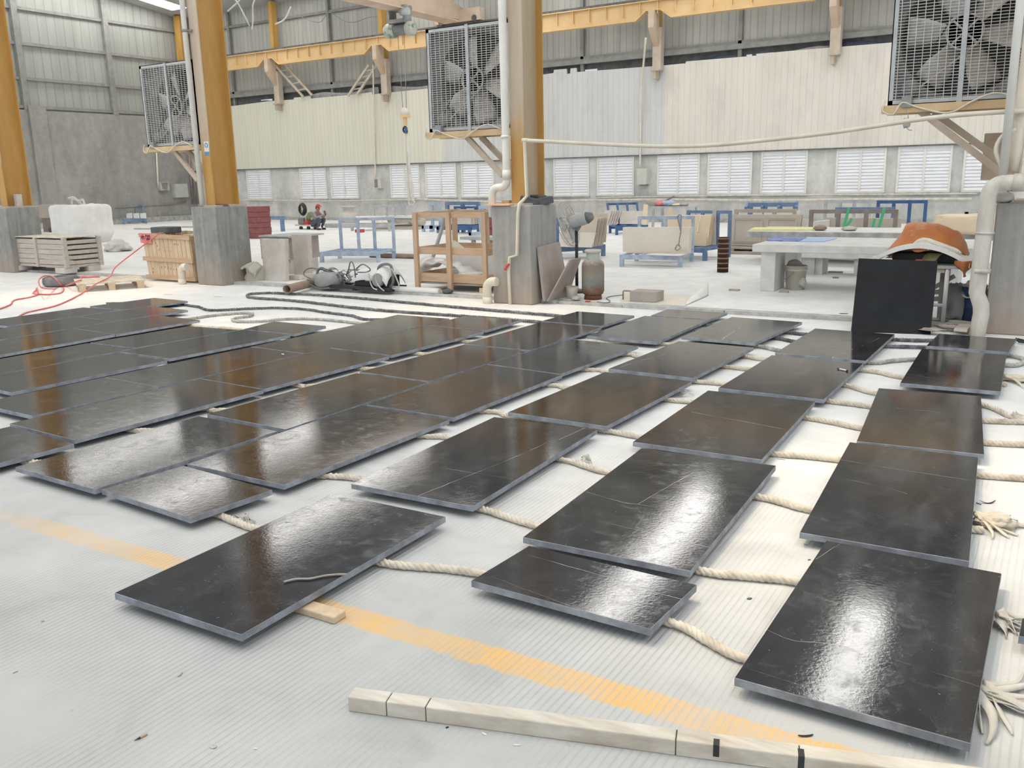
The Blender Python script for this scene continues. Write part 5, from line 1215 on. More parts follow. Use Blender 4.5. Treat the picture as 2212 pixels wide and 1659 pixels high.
for cx_, wd_, top, bot in ((832, 15, 571, 622), (694, 9, 580, 618)):
    pts = [o(cx_ - wd_, bot), o(cx_ - wd_, top + 12), o(cx_ - wd_ * .6, top + 2), o(cx_ + wd_ * .5, top), o(cx_ + wd_, top + 10), o(cx_ + wd_ + 2, bot - 12), o(cx_ + wd_ - 6, bot)]
    m = MB(); m.tube(smooth_path(pts, .03), .02, 8); m.build('guard_bar', M['black_dust'], r)
random.seed(21)
for k in range(17):
    cx_, cy_ = random.uniform(690, 790), random.uniform(588, 612); L = []
    rx, ry = random.uniform(12, 42), random.uniform(6, 16); ph = random.uniform(0, 6); n = random.randint(6, 10); tl = random.uniform(-.5, .5)
    for i in range(n + 1):
        t = ph + i * random.uniform(.6, .9); px, py = cx_ + rx * math.cos(t), cy_ + ry * math.sin(t) + rx * tl * math.cos(t) * .4
        p = o(px, min(py, 624), -.05 + .3 * random.random()); p.z = max(p.z, K + .012); L.append(p)
    MB().tube(smooth_path(L, .03), random.choice((.007, .008, .010)), 6).build('cable', M[random.choice(('galv_dk', 'black_dust', 'greysteel', 'black_dust'))], r)
for pts in (((752, 592), (754, 578), (757, 566), (762, 568), (766, 582), (768, 600)), ((690, 610), (664, 604), (666, 612), (690, 624), (712, 622)), ((796, 590), (800, 610), (806, 622), (815, 626)), ((812, 590), (813, 608), (822, 622), (830, 628)), ((846, 580), (856, 600), (862, 620), (850, 624)), ((770, 580), (784, 571), (800, 582), (790, 588), (772, 588))):
    MB().tube(smooth_path([V((p.x, p.y, max(p.z, K + .01))) for p in (o(a, b, -.12) for a, b in pts)], .02), .010, 6).build('cable', M['greysteel' if pts[0][0] > 790 else 'black_dust'], r)
# --- pale blue pallet rack
def base_rack(C, X, Yb, top_px, posts, mt, lab, deck=7, hb=(.13, .21), name='steel_rack', back=False, lean=0, group='steel slab racks'):
    T, lx, ly = cframe(C, X, Yb); r = root(name, C, lab, 'rack', group)
    h0, h1 = hb
    for a in (0, lx - .07):
        for b in (0, ly - .07): m = MB(T); m.box(a, b, 0, a + .07, b + .07, h0); m.build('foot', M[mt], r)
    m = MB(T)
    for a in (0, ly - .06): m.box(0, a, h0, lx, a + .06, h1)
    for k in range(deck): x = (lx - .05) * k / max(1, deck - 1); m.box(x, .06, h1 - .05, x + .05, ly - .06, h1)
    m.build('base_frame', M[mt], r)
    zt_ = hz(T @ V((lx * .5, ly, 0)), *top_px) - C.z
    for p in posts: m = MB(T); m.beam((p * (lx - .05) + .025, ly - .03, h1), (p * (lx - .05) + .025, ly - .03 + lean, zt_), .055, .055, (0, 1, 0)); m.build('upright', M[mt], r)
    m = MB(T); m.box(posts[0] * (lx - .05), ly - .06 + lean, zt_ - .05, posts[-1] * (lx - .05) + .05, ly + lean, zt_ + .01); m.build('top_rail', M[mt], r)
    return T, lx, ly, zt_, r
base_rack(f(691, 567, K), f(820, 567, K), f(691, 567, K) + (f(846, 558, K) - f(818, 567, K)), (780, 471), (.05, .37, .66, 1), 'blue_dust', 'empty pale blue steel rack with four uprights, left of the open timber crate')
p, q_ = f(800, 556, K), f(902, 559, K); p.z = q_.z = K + .05
tag(MB().tube([p, q_], .05, 12).build('brown_pole', M['rustpipe']), 'brown pole on the floor behind the pale blue rack', 'pole')
# --- open timber crate
yk = 10.46
xa, xb = oy(902, 645, yk).x, oy(1048, 645, yk).x; tp = oy(900, 459, yk).z; dep = 1.0
r = root('open_crate', ((xa + xb) / 2, yk + .5, K), 'open raw timber frame crate beside the centre plinth', 'crate')
for x in (xa, (xa + xb) / 2 - .01, xb):
    for y in (yk, yk + dep):
        m = MB(); m.box(x - .035, y, K, x + .035, y + .05, tp); m.build('post', M['wood'], r)
for t0, t1 in ((.0 + .12, .23), (.47, .56), (.93, 1.0)):
    for y in (yk + .05, yk + dep - .03):
        m = MB(); m.box(xa, y, K + (tp - K) * t0, xb, y + .03, K + (tp - K) * t1); m.build('rail', M['wood_x'], r)
    for x in (xa - .03, xb + .0):
        m = MB(); m.box(x, yk + .05, K + (tp - K) * t0, x + .03, yk + dep, K + (tp - K) * t1); m.build('rail', M['wood_x'], r)
m = MB(); m.box(xa, yk + .08, K + .10, xb, yk + dep - .03, K + .125); m.build('floor_board', M['wood_grey'], r)
A0, B0 = oy(914, 556, yk + .3), oy(1038, 612, yk + .3)
def P(u, v):
    x = A0.x + (B0.x - A0.x) * u; zt_ = A0.z + (B0.z + .12 - A0.z) * u ** 1.3; zb_ = K + .24 + .16 * math.sin(min(1, u * 1.2) * math.pi) ; a = math.pi * (v * 1.25 - .15)
    return V((x, yk + .38 - .22 * math.sin(a) + .02 * math.sin(u * 30) * math.sin(a), (zt_ + zb_) / 2 + (zt_ - zb_) / 2 * math.cos(a) + .02 * math.sin(x * 25 + v * 5)))
tag(MB().grid(P, 34, 16).build('plastic_roll', M['plastic_film'], solid=.012), 'folded white plastic sheet lying inside the open timber crate', 'plastic sheet')
m = MB(); m.box(xa + .10, yk + .62, K + .13, xb - .06, yk + .68, tp * .5); tag(m.build('foam_board', M['foam']), 'cream foam board standing at the back inside the open timber crate', 'board')
c = oy(1008, 606, yk + .17); tag(MB().blob((c.x, c.y, K + .205), (.17, .10, .085), .3, 3, 22, 12, 5).build('small_sack', M['cloth']), 'small crumpled cream sack inside the open timber crate', 'sack')
a, b = oy(942, 534, yk + .8), oy(962, 470, yk + .8); a = a + (a - b) * .7; tag(MB().cyl(a, b, .03, n=10).build('pole', M['greysteel']), 'grey pole leaning inside the open timber crate', 'pole')
a, b = oy(978, 526, yk + .7), oy(1002, 545, yk + .7); b = b + (b - a) * .5; tag(MB().tube([a, b], .055, 16, cap=False).build('cardboard_tube', M['cardboard'], solid=.008), 'short cardboard tube inside the open timber crate', 'tube')
a = oy(940, 458, yk + .5); m = MB(); m.beam(oy(925, 457, yk + .5), oy(980, 453, yk + .5) , .3, .02); tag(m.build('board', M['wood_grey']), 'thin grey board lying across the top of the open timber crate', 'board')
g = f(905, 648, K); tag(MB().blob((g.x - .04, 10.34, K + .03), (.09, .05, .04), .3, 4, 16, 10, 8, flat=-.03).build('dark_clod', M['gravelblack']), 'dark clod at the left foot of the open timber crate', 'clod')
m = MB(); a = f(1003, 643, K); m.box(a.x - .05, 10.5, K, a.x + .06, 10.6, K + .08); tag(m.build('wood_block', M['wood_pale']), 'small timber block under the open timber crate', 'block')
p = [f(x, y, K) for x, y in ((752, 634), (800, 637), (850, 641), (895, 645))]; pts = [V((a.x, 10.30, K + .03)) for a in p]
tag(MB().tube(smooth_path(pts, .1), [.045] * len(smooth_path(pts, .1)), 12).build('white_tube', M['pvc_white']), 'long white tube along the kerb left of the open timber crate', 'tube')
# --- slabs and gas cylinder by the centre plinth
px_ = CXL[2] + .6
a = f(1172, 651, K); t = oy(1161, 534, a.y)
m = MB(); m.hexa([(a.x, a.y, K), (a.x + .03, a.y, K), (a.x + .09, a.y + .62, K), (a.x + .06, a.y + .62, K)], [(px_ + .005, a.y, t.z), (px_ + .035, a.y, t.z), (px_ + .05, a.y + .56, t.z + .03), (px_ + .02, a.y + .56, t.z + .03)])
tag(m.build('limestone_slab', M['stone_brown'], bevel=.004), 'brown grey stone panel leaning on the right side of the centre plinth', 'stone panel')
a, b = f(1180, 651, K), f(1224, 640, K); t0, t1 = oy(1229, 561, a.y + .12), oy(1253, 556, b.y + .05)
m = MB(); n_ = V((.028, -.01, 0)); m.hexa([a, a + n_, b + n_, b], [t0, t0 + n_, t1 + n_, t1]); tag(m.build('limestone_slab', M['stone_brown'], bevel=.004), 'brown stone panel tilted the other way, leaning on the gas cylinder', 'stone panel')
g = f(1270, 649, K); mp = mpp(g); R = 24.5 * mp; H = hz(g, 1270, 541) - K; g = g + V((0, R, 0))
r = root('gas_cylinder', g, 'rusty gas cylinder standing on the raised floor right of the centre plinth', 'gas cylinder')
m, nt, bb = new_mat('rusted_cylinder'); bb.inputs['Roughness'].default_value = .75
tc = nd(nt, 'ShaderNodeTexCoord'); sx = nd(nt, 'ShaderNodeSeparateXYZ'); nt.links.new(tc.outputs['Object'], sx.inputs[0]); nn_ = noise_n(nt, tc.outputs['Object'], 9, 6, .7)
fz = math_n(nt, 'ADD', sx.outputs[2], math_n(nt, 'MULTIPLY', nn_, .28))
nt.links.new(ramp(nt, fz, [(.18, (.14, .055, .025)), (.27, (.20, .12, .075)), (.34, (.20, .21, .20)), (.45, (.26, .25, .22)), (.60, (.24, .19, .15)), (.70, (.50, .49, .46))]), bb.inputs['Base Color'])
mb = MB(); hb = H * .79
mb.lathe([(R * .72, .06), (R * .9, .075), (R, .12), (R, hb - .07), (R * .94, hb - .03), (R * .75, hb), (R * .3, hb + .015), (0, hb + .02)], g, 32)
mb.lathe([(R, hb * .52), (R * 1.012, hb * .525), (R, hb * .53)], g, 32); mb.build('vessel', m, r)
mb = MB(); mb.lathe([(R * .78, 0), (R * .80, .0), (R * .74, .07), (R * .70, .07)], g, 28); mb.build('foot_ring', m, r)
mb = MB()
for k in range(20):
    if k in (2, 3, 11): continue
    a0, a1 = 2 * math.pi * k / 20, 2 * math.pi * (k + 1) / 20
    for rr0 in (R * .60,): mb.prism([(g.x + rr0 * math.cos(a0), g.y + rr0 * math.sin(a0), g.z + hb), (g.x + rr0 * math.cos(a1), g.y + rr0 * math.sin(a1), g.z + hb), (g.x + rr0 * math.cos(a1), g.y + rr0 * math.sin(a1), g.z + H - .02), (g.x + rr0 * math.cos(a0), g.y + rr0 * math.sin(a0), g.z + H - .02)], (-.006 * math.cos(a0), -.006 * math.sin(a0), 0))
mb.build('collar', M['greypaint'], r)
mb = MB(); mb.tube([(g.x + R * .62 * math.cos(i * .314), g.y + R * .62 * math.sin(i * .314), g.z + H - .02) for i in range(20)], .022, 8, closed=True); mb.build('collar_ring', M['stone_grey'], r)
mb = MB(); mb.cyl((g.x, g.y, g.z + hb), (g.x, g.y, g.z + hb + .07), .02); mb.build('valve', M['galv'], r)
# --- pedestal fan seen from the side
g = f(1246, 638, K); yq = g.y + .35; g = V((oy(1246, 600, yq).x, yq, K))
r = root('pedestal_fan', g, 'pedestal fan with a round wire guard turned sideways behind the gas cylinder', 'fan')
c = oy(1226, 484, yq); mt_ = oy(1246, 478, yq); R = 50 * mpp(c)
ax_ = (c - mt_); ax_ = (V((-.93, -.16, -.30))).normalized(); e1 = V((0, 0, 1)).cross(ax_).normalized(); e2 = ax_.cross(e1)
def ring(off, rad): return [c + ax_ * off + e1 * (rad * math.cos(2 * math.pi * i / 36)) + e2 * (rad * math.sin(2 * math.pi * i / 36)) for i in range(36)]
m = MB()
for off, rad in ((0, R), (.05, R * .93), (.05, R * .62), (.06, R * .3), (-.05, R * .93), (-.06, R * .6), (-.06, R * .3)): m.tube(ring(off, rad), .006 if off == 0 else .0035, 5, closed=True)
for k in range(30):
    a = 2 * math.pi * k / 30; d = e1 * math.cos(a) + e2 * math.sin(a)
    for s in (1, -1): m.tube([c + ax_ * (.065 * s) + d * (R * .15), c + ax_ * (.062 * s) + d * (R * .6), c + ax_ * (.045 * s) + d * (R * .93), c + d * R], .0028, 4)
m.build('guard', M['wire'], r)
for k in range(3):
    a0 = k * 2.094
    def P(u, v):
        rr = .05 + (R * .88 - .05) * u; a = a0 + (v - .5) * (.75) ; return c + (e1 * math.cos(a) + e2 * math.sin(a)) * rr + ax_ * (.05 * (v - .5))
    MB().grid(P, 6, 4).build('blade', M['galv'], r, solid=.003)
m = MB(); m.cyl(c - ax_ * .05, mt_ - ax_ * .16, .095, .085, 18); m.build('motor', M['greysteel'], r, bevel=.01)
m = MB(); m.cyl(mt_ - ax_ * .16, mt_ - ax_ * .24, .085, .05, 18); m.build('motor_cap', M['black_dust'], r)
m = MB(); tpz = oy(1247, 498, yq); m.cyl((g.x, yq, K + .02), (g.x, yq, tpz.z + .03), .022); m.build('pole', M['black'], r)
m = MB(); m.lathe([(.20, 0), (.20, .015), (.05, .04), (.0, .04)], g, 24); m.build('base', M['black'], r)
m = MB(); m.beam((g.x, yq, tpz.z), mt_ - ax_ * .1, .05, .05); m.build('tilt_joint', M['black_dust'], r)
# --- small things on the raised floor
g = f(1229, 646, K); w = 14 * mpp(g); g = g + V((0, w, 0)); m = MB(); m.lathe([(0, .0), (w * .75, 0), (w, .16), (w * .94, .16), (w * .7, .02), (0, .02)], g, 24); tag(m.build('bowl', M['bucket']), 'small dirty bowl between the leaning panel and the gas cylinder', 'bowl')
tag(MB().blob(f(1245, 649, K) + V((0, 0, .03)), (.07, .05, .03), .4, 3, 12, 8, 2, flat=-.028).build('plaster_lump', M['stone_grey']), 'pale plaster lump at the foot of the gas cylinder', 'lump')
C, X, Y = f(1360, 652, K), f(1417, 655, K), f(1430, 645, K); T, lx, ly = cframe(C, X, C + (Y - X))
h = hz(C, 1358, 629) - K; ly = .28; m = MB(T); m.box(0, 0, .006, lx, ly, h); tag(m.build('stone_block', M['stone_brown'], bevel=.006), 'rectangular brown stone block lying on a pale sheet right of the gas cylinder', 'stone')
poly = [f(x, y, K + .001) for x, y in ((1338, 651), (1480, 661), (1500, 650), (1525, 640), (1440, 636), (1352, 632))]; m = MB(); m.prism(poly, (0, 0, .004)); tag(m.build('pale_sheet', M['cardboard']), 'pale flat sheet on the raised floor under the brown stone block', 'sheet')
def P(u, v):
    p = f(1480 + 50 * u, 661 - 22 * u - 8 * v, K); p.z = K + .008 + .13 * (u * v) ** 1.0 + .03 * math.sin(v * 3) * u; return p
tag(MB().grid(P, 10, 10).build('curled_sheet', M['bag_white'], solid=.006), 'white sheet corner curling up right of the brown stone block', 'sheet')
tag(MB().tube(smooth_path([f(x, y, K + .008) for x, y in ((1290, 652), (1310, 654), (1318, 650), (1310, 644), (1320, 640), (1346, 637))], .03), .007, 6).build('cable', M['galv_dk']), 'thin grey cable on the raised floor between the cylinder and the stone block', 'cable')
a = f(1346, 648, K); z = hz(a, 1346, 628); m = MB(); m.tube([a, V((a.x, a.y, z - .01)), V((a.x + .01, a.y, z)), V((a.x + .14, a.y, z))], .010, 8); tag(m.build('bent_rod', M['rustpipe']), 'bent brown rod standing beside the stone block on the pale sheet', 'rod')
m = MB(); a = f(1252, 657, K); m.box(a.x - .03, 10.30, K, a.x + .03, 10.34, K + .012); tag(m.build('red_scrap', M['red']), 'tiny red scrap on the kerb in front of the gas cylinder', 'scrap')
for px, py, w_, lab in ((1586, 628, .14, 'thin grey stone strip on the raised floor left of the white table'), (1805, 589, .22, 'thin grey stone strip on the floor under the white table'), (1693, 632, .12, 'small dark chip in front of the white table leg'), (1805, 601, .08, 'small grey chip under the white table, below the strip')):
    a = f(px, py, K); m = MB(); m.box(a.x - w_ / 2, a.y - .03, K, a.x + w_ / 2, a.y + .04, K + .022); tag(m.build('stone_chip', M['stone_brown']), lab, 'chip')
# ================================================================== racks, panels and tables behind, right side
GP = 'stone panels stacked on racks'
def panel_stack(px4, zb_, n, gap, thick, lean, mt, labs, yoff=0, yb=None, side=0, moulded=False):
    """n panels leaning back one behind another; px4 = pixels of the front one (bl, br, tr, tl)"""
    for k in range(n):
        if yb is None: B0, B1 = f(*px4[0], zb_), f(*px4[1], zb_); ym_ = (B0.y + B1.y) / 2
        else: ym_ = yb; B0, B1 = oy(*px4[0], yb), oy(*px4[1], yb)
        B0.y = B1.y = ym_; B0.x = oy(*px4[0], ym_).x; B1.x = oy(*px4[1], ym_).x; B0.z = B1.z = zb_
        T1, T0 = oy(*px4[2], ym_ + lean), oy(*px4[3], ym_ + lean)
        d = V((side * k, gap * k + yoff, 0))
        m = MB(); m.prism([p + d for p in (B0, B1, T1, T0)], (0, thick, 0))
        if moulded:
            for u0, u1 in ((.06, .46), (.54, .94)):
                def q(u, v): return B0.lerp(B1, u).lerp(T0.lerp(T1, u), v) + d + V((0, -.012, 0))
                for (a, b) in (((u0, .86), (u1, .86)), ((u0, .12), (u1, .12)), ((u0, .12), (u0, .86)), ((u1, .12), (u1, .86))):
                    m.beam(q(*a), q(*b), .05, .02, (0, 1, 0))
        lab = labs[k] if isinstance(labs, (list, tuple)) else (labs if n == 1 else labs + ', ' + ('frontmost' if k == 0 else 'rearmost' if k == n - 1 else ['', 'second', 'third', 'fourth', 'fifth', 'sixth', 'seventh', 'eighth'][k] + ' from the front'))
        tag(m.build('limestone_slab', M[mt], bevel=.003), lab, 'stone panel', GP)
# rack with the long cream panels (centre right)
C = f(1338, 576, K); T, lx, ly, zt_, r = base_rack(C, f(1472, 578, K), C + (f(1487, 567, K) - f(1472, 578, K)) * 1.25, (1420, 468), (.05, .52, .78, 1), 'blue_dust', 'dusty pale blue rack carrying long cream stone panels, right of the gas cylinder', 4)
yb_ = (T @ V((0, ly * .45, 0))).y
panel_stack([(1345, 552), (1487, 553), (1491, 491), (1345, 491)], K + .22, 4, .035, .022, .14, 'stone_cream', 'long cream stone panel leaning on the dusty blue rack', yb=yb_)
panel_stack([(1353, 556), (1484, 556), (1484, 544), (1353, 544)], K + .21, 1, .03, .05, .02, 'stone_beige', 'narrow beige stone strip standing in front of the long cream panels', yb=yb_ - .12)
a, b = oy(1402, 558, yb_ - .3), oy(1475, 558, yb_ - .3); m = MB(); m.box(a.x, yb_ - .45, K + .212, b.x, yb_ - .18, K + .225); tag(m.build('white_sheet', M['foam']), 'white sheet lying on the front of the dusty blue rack', 'sheet')
m = MB(); c = oy(1470, 498, yb_ - .06)
for pts in (((1463, 466), (1466, 480), (1470, 497)), ((1472, 466), (1470, 480), (1471, 498), (1468, 515), (1466, 532)), ((1464, 468), (1468, 463), (1473, 468)), ((1458, 538), (1464, 528), (1470, 535), (1462, 541), (1458, 535))): m.tube(smooth_path([oy(x, y, yb_ - .08 + .12 * (y < 490)) for x, y in pts], .03), .011, 6)
tag(m.build('cable', M['galv_dk']), 'grey cable hooked over the long cream stone panels', 'cable')
# rack behind with peach panels
C = f(1455, 560, K); T, lx, ly, zt_, r = base_rack(C + V((-.25, 0, 0)), f(1524, 564, K), C + V((-.25, .95, 0)), (1500, 456), (.0, .35, .72, 1), 'blue_mid', 'blue grey rack with peach stone panels behind the long cream panels', 5, (.15, .24))
yb_ = (T @ V((0, ly * .3, 0))).y
panel_stack([(1447, 533), (1528, 534), (1537, 465), (1430, 466)], K + .25, 4, .06, .025, .22, 'stone_peach', 'peach stone panel on the blue grey rack', yb=yb_)
panel_stack([(1446, 533), (1525, 534), (1526, 505), (1446, 505)], K + .25, 1, .03, .03, .05, 'stone_peach', 'short peach stone panel in front of the peach panels', yb=yb_ - .1)
upright([(1440, 470), (1455, 470), (1452, 449), (1444, 449)], yb_ + .45, .05, .03, M['stone_peach'], 'stone_offcut', 'pointed peach stone offcut standing behind the peach panels', 'stone', oy(1440, 470, yb_ + .45).z)
upright([(1530, 530), (1546, 528), (1546, 449), (1540, 452)], yb_ + .25, .1, .03, M['stone_grey'], 'stone_offcut', 'pale pointed stone offcut at the right end of the peach panels', 'stone', K + .25)
m = MB(); a, b = oy(1514, 468, yb_ + .12), oy(1510, 505, yb_ - .04)
for p, q_ in (((1514, 467), (1511, 480)), ((1510, 484), (1506, 503))): m.beam(oy(*p, yb_ + .17), oy(*q_, yb_ + .02), .05, .01, (1, 0, 0))
tag(m.build('tape_strip', M['white']), 'white tape strips stuck on the peach panels', 'tape')
# rack with grey edged panels behind the pedestal fan
C = f(1212, 560, K); T, lx, ly, zt_, r = base_rack(C + V((-.3, -.1, 0)), f(1308, 553, K), C + V((-.3, .9, 0)), (1265, 470), (.0, .5, 1), 'blue_mid', 'blue rack with many beige panels seen edge on, behind the pedestal fan', 4, (.13, .24))
yb_ = (T @ V((0, ly * .2, 0))).y
panel_stack([(1209, 544), (1278, 544), (1287, 503), (1209, 500)], K + .25, 1, .04, .022, .12, 'stone_cream', 'cream carved panel leaning in front on the rack behind the pedestal fan', yb=yb_ - .08)
for k in range(7):
    d_ = k * 3.5
    panel_stack([(1211 + d_, 546), (1281 + d_, 545 - k * .2), (1291 + d_, 472 - k * .5), (1214 + d_, 472 - k * .6)], K + .25, 1, 0, .022, .2, ('stone_beige', 'stone_tan')[k % 2], 'beige panel on the rack behind the pedestal fan, ' + ['frontmost', 'second from the front', 'third from the front', 'fourth from the front', 'fifth from the front', 'sixth from the front', 'rearmost'][k], yb=yb_ + .06 + k * .075)
panel_stack([(1215, 540), (1308, 540), (1312, 461), (1228, 459)], K + .3, 1, .04, .03, .2, 'stone_beige', 'tall beige panel at the very back of the rack behind the pedestal fan', yb=yb_ + .62)
# bright blue A frame
C = f(1330, 508, K); T, lx, ly, zt_, r = base_rack(C, f(1400, 506, K), C + V((0, 1.0, 0)), (1365, 439), (.0, .33, .66, 1), 'blue', 'bright blue steel rack standing near the back wall behind the beige panels', 4, (.12, .26), lean=.35)
yb_ = C.y + .35
panel_stack([(1338, 500), (1398, 499), (1400, 456), (1340, 456)], K + .27, 2, .07, .03, .25, 'stone_grey', 'pale grey panel leaning on the bright blue rack', yb=yb_ + .3)
for k in range(5): panel_stack([(1306 + k * 5, 500), (1312 + k * 5, 500), (1322 + k * 5, 455), (1306 + k * 5, 454)], K + .25, 1, 0, .03, .2, 'stone_grey', 'narrow pale panel at the left end of the bright blue rack, ' + ['leftmost', 'second from the left', 'third from the left', 'fourth from the left', 'fifth from the left'][k], yb=yb_ + .05 + .06 * k)
panel_stack([(1386, 498), (1396, 498), (1399, 442), (1390, 442)], K + .26, 1, 0, .03, .15, 'stone_peach', 'narrow peach strip leaning at the right end of the bright blue rack', yb=yb_ + .1)
# junk table by the wall
g = f(1410, 497, K); g.y = 25.0
xa, xb = oy(1408, 450, g.y).x, oy(1486, 450, g.y).x; zt2 = oy(1440, 446, g.y).z
r = root('junk_table', ((xa + xb) / 2, g.y + .4, K), 'old grey table heaped with odds and ends against the back wall', 'table')
m = MB(); m.box(xa, g.y, zt2 - .05, xb, g.y + .8, zt2); m.build('top', M['greysteel'], r)
for x in (xa, xb - .06):
    for y in (g.y, g.y + .74): m = MB(); m.box(x, y, K, x + .06, y + .06, zt2 - .05); m.build('leg', M['greysteel'], r)
random.seed(5)
for px, w_, h_, mt, lab in ((1411, .28, .22, 'stone_brown', 'brown lump at the left end of the junk table'), (1426, .22, .16, 'redpaper', 'pink bundle on the junk table'), (1445, .32, .18, 'blue_dust', 'pale blue bundle in the middle of the junk table'), (1462, .22, .08, 'stone_peach', 'tan packet on the right half of the junk table'), (1478, .16, .10, 'stone_brown', 'brown tin at the right end of the junk table')):
    c = oy(px, 440, g.y + .3); tag(MB().blob((c.x, c.y, zt2 + h_ * .47), (w_ / 2 + .06, .15, h_ / 2), .3, 3, 14, 10, px, flat=-h_ * .46).build('bundle', M[mt]), lab, 'bundle')
m = MB(); m.beam(oy(1425, 441, g.y + .5), oy(1456, 424, g.y + .5), .12, .03); tag(m.build('board', M['brownsteel']), 'slanting brown board behind the bundles on the junk table', 'board')
# black bristle roller
g = f(1557, 589, K); mp = mpp(g); R = 12 * mp; H = hz(g, 1559, 513) - K; g = g + V((0, R, 0))
r = root('bristle_roller', g, 'dark brown bristle roller with pale rings standing upright on the floor', 'roller')
m = MB(); m.lathe([(0, 0), (R, 0), (R, H), (0, H)], g, 24); m.build('core', M['bristle'], r)
for k in range(7): z = H * (.05 + .14 * k) + .03; m = MB(); m.lathe([(R * 1.0, z), (R * 1.06, z + .012), (R * 1.0, z + .024)], g, 24); m.build('ring', M['bristle_ring'], r)
# rack with taupe moulded panels
yb_ = f(1640, 548, K).y
m = MB(); a, b = oy(1576, 548, yb_), oy(1640, 548, yb_); b.x += 2.0; m.box(a.x, yb_ - .25, K, b.x, yb_ + .35, K + .06); m.box(a.x, yb_ - .2, K + .1, b.x, yb_ + .3, K + .14)
for x in (a.x + .05, a.x + 1, a.x + 2): m.box(x, yb_ - .2, K + .06, x + .1, yb_ + .3, K + .1)
tag(m.build('timber_pallet', M['wood_grey']), 'flat timber pallet under the taupe moulded panels behind the white table', 'pallet')
panel_stack([(1574, 537), (1722, 536), (1732, 464), (1578, 464)], K + .15, 2, .09, .03, .3, 'stone_tan', ['taupe stone panel with two moulded frames behind the white table', 'second taupe stone panel right behind the moulded one'], yb=yb_, moulded=True)
m = MB(); ya = yb_ + .5
def fr(l, t, r_, b, ya, w=.06, mids=()):
    P0, P1 = oy(l, t, ya), oy(r_, t, ya); zb2 = K
    m = MB(); m.box(P0.x, ya, P0.z - w, P1.x, ya + w, P0.z)
    for u in (0, 1) + tuple(mids):
        x = P0.x + (P1.x - P0.x - w) * u; m.box(x, ya, zb2, x + w, ya + w, P0.z - w)
    return m
def frame_rack(l, t, r_, ya, mt, lab, mids=(), w=.07):
    P0, P1 = oy(l, t, ya), oy(r_, t, ya)
    r = root('steel_rack', ((P0.x + P1.x) / 2, ya, K), lab, 'rack', 'upright steel frames near the back wall')
    m = MB(); m.box(P0.x, ya, P0.z - w, P1.x, ya + w, P0.z); m.build('top_rail', M[mt], r)
    for u in (0, 1) + tuple(mids):
        x = P0.x + (P1.x - P0.x - w) * u; m = MB(); m.box(x, ya, K, x + w, ya + w, P0.z - w); m.build('upright', M[mt], r)
    m = MB(); m.box(P0.x, ya - .5, K + .1, P1.x, ya - .42, K + .2); m.box(P0.x, ya - .5, K + .1, P0.x + w, ya, K + .2); m.box(P1.x - w, ya - .5, K + .1, P1.x, ya, K + .2)
    for x in (P0.x, P1.x - w): m.box(x, ya - .5, K, x + w, ya - .43, K + .1)
    m.build('base', M[mt], r); return r
frame_rack(1586, 452, 1720, yb_ + .6, 'stone_tan', 'taupe painted steel frame right behind the taupe moulded panels', (.66,))
rb = frame_rack(1616, 438, 1722, yb_ + 2.2, 'blue_mid', 'blue steel rack lying sloped behind the taupe frame', (.33, .66), .09)
m = MB(); P0, P1 = oy(1612, 447, yb_ + 2.0), oy(1722, 437, yb_ + 2.6); P2 = oy(1616, 437, yb_ + 2.6)
for p, q_ in (((1611, 450), (1617, 438)), ((1646, 449), (1650, 438)), ((1682, 449), (1686, 437)), ((1720, 449), (1722, 437))): m.beam(oy(*p, yb_ + 2.1), oy(*q_, yb_ + 2.5), .06, .06)
m.build('cross_bars', M['blue_mid'], rb)
panel_stack([(1650, 470), (1720, 468), (1728, 455), (1650, 455)], K + .5, 1, 0, .05, .1, 'stone_cream', 'cream stone edge peeping out behind the taupe frame', yb=yb_ + 1.3)
upright([(1722, 500), (1744, 500), (1746, 473), (1722, 473)], yb_ + .8, .05, .05, M['foam'], 'foam_board', 'cream foam board right of the taupe panels', 'board')
# frames behind the rear table
frame_rack(1748, 453, 1940, 17.6, 'brownsteel', 'dusty brown steel frame behind the grey rear table', (.33, .66))
frame_rack(1780, 432, 1882, 21.5, 'greysteel', 'tall grey steel frame near the back wall behind the brown frame', (.33, .66))
frame_rack(1804, 448, 1934, 19.6, 'blue_mid', 'pale blue steel frame between the brown and the tall grey frames', ())
frame_rack(1894, 433, 2004, 22.0, 'blue', 'tall blue steel frame by the back wall behind the orange tarpaulin', (.33, .67))
panel_stack([(1786, 500), (1946, 502), (1946, 472), (1785, 470)], K, 2, .06, .04, .2, 'stone_tan', ['long taupe stone panel on edge behind the brown frame', 'second long taupe panel behind the first one at the brown frame'], yb=18.4)
upright([(1755, 500), (1785, 500), (1785, 476), (1757, 479)], 18.2, .05, .3, M['foam'], 'foam_block', 'pale block at the left end of the long taupe panels', 'block')
for k, pts in enumerate((((1834, 449), (1822, 493)), ((1841, 472), (1826, 493)), ((1890, 472), (1885, 493)), ((1911, 449), (1898, 493)))):
    m = MB(); m.beam(oy(*pts[0], 17.5), oy(*pts[1], 17.5), .05, .012, (0, 1, 0)); tag(m.build('green_strap', M['strap_green']), ['green strap on the brown frame, leftmost', 'short slanting green strap on the brown frame, second from the left', 'short green strap at the right upright of the brown frame', 'green strap on the brown frame, rightmost'][k], 'strap', 'green straps on the brown frame')
m = MB(); m.blob(oy(2092, 484, 16.0), (.52, .25, .16), .22, 3, 24, 12, 6, .6); tag(m.build('cream_bundle', M['stone_peach']), 'cream coloured wrapped bundle behind the orange tarpaulin at the right', 'bundle')
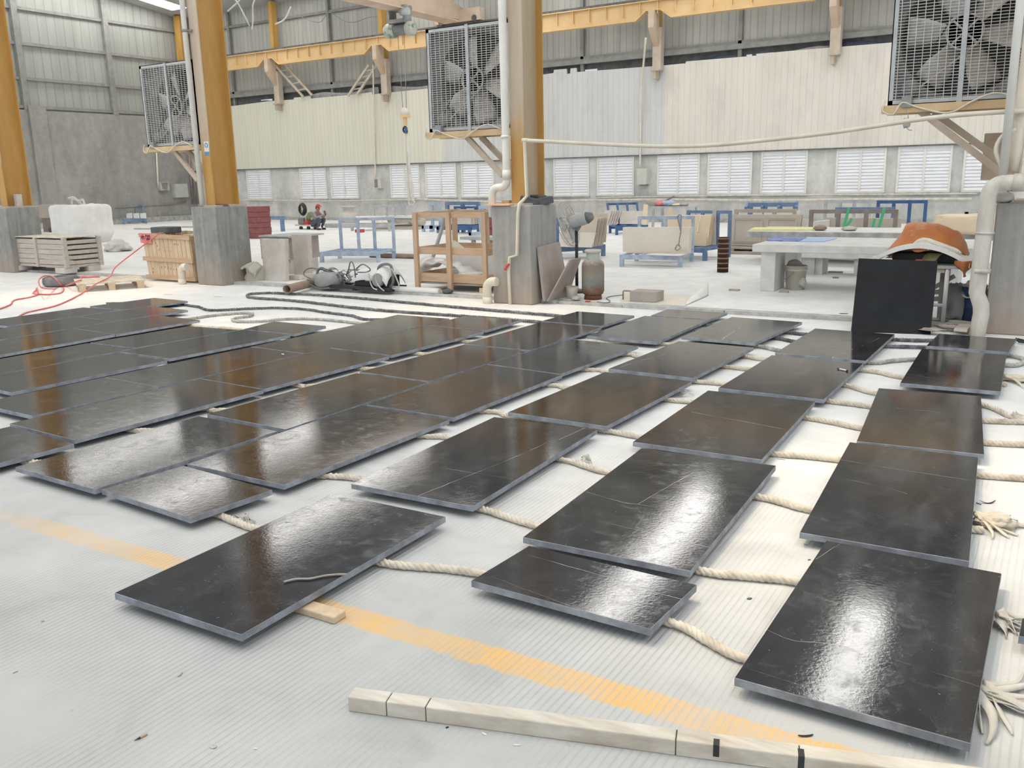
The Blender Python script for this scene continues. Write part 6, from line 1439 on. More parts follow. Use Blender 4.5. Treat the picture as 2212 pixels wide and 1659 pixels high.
m = MB(); a = oy(2084, 458, 17.5); b = oy(2120, 458, 17.5); m.box(a.x, 17.5, a.z - .06, b.x, 17.56, a.z); m.box(a.x, 17.5, K, a.x + .06, 17.56, a.z); m.box(b.x - .06, 17.5, K, b.x, 17.56, a.z); tag(m.build('steel_rack', M['greysteel']), 'small grey frame corner behind the cream bundle at the right', 'rack')
# --- white concrete table
Y0 = f(1655, 628, K).y - .06
zt_ = oy(1700, 529, Y0 - .06).z; zb_ = oy(1700, 546, Y0 - .06).z
xl, xr2 = oy(1624.6, 535, Y0 - .06).x, oy(2112, 540, Y0 - .06).x
yb_ = f(1690, 511, zt_).y
r = root('concrete_table', ((xl + xr2) / 2, (Y0 + yb_) / 2, K), 'white dusty concrete work table with thick block legs', 'table')
m = MB(); m.box(xl, Y0 - .06, zb_, xr2, yb_, zt_); m.build('top', M['table_conc'], r, bevel=.012)
lw = oy(1672, 628, Y0).x - oy(1641, 626, Y0).x
lx0 = oy(1641, 626, Y0).x
m = MB(); m.box(lx0, Y0, K, lx0 + lw, Y0 + .52, zb_); m.build('leg', M['table_conc'], r, bevel=.008)
m = MB(); m.box(lx0, yb_ - .4, K, lx0 + lw, yb_ - .1, zb_); m.build('leg', M['table_conc'], r, bevel=.008)
a = f(1748, 592, K); m = MB(); m.box(a.x, a.y, K, a.x + lw, a.y + .4, zb_); m.build('leg', M['table_conc'], r, bevel=.008)
m = MB(); m.box(xr2 - .5, Y0 + .1, K, xr2 - .2, Y0 + .6, zb_); m.build('leg', M['table_conc'], r, bevel=.008)
def sheet(px4, z, th, mt, name, lab, cat):
    m = MB(); m.prism([f(x, y, z) for x, y in px4], (0, 0, th)); return tag(m.build(name, M[mt], bevel=.002), lab, cat)
sheet([(1656, 521), (1725, 522), (1743, 514), (1668, 512)], zt_, .012, 'mat_blue', 'abrasive_sheet', 'dark blue sheet lying on the white concrete table', 'sheet')
sheet([(1726, 523), (1780, 523), (1808, 516), (1745, 514)], zt_, .012, 'mat_sky', 'plastic_sheet', 'sky blue sheet lying on the white concrete table', 'sheet')
# rear table
Yr = yb_ + 2.3
zr_ = oy(1700, 501, Yr).z; zrb = oy(1700, 513.5, Yr).z
xl2 = oy(1608.5, 507, Yr).x; xr3 = oy(2150, 507, Yr).x
r = root('concrete_table', ((xl2 + xr3) / 2, Yr + .6, K), 'grey edged concrete work table behind the white table', 'table')
m = MB(); m.box(xl2, Yr, zrb, xr3, Yr + 1.5, zr_); m.build('top', M['conc'], r, bevel=.01)
m = MB(); m.box(xl2 + .02, Yr + .02, zr_, xr3 - .02, Yr + 1.48, zr_ + .006); c = m.build('dust_layer', M['table_conc'], r); c['label'] = 'white stone dust on the top'
for x in (xl2 + .5, (xl2 + xr3) / 2, xr3 - .8): m = MB(); m.box(x, Yr + .3, K, x + .3, Yr + 1.1, zrb); m.build('leg', M['conc'], r)
sheet([(1618, 498), (1755, 498), (1762, 493), (1630, 493)], zr_ + .007, .02, 'mat_yellow', 'foam_mat', 'yellow foam mat lying on the grey rear table', 'mat')
m = MB(); c = oy(1772, 495, Yr + .4); m.blob((c.x, c.y, zr_ + .05), (.12, .12, .05), .4, 3, 12, 8, 4, flat=-.04); tag(m.build('brown_rag', M['rustpipe']), 'small brown rag beside the yellow mat on the rear table', 'rag')
c = oy(1835, 495, Yr + .4); m = MB(); m.blob((c.x, c.y, zr_ + .045), (.14, .1, .04), .5, 4, 12, 8, 9, flat=-.038); tag(m.build('stone_scraps', M['stone_grey']), 'small stone scraps on the rear table behind the white one', 'stone')
# low bench between the tables
a = oy(1717, 549, yb_ + .7); xr4 = oy(1905, 549, yb_ + .7).x
r = root('low_bench', ((a.x + xr4) / 2, yb_ + 1, K), 'low white slab bench on grey blocks between the two work tables', 'bench')
m = MB(); m.box(a.x, yb_ + .7, a.z - .05, xr4, yb_ + 1.3, a.z + .03); m.build('top', M['table_conc'], r)
for x in (a.x + .05, xr4 - .4): m = MB(); m.box(x, yb_ + .75, K, x + .25, yb_ + 1.25, a.z - .05); m.build('block', M['greysteel'], r)
# bucket
g = f(1712, 627, K); mp = mpp(g); R = 21 * mp; g = g + V((0, R, 0)); H = hz(g, 1714, 573) - K
r = root('plastic_bucket', g, 'dirty off white bucket with a wire handle under the white table', 'bucket')
m = MB(); m.lathe([(0, .0), (R * .92, 0), (R * 1.06, H * .80), (R * 1.16, H * .80), (R * 1.16, H * .86), (R * 1.10, H * .86), (R * 1.14, H), (R * 1.07, H), (R * .9, .03), (0, .03)], g, 32); m.build('pail', M['bucket'], r)
m = MB(); m.tube(smooth_path([g + V((-R * 1.15, -.02, H * .84)), g + V((-R * .9, -R * .9, H * .45)), g + V((-R * .2, -R * 1.2, H * .62)), g + V((R * .1, -R * 1.15, H * .76))], .03), .005, 6); m.build('handle', M['galv_dk'], r)
m = MB(); m.blob(g + V((R * .85, -R * .55, H * .32)), (.06, .06, .07), .3, 4, 12, 8, 3); m.build('stain', M['greypaint'], r)
m = MB(); m.blob(g + V((-R * .3, .05, H * .96)), (R * .8, R * .7, .09), .25, 3, 16, 8, 2); m.build('contents', M['stone_brown'], r)
# --- the standing black slab, bench and tarpaulin at the right
B0, B1 = f(1838, 717, 0), f(2010, 723, 0); Yt = 10.12
T0, T1 = oy(1855, 558, Yt), oy(2026, 564, Yt + .02)
m = MB(); nrm = (B1 - B0).cross(T0 - B0).normalized() * -.018
for i in range(1): m.prism([B0, B1, T1, T0], nrm if nrm.y > 0 else -nrm)
o_ = m.build('standing_slab', M['honed']); tag(o_, 'square black stone slab standing upright against the workbench', 'slab')
ybn = 10.30
zbt = oy(2060, 575, ybn).z; xb0, xb1 = oy(1853, 560, ybn).x, oy(2092, 572, ybn).x
r = root('workbench', ((xb0 + xb1) / 2, ybn + .4, K), 'small workbench with white and grey steel legs behind the standing black slab', 'table')
m = MB(); m.box(xb0, ybn, zbt - .03, xb1, ybn + .75, zbt); m.build('top', M['greysteel'], r)
m = MB(); m.box(xb0 + .55, ybn + .02, zbt - .075, xb1 - .22, ybn + .06, zbt - .03); m.build('apron', M['wood_pale'], r)
lg = oy(2041, 640, ybn - .01)
for x, y, mt in ((lg.x, ybn, 'white'), (xb0 + .06, ybn, 'white'), (lg.x - .05, ybn + .62, 'greysteel'), (xb0 + .06, ybn + .62, 'greysteel')):
    m = MB(); m.tube([(x, y + .03, K), (x, y + .03, zbt - .03)], .022, 10); m.build('leg', M[mt], r)
m = MB(); z = oy(2030, 660, ybn).z; m.tube([(lg.x, ybn + .03, z), (xb0 + .06, ybn + .03, z)], .018, 8); m.build('stretcher', M['white'], r)
x = lg.x - .045; m = MB(); m.box(x - .03, ybn + .12, K, x + .03, ybn + .18, zbt - .03); m.build('post', M['girt'], r)
for p, q_ in (((2016, 622), (2062, 596)), ((2014, 632), (2030, 630)), ((2014, 646), (2036, 645))): m = MB(); m.beam(oy(*p, ybn + .15), oy(*q_, ybn + .15), .05, .045); m.build('cross_bar', M['girt'], r)
# white foam arch on the bench
def arch(u, v, w):
    x0_, x1_ = oy(1890, 562, ybn).x, oy(2096, 574, ybn).x
    x = x0_ + (x1_ - x0_) * u
    z0_ = zbt + .005 + .185 * math.sin(math.pi * min(1, .02 + u * .98)) ** .8 - .02 * u
    return V((x, ybn - .06 + .55 * v, z0_ + w))
m = MB()
m.grid(lambda u, v: arch(u, v, .05), 40, 4); m.grid(lambda u, v: arch(u, v, 0), 40, 4)
m.grid(lambda u, v: arch(u, 0, .05 * v), 40, 1, False); m.grid(lambda u, v: arch(u, 1, .05 * v), 40, 1, False)
tag(m.build('foam_arch', M['foam']), 'white arched foam strip bridging the top of the workbench', 'arch')
a = oy(1981, 560, ybn); m = MB(); m.box(a.x - .02, ybn + .02, zbt, a.x + .055, ybn + .12, zbt + .055); tag(m.build('red_block', M['redpaper'], bevel=.006), 'small red block on the workbench under the white arch', 'block')
a = oy(1990, 560, ybn)
def P(u, v): return V((a.x - .03 + .15 * v + .06 * u, ybn + .10 + .25 * u - .05 * v, zbt + .012 + .09 * math.sin(u * 1.7) * 1.0))
tag(MB().grid(P, 8, 3).build('yellow_cloth', M['mat_yellow'], solid=.006), 'yellow cloth strip on the workbench under the white arch', 'cloth')
m = MB(); m.box(xb0 + .3, ybn + .3, zbt, xb1 - .15, ybn + .6, zbt + .10); tag(m.build('arch_shade_box', M['darkgap'], bevel=.03), 'dark box standing in for the shade on the workbench beneath the white arch', 'bundle')  # near-black box added to stand in for the shaded interior of the arch
# orange tarpaulin dome
def tarp():
    xs = [(1895, 556), (1918, 540), (1936, 520), (1950, 500), (1958, 485), (1975, 482), (2000, 480), (2030, 481), (2050, 487), (2066, 498), (2078, 512), (2086, 528), (2090, 545), (2091, 553)]
    P_ = [oy(x, y, ybn + .35) for x, y in xs]; n = len(P_) - 1
    def top(u):
        t = u * n; i = min(int(t), n - 1); return P_[i].lerp(P_[i + 1], t - i)
    def fn(u, v):
        p = top(u); h = p.z - zbt; k = math.sin(min(1, max(0, u)) * math.pi)
        s_ = (v - .45) / .55
        if v < .45:
            q = (1 - v / .45); z = zbt + .02 + (h - .02) * (1 - .62 * q ** 1.6); y = p.y - .36 * q * (.35 + .65 * k); x = p.x + (-.02) * q
        else:
            z = zbt + h * (1 - .9 * s_ ** 1.8); y = p.y + .40 * s_ * (.3 + .7 * k); x = p.x
        wv = .028 * noise.noise(V((x * 5, y * 4, 2))) + .018 * math.sin(u * 23 + v * 9) * (v < .45)
        return V((x + wv * .5, y + wv * 1.4, max(zbt + .05, z + wv)))
    return fn
m = MB(); m.grid(tarp(), 46, 22); r = m.build('tarpaulin', M['tarp'], solid=.006); tag(r, 'orange brown tarpaulin draped in a dome over the workbench', 'tarpaulin')
tl0, tl1 = oy(2080, 572, ybn - .05), oy(2083, 598, ybn - .05)
def P(u, v):
    w_ = .10 * (1 - u * .75) + .03 * math.sin(u * 6) ; return V((tl0.x + (tl1.x - tl0.x) * u + (v - .5) * w_ * 1.6, ybn - .06 + .05 * math.cos(v * 6), tl0.z + .04 + (tl1.z - tl0.z - .04) * u))
m = MB().grid(P, 10, 8).build('hanging_tail', M['tarp'], parent=r, solid=.006)
pass
random.seed(4); m = MB()
for k in range(7):
    pts = [oy(1966 + 6 * k, 536 + k * .6, ybn - .02), oy(1985 + 7 * k, 520 + 2.2 * k, ybn + .02), oy(2005 + 9 * k, 519 + 3.2 * k, ybn + .02), oy(2040 + 6 * k, 535 + 2.2 * k, ybn - .02)]
    P_ = smooth_path(pts, .03)
    m.tube(P_, [.012 + .012 * math.sin(i / len(P_) * math.pi) for i in range(len(P_))], 6)
tag(m.build('white_cloth', M['cloth']), 'bunched white cloth strips on the white arch under the orange tarpaulin', 'cloth')
def P(u, v): return oy(1885 + 34 * u, 560 - 14 * u - 6 * v * (1 - u), ybn + .1 + .25 * v)
tag(MB().grid(P, 6, 4).build('clear_film', M['bag_grey'], solid=.004), 'greyish plastic film tucked at the left end of the orange tarpaulin', 'film')
# drums, bag and litter under the right bench
def drum(px, py, tpx, w_, mt, lab):
    g = f(px, py, K); R = w_ * mpp(g); g = g + V((0, R, 0)); H = hz(g, px, tpx) - K
    r = root('steel_drum', g, lab, 'drum')
    m = MB(); m.lathe([(0, 0), (R, 0), (R, H * .33), (R * 1.03, H * .35), (R, H * .37), (R, H * .66), (R * 1.03, H * .68), (R, H * .70), (R, H * .97), (R * .96, H * .97), (R * .96, H * .9), (0, H * .9)], g, 28); m.build('body', M[mt], r)
    m = MB(); m.tube([(g.x + R * math.cos(i * .2618), g.y + R * math.sin(i * .2618), g.z + H * .97) for i in range(24)], .012, 6, closed=True); m.build('rim', M['stone_brown'], r)
    return r, g, R, H
r, g, R, H = drum(2097, 694, 614, 24, 'paint_blue_drum', 'navy blue drum with a white wire hanging on it, behind the drain pipe')
m = MB(); m.tube(smooth_path([g + V((-R * .9, -R * .8, H * .72)), g + V((-R * .5, -R * 1.05, H * .66)), g + V((0, -R * 1.1, H * .70)), g + V((R * .3, -R * 1.05, H * .85)), g + V((R * .1, -R * 1.0, H * 1.3)), g + V((R * .0, -R * .9, H * 1.45))], .03), .008, 6); m.build('wire_handle', M['white'], r)
m = MB(); m.blob(g + V((0, 0, H * .97)), (R * .85, R * .85, .06), .3, 3, 16, 8, 5); m.build('contents', M['cloth'], r)
drum(2136, 690, 622, 12, 'paint_teal', 'teal drum between the drain pipe and the right edge plinth')
g = f(2058, 692, K); tag(MB().blob(g + V((0, .15, .16)), (.14, .16, .22), .35, 3, 20, 14, 9, flat=-.155).build('mesh_bag', M['galv_dk']), 'dark grey bag slumped on the floor left of the navy drum', 'bag')
T = frame2(f(2074, 717, K + .0), f(2100, 690, K) - f(2074, 717, K)); tag(MB(T).box(0, -.06, .0, .42, .06, .025).build('plank', M['wood_grey'], bevel=.003), 'short plank lying on the floor beside the pipe bend', 'plank')
m = MB()
for k, (x, y) in enumerate(((2020, 700), (2050, 705), (2015, 712), (2062, 700), (2025, 690))): m.blob(f(x, y, K + .012), (.12, .07, .016), .5, 3, 12, 8, k)
tag(m.build('mud_patch', M['stone_brown']), 'patch of brown mud and grit under the workbench', 'mud', kind='stuff')
c = oy(1958, 266, YF - .1); m = MB(); m.blob(c, (.045, .02, .05), .5, 6, 10, 8, 2); m.tube([c + V((.01, 0, .04)), oy(1962, 238, YF - .1)], .004, 5); m.tube(smooth_path([c + V((.0, 0, -.04)), c + V((.03, 0, -.07)), c + V((.06, 0, -.075))], .01), .006, 5)
tag(m.build('hanging_plug', M['greysteel']), 'grey plug dangling on a wire below the largest fan', 'plug')

# ================================================================== far left and middle background
# blue frame with white boards by the end wall
C = f(267, 485, K); T, lx, ly, zt_, r = base_rack(C, f(318, 483, K), C + V((0, 1.0, 0)), (290, 442), (.0, .33, .66, 1), 'blue_mid', 'blue steel rack with white boards near the end wall', 3, (.12, .24), lean=.1)
for k in range(3): panel_stack([(274 + 15 * k, 477), (286 + 15 * k, 477), (284 + 15 * k, 460), (272 + 15 * k, 461)], K + .25, 1, 0, .03, .1, 'white', 'white board on the blue rack near the end wall, ' + ['left one', 'middle one', 'right one'][k], yb=C.y + .5)
# things behind the left plinth
g = f(101, 486, K); g.y = 20
a, b = oy(86, 471, 20), oy(118, 471, 20); t = oy(100, 442, 20)
r = root('beige_cabinet', ((a.x + b.x) / 2, 20.3, K), 'beige box on a stand behind the left edge plinth', 'box')
m = MB(); m.box(a.x, 20, a.z, b.x, 20.6, t.z); m.build('box_body', M['stone_tan'], r); m = MB(); m.box(a.x + .05, 20.05, K, b.x - .05, 20.55, a.z); m.build('stand', M['brownsteel'], r)
a = f(104, 494, K); m = MB(); m.prism([(a.x - .25, a.y, K), (a.x + .2, a.y, K), (a.x - .2, a.y, K + .5)], (0, .05, 0)); tag(m.build('yellow_bracket', M['yellow']), 'yellow triangular plate behind the left edge plinth', 'plate')
a = f(115, 492, K); m = MB(); m.box(a.x - .05, a.y, K, a.x + .05, a.y + .1, hz(a, 115, 461)); tag(m.build('blue_post', M['blue_mid']), 'blue steel post left of the bulk bag', 'post')
m = MB(); a = f(120, 502, K); m.box(a.x - .45, a.y, K, a.x + .35, a.y + .5, K + .18); tag(m.build('dark_plates', M['gravelblack'], bevel=.02), 'dark plates on the floor between the plinth and the bulk bag', 'plates')
for px, py, w_, lab in ((305, 496, .9, 'thin board on the bright floor behind the planked crate, nearer one'), (403, 492, .6, 'thin board on the bright floor left of the second plinth'), (308, 508, .5, 'short board on the bright floor left of the planked crate')):
    a = f(px, py, K); m = MB(); m.box(a.x - w_ / 2, a.y, K, a.x + w_ / 2, a.y + .2, K + .05); tag(m.build('board', M['wood_grey']), lab, 'board')
# maroon stack and blue frame right of the second plinth
ya = 19.0; a, b = oy(547, 498, ya), oy(559, 498, ya)
m = MB(); tp = oy(553, 446, ya).z
for k in range(6): m.box(a.x - .4, ya - .02 * (k % 2), K + (tp - K) * k / 6, b.x + .02 * (k % 2), ya + .5, K + (tp - K) * (k + .97) / 6)
tag(m.build('maroon_crates', M['redwood']), 'tall maroon painted cabinet partly behind the second plinth', 'cabinet')
ya = f(607, 500, K).y
r = root('steel_rack', oy(580, 500, ya), 'low blue steel frame right of the second plinth', 'rack', 'upright steel frames near the back wall')
P0, P1 = oy(545, 467, ya), oy(613, 466, ya); m = MB(); m.box(P0.x, ya, P0.z - .1, P1.x, ya + .09, P0.z); m.build('top_rail', M['blue_mid'], r)
for px in (578, 608): x = oy(px, 485, ya).x; m = MB(); m.box(x - .06, ya, K, x + .06, ya + .09, P0.z - .1); m.build('upright', M['blue_mid'], r)
# grey rack with beige panels in the middle distance
C = f(758, 499, K); T, lx, ly, zt_, r = base_rack(C, f(842, 500, K), C + V((.0, 1.3, 0)), (788, 446), (.0, .34, .56, .85), 'greysteel', 'whitish steel rack with beige panels between the pale blue rack and the wall', 4, (.12, .24))
for k in range(4): panel_stack([(772 + k * 12, 491), (802 + k * 12, 491), (800 + k * 10, 466), (768 + k * 12, 467)], K + .25, 1, 0, .03, .2, 'stone_cream', 'cream panel on the whitish steel rack, ' + ['leftmost', 'second from the left', 'third from the left', 'rightmost'][k], yb=C.y + .3 + .1 * k)
a = f(777, 502, K); m = MB(); m.box(a.x - .12, a.y - .1, K, a.x + .13, a.y + .1, K + .10); tag(m.build('red_box', M['red'], bevel=.01), 'bright red box on the floor in front of the whitish rack', 'box')
a = f(728, 492, K); m = MB(); m.box(a.x - .62, a.y, K, a.x + .66, a.y + .4, K + .15); tag(m.build('stone_slab_stack', M['greysteel'], bevel=.01), 'grey stone bar lying on the floor right of the crouching person', 'stone')
g = f(733, 486, K); g.y += .6; tag(MB().lathe([(0, 0), (.32, 0), (.30, .1), (.42, .2), (.34, .45), (.22, .5), (.20, .60), (.30, .64), (.30, .7), (0, .7)], g, 24).build('stone_vase', M['stone_grey']), 'pale turned stone vase behind the grey stone bar near the wall', 'stone')
# bundled rolls under a white sheet
for k in range(3):
    ya = 24.2; p = oy(818 + 27 * k, 474, ya); m = MB(); m.lathe([(0, -.02), (.14, 0), (.16, .1), (.15, .4), (.17, .75), (.13, .85), (0, .86)], (p.x, p.y, .26 + K), 16, frame=(V((0, 1, 0)), V((0, 0, 1)), V((1, 0, 0)))); tag(m.build('wrapped_roll', M['sack']), 'sagging grey green wrapped roll near the back wall, ' + ['left one', 'middle one', 'right one'][k], 'roll', 'wrapped rolls near the back wall')
a, b = oy(812, 468, 24.0), oy(905, 468, 24.0); m = MB(); m.box(a.x, 24.0, a.z - .05, b.x, 24.5, a.z + .02); tag(m.build('white_board', M['white']), 'white board lying on top of the wrapped rolls', 'board')
m = MB(); m.box(a.x, 23.9, K, b.x, 24.5, K + .1); tag(m.build('timber_pallet', M['wood_grey']), 'timber bearer under the wrapped rolls', 'pallet')
# blue racks behind the open crate
C = f(948, 506, K); T, lx, ly, zt_, r = base_rack(C, f(1016, 507, K), C + V((0, 1.0, 0)), (980, 447), (.0, .34, .68, 1), 'blue', 'blue steel rack with taupe panels seen through the open timber crate', 4, (.13, .26), lean=-.1)
panel_stack([(958, 498), (1018, 498), (1014, 452), (962, 452)], K + .27, 1, .08, .03, .2, 'stone_grey', 'pale panel on the blue rack seen through the open timber crate', yb=C.y + .55)
for k in range(3): panel_stack([(1017 + 4 * k, 498), (1026 + 4 * k, 497), (1022 + 4 * k, 455), (1014 + 4 * k, 455)], K + .27, 1, 0, .03, .2, 'stone_tan', 'narrow taupe panel at the right end of the blue rack behind the open crate, ' + ['left one', 'middle one', 'right one'][k], yb=C.y + .6 + .08 * k)
frame_rack(961, 436, 1034, 23.0, 'blue_mid', 'blue steel frame near the wall behind the open timber crate', (.5,), .1)
frame_rack(929, 438, 950, 23.4, 'blue_dust', 'narrow pale blue frame near the wall left of the blue frame', (), .08)
frame_rack(1033, 445, 1075, 20.5, 'blue_dust', 'pale blue steel frame close to the left side of the centre plinth', (), .08)
ya = 16.5; a, b = oy(1051, 492, ya), oy(1066, 460, ya); m = MB(); m.box(a.x, ya, a.z, b.x + .3, ya + .4, b.z); m.box(a.x, ya + .05, K, a.x + .1, ya + .15, a.z); m.box(b.x + .2, ya + .05, K, b.x + .3, ya + .15, a.z); tag(m.build('red_machine', M['redwood'], bevel=.01), 'dark red machine behind the right post of the open timber crate', 'machine')
ya = 13.5; a, b = oy(993, 514, ya), oy(1068, 518, ya)
r = root('bench_saw', ((a.x + b.x) / 2, ya, K), 'grey steel bench seen through the right half of the open timber crate', 'bench')
m = MB(); m.box(a.x, ya, a.z - .03, b.x, ya + .5, a.z + .02); m.build('top', M['greysteel'], r)
x = oy(1008, 530, ya).x; m = MB(); m.prism([(x - .09, ya + .2, K), (x + .09, ya + .2, K), (x + .025, ya + .2, a.z - .03), (x - .025, ya + .2, a.z - .03)], (0, .06, 0)); m.build('leg', M['greysteel'], r)
m = MB(); m.box(b.x - .25, ya + .1, K, b.x - .05, ya + .4, a.z - .03); m.build('pedestal', M['galv_dk'], r)
# crate of the wall base: stones along the wall
# ------------------------------------------------------------------ trolley with a hose reel and a crouching person
g = f(668, 495, K); mp = mpp(g)
def tq(px, py, dy=0): return oy(px, py, g.y + dy)
r = root('machine_trolley', g, 'hand trolley with a coiled black hose and small machines beside the crouching person', 'trolley')
c = tq(654, 452); m = MB()
for k in range(3): m.tube([c + V((.155 * math.cos(i * .3142) * (1 - .12 * k), -.03 * k, .20 * math.sin(i * .3142) * (1 - .12 * k))) for i in range(20)], .035, 8, closed=True)
m.build('hose_coil', M['black'], r)
m = MB(); m.lathe([(0, 0), (.10, 0), (.10, .02), (0, .02)], c, 16, frame=(V((1, 0, 0)), V((0, 0, 1)), V((0, -1, 0)))); m.build('reel_hub', M['mat_yellow'], r)
m = MB(); a, b = tq(646, 487), tq(690, 487); m.box(a.x, g.y - .2, a.z, b.x, g.y + .3, a.z + .04); m.build('platform', M['greysteel'], r)
for px in (646, 661): a = tq(px, 488); t = tq(px, 462); m = MB(); m.tube([a, t], .02, 8); m.build('handle_bar', M['greysteel'], r)
for px in (657, 673, 688): w_ = tq(px, 492); m = MB(); m.cyl(w_ + V((0, -.18, 0)), w_ + V((0, -.12, 0)), .065, n=14); m.build('wheel', M['black'], r)
a = tq(652, 478); m = MB(); m.box(a.x - .1, g.y - .1, a.z - .1, a.x + .16, g.y + .2, a.z + .12); m.build('dark_motor', M['brownsteel'], r, bevel=.02)
a = tq(668, 483); m = MB(); m.box(a.x - .08, g.y - .18, a.z - .06, a.x + .1, g.y + .05, a.z + .1); m.build('red_motor', M['red'], r, bevel=.02)
a = tq(670, 468); m = MB(); m.blob(a + V((0, .05, 0)), (.17, .15, .17), .3, 4, 14, 10, 3); m.build('green_bag', mat('olive_green_cloth', (.22, .28, .16), (.15, .20, .11), 8, .8), r)
a = tq(683, 476); m = MB(); m.lathe([(0, -.18), (.09, -.18), (.09, .08), (.03, .14), (.03, .2), (0, .2)], a + V((0, -.12, 0)), 16); m.build('white_canister', M['bucket'], r)
# person: squatting side-on, facing right, red cap, looking at a phone
def skin_mesh(name, nodes, edges, mt, parent=None, sub=2, origin=None):
    me = bpy.data.meshes.new(name); O = V(origin if origin is not None else parent.matrix_world.translation)
    me.from_pydata([V(p) - O for p, _ in nodes], edges, []); me.materials.append(mt)
    ob = bpy.data.objects.new(name, me); COL.objects.link(ob)
    if parent is not None: ob.parent = parent
    else: ob.location = O
    md = ob.modifiers.new('skin', 'SKIN'); md.use_smooth_shade = True
    bm = bmesh.new(); bm.from_mesh(me); ly_ = bm.verts.layers.skin.verify(); bm.verts.ensure_lookup_table()
    for v_, (p, rr) in zip(bm.verts, nodes): v_[ly_].radius = (rr, rr) if not isinstance(rr, tuple) else rr
    bm.verts[0][ly_].use_root = True; bm.to_mesh(me); bm.free()
    sb = ob.modifiers.new('sub', 'SUBSURF'); sb.levels = sub; sb.render_levels = sub
    return ob
gp_ = f(691, 497, K); gp_.y += .15
r = root('person', gp_, 'person in a red cap and grey jacket crouching by the back wall looking at a phone', 'person')
hd = oy(687, 449, gp_.y)
S_ = (hd.z - K) / .92                                # scale of the squatting figure, head centre at .92
def Pn(x, y, z): return gp_ + V((x * S_, y * S_, z * S_))
hx = (hd.x - gp_.x) / S_
sh = hx - .10; hipx = hx - .22; kn = hx + .22; ft = hx + .06
body = [(Pn(hipx, 0, .30), .13 * S_), (Pn(hipx + .04, 0, .50), .135 * S_), (Pn(sh, 0, .70), .13 * S_), (Pn(hx - .03, 0, .79), .055 * S_), (Pn(hx, 0, .88), .085 * S_), (Pn(hx + .015, 0, .97), .08 * S_)]
ed = [(0, 1), (1, 2), (2, 3), (3, 4), (4, 5)]
for s_ in (-1, 1):
    n = len(body); fx, fz = kn + .13, .66
    body += [(Pn(sh, .16 * s_, .70), .06 * S_), (Pn(sh + .14, .21 * s_, .52), .045 * S_), (Pn(fx - .04, .08 * s_, .60), .034 * S_), (Pn(fx, .05 * s_, fz), .035 * S_)]
    ed += [(2, n), (n, n + 1), (n + 1, n + 2), (n + 2, n + 3)]
    n = len(body)
    body += [(Pn(hipx + .02, .10 * s_, .28), .10 * S_), (Pn(kn, .14 * s_, .46), .068 * S_), (Pn(ft - .06, .14 * s_, .09), .042 * S_), (Pn(ft + .12, .15 * s_, .035), .035 * S_)]
    ed += [(0, n), (n, n + 1), (n + 1, n + 2), (n + 2, n + 3)]
skin_mesh('body', body, ed, M['skin'], r)
def grow(idx, k): return [(body[i][0], body[i][1] * k) for i in idx]
j = grow((0, 1, 2, 6, 7, 8, 14, 15, 16), 1.16); j[5] = (body[8][0].lerp(body[7][0], .12), body[8][1] * 1.25); j[8] = (body[16][0].lerp(body[15][0], .12), body[16][1] * 1.25)
skin_mesh('jacket', j, [(0, 1), (1, 2), (2, 3), (3, 4), (4, 5), (2, 6), (6, 7), (7, 8)], M['jacket'], r)
t = grow((0, 10, 11, 12, 18, 19, 20), 1.16); skin_mesh('trousers', t, [(0, 1), (1, 2), (2, 3), (0, 4), (4, 5), (5, 6)], M['trouser'], r)
for s_ in (-1, 1):
    m = MB(); m.blob(Pn(ft + .05, .145 * s_, .035), (.13 * S_, .05 * S_, .045 * S_), .05, 2, 14, 10, flat=-.034 * S_); m.build('shoe', M['black'], r)
    fx, fz = kn + .15, .67
    for q_ in range(4): m = MB(); a = Pn(fx - .01, .05 * s_ - .012 * s_ * q_, fz - .01 + .022 * q_); m.tube([a, a + V((.035, -.02 * s_, .01)), a + V((.05, -.05 * s_, .012))], [.011, .010, .008], 6); m.build('finger', M['skin'], r)
    m = MB(); a = Pn(fx - .03, .04 * s_, fz + .05); m.tube([a, a + V((.02, -.01 * s_, .04)), a + V((.035, -.01 * s_, .06))], [.013, .012, .009], 6); m.build('thumb', M['skin'], r)
m = MB(); hc = Pn(hx + .01, 0, .98)
m.grid(lambda u, v: hc + V((math.cos(6.2832 * u) * .105 * S_ * math.cos(v * 1.5), math.sin(6.2832 * u) * .10 * S_ * math.cos(v * 1.5), .095 * S_ * math.sin(v * 1.5) + .0)), 20, 8)
m.grid(lambda u, v: hc + V((.08 * S_ + .11 * S_ * v, (u - .5) * .17 * S_ * (1 - .35 * v), .01 - .02 * v)), 8, 4); m.build('cap', M['redcap'], r, solid=.006)
m = MB(); m.grid(lambda u, v: Pn(hx - .02, 0, .93) + V((-.085 * S_ * math.cos((u - .5) * 3.0), .088 * S_ * math.sin((u - .5) * 3.0), (-.07 + .11 * v) * S_)), 12, 4); m.build('hair', M['ink'], r, solid=.012)
m = MB(); nx = Pn(hx + .088, 0, .90); m.blob(nx, (.022 * S_, .018 * S_, .024 * S_), 0, 1, 10, 8); m.build('nose', M['skin'], r)
for s_ in (-1, 1):
    m = MB(); m.blob(Pn(hx + .075, .032 * s_, .925), (.010, .014, .008), 0, 1, 8, 6); m.build('eye', M['ink'], r)
    m = MB(); m.blob(Pn(hx + .0, .088 * s_, .905), (.022 * S_, .012 * S_, .034 * S_), 0, 1, 8, 6); m.build('ear', M['skin'], r)
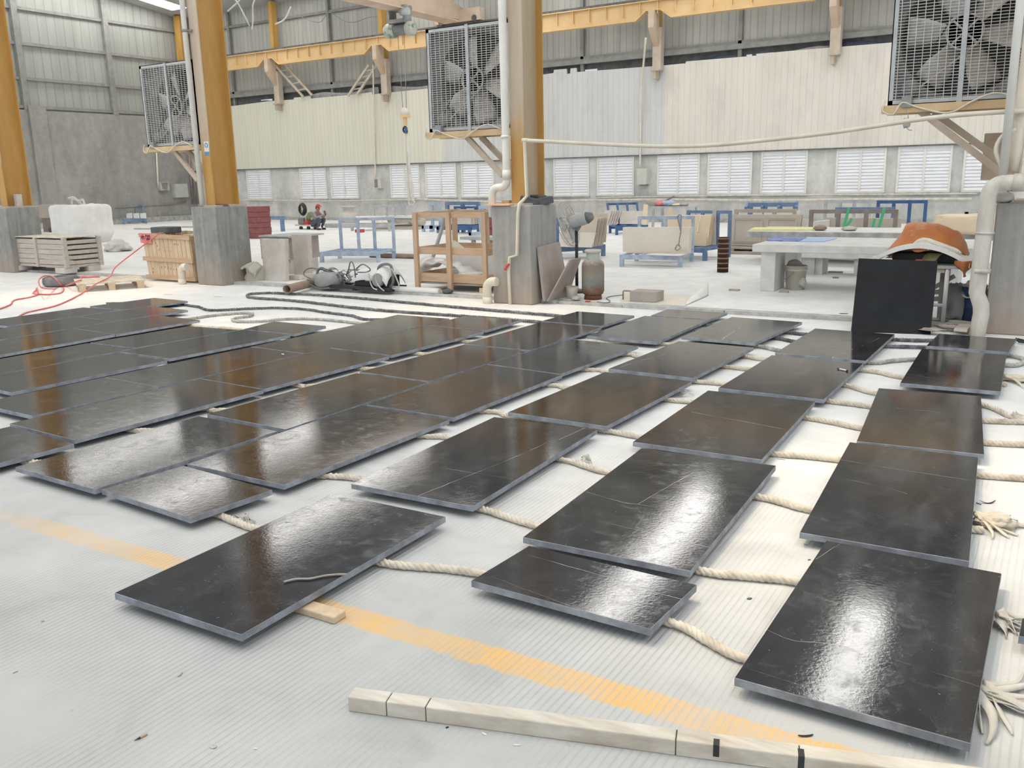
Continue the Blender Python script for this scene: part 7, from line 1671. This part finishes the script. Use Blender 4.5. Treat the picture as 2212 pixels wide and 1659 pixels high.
m = MB(); m.box(*(Pn(hx + .078, -.028, .858)), *(Pn(hx + .090, .028, .866))); m.build('mouth', M['redwood'], r)
ph_ = Pn(kn + .17, 0, .70); T = Matrix.Translation(ph_) @ Matrix.Rotation(-.35, 4, 'Y')
m = MB(T); m.box(-.005, -.04, -.06, .006, .04, .09); tag(m.build('phone', M['phone'], bevel=.004), 'dark mobile phone held up by the crouching person', 'phone')
# ================================================================== light
w = bpy.data.worlds.new('world'); SC.world = w; w.use_nodes = True
bg = w.node_tree.nodes['Background']; bg.inputs[0].default_value = (.86, .93, 1, 1); bg.inputs[1].default_value = .6
def spot(name, loc, aim, power, size, col=(1, .78, .48), rad=.25, blend=.8):
    l = bpy.data.lights.new(name, 'SPOT'); l.energy = power; l.color = col; l.spot_size = math.radians(size); l.spot_blend = blend; l.shadow_soft_size = rad
    o = bpy.data.objects.new(name, l); COL.objects.link(o); o.location = loc
    o.rotation_euler = (V(aim) - V(loc)).to_track_quat('-Z', 'Y').to_euler(); return o
spot('bay_lamp', (-4.6, 3.6, 8.5), (.1, 4.2, 0), 1300, 30)
spot('bay_lamp', (-8.0, 8.6, 8.6), (-6.2, 9.3, 0), 900, 24)
spot('bay_lamp', (-14.5, 7.6, 8.6), (-13.2, 8.6, 0), 1000, 26)
spot('bay_lamp', (-9.0, 6.0, 8.6), (-8.2, 6.2, 0), 600, 26)
SC.view_settings.view_transform = 'Standard'; SC.view_settings.look = 'None'
SC.view_settings.exposure = .30; SC.view_settings.gamma = 1
SC.view_settings.use_curve_mapping = False
SC.cycles.use_denoising = True
try: SC.cycles.denoiser = 'OPENIMAGEDENOISE'
except Exception: pass
SC.cycles.max_bounces = 8; SC.cycles.diffuse_bounces = 5; SC.cycles.glossy_bounces = 4
SC.cycles.sample_clamp_indirect = 8
# keep every description within sixteen words
for _o in COL.objects:
    if 'label' in _o and len(_o['label'].split()) > 16:
        _w = _o['label'].replace(' a ', ' ').replace(' the ', ' ').split(); _o['label'] = ' '.join(_w[:16])
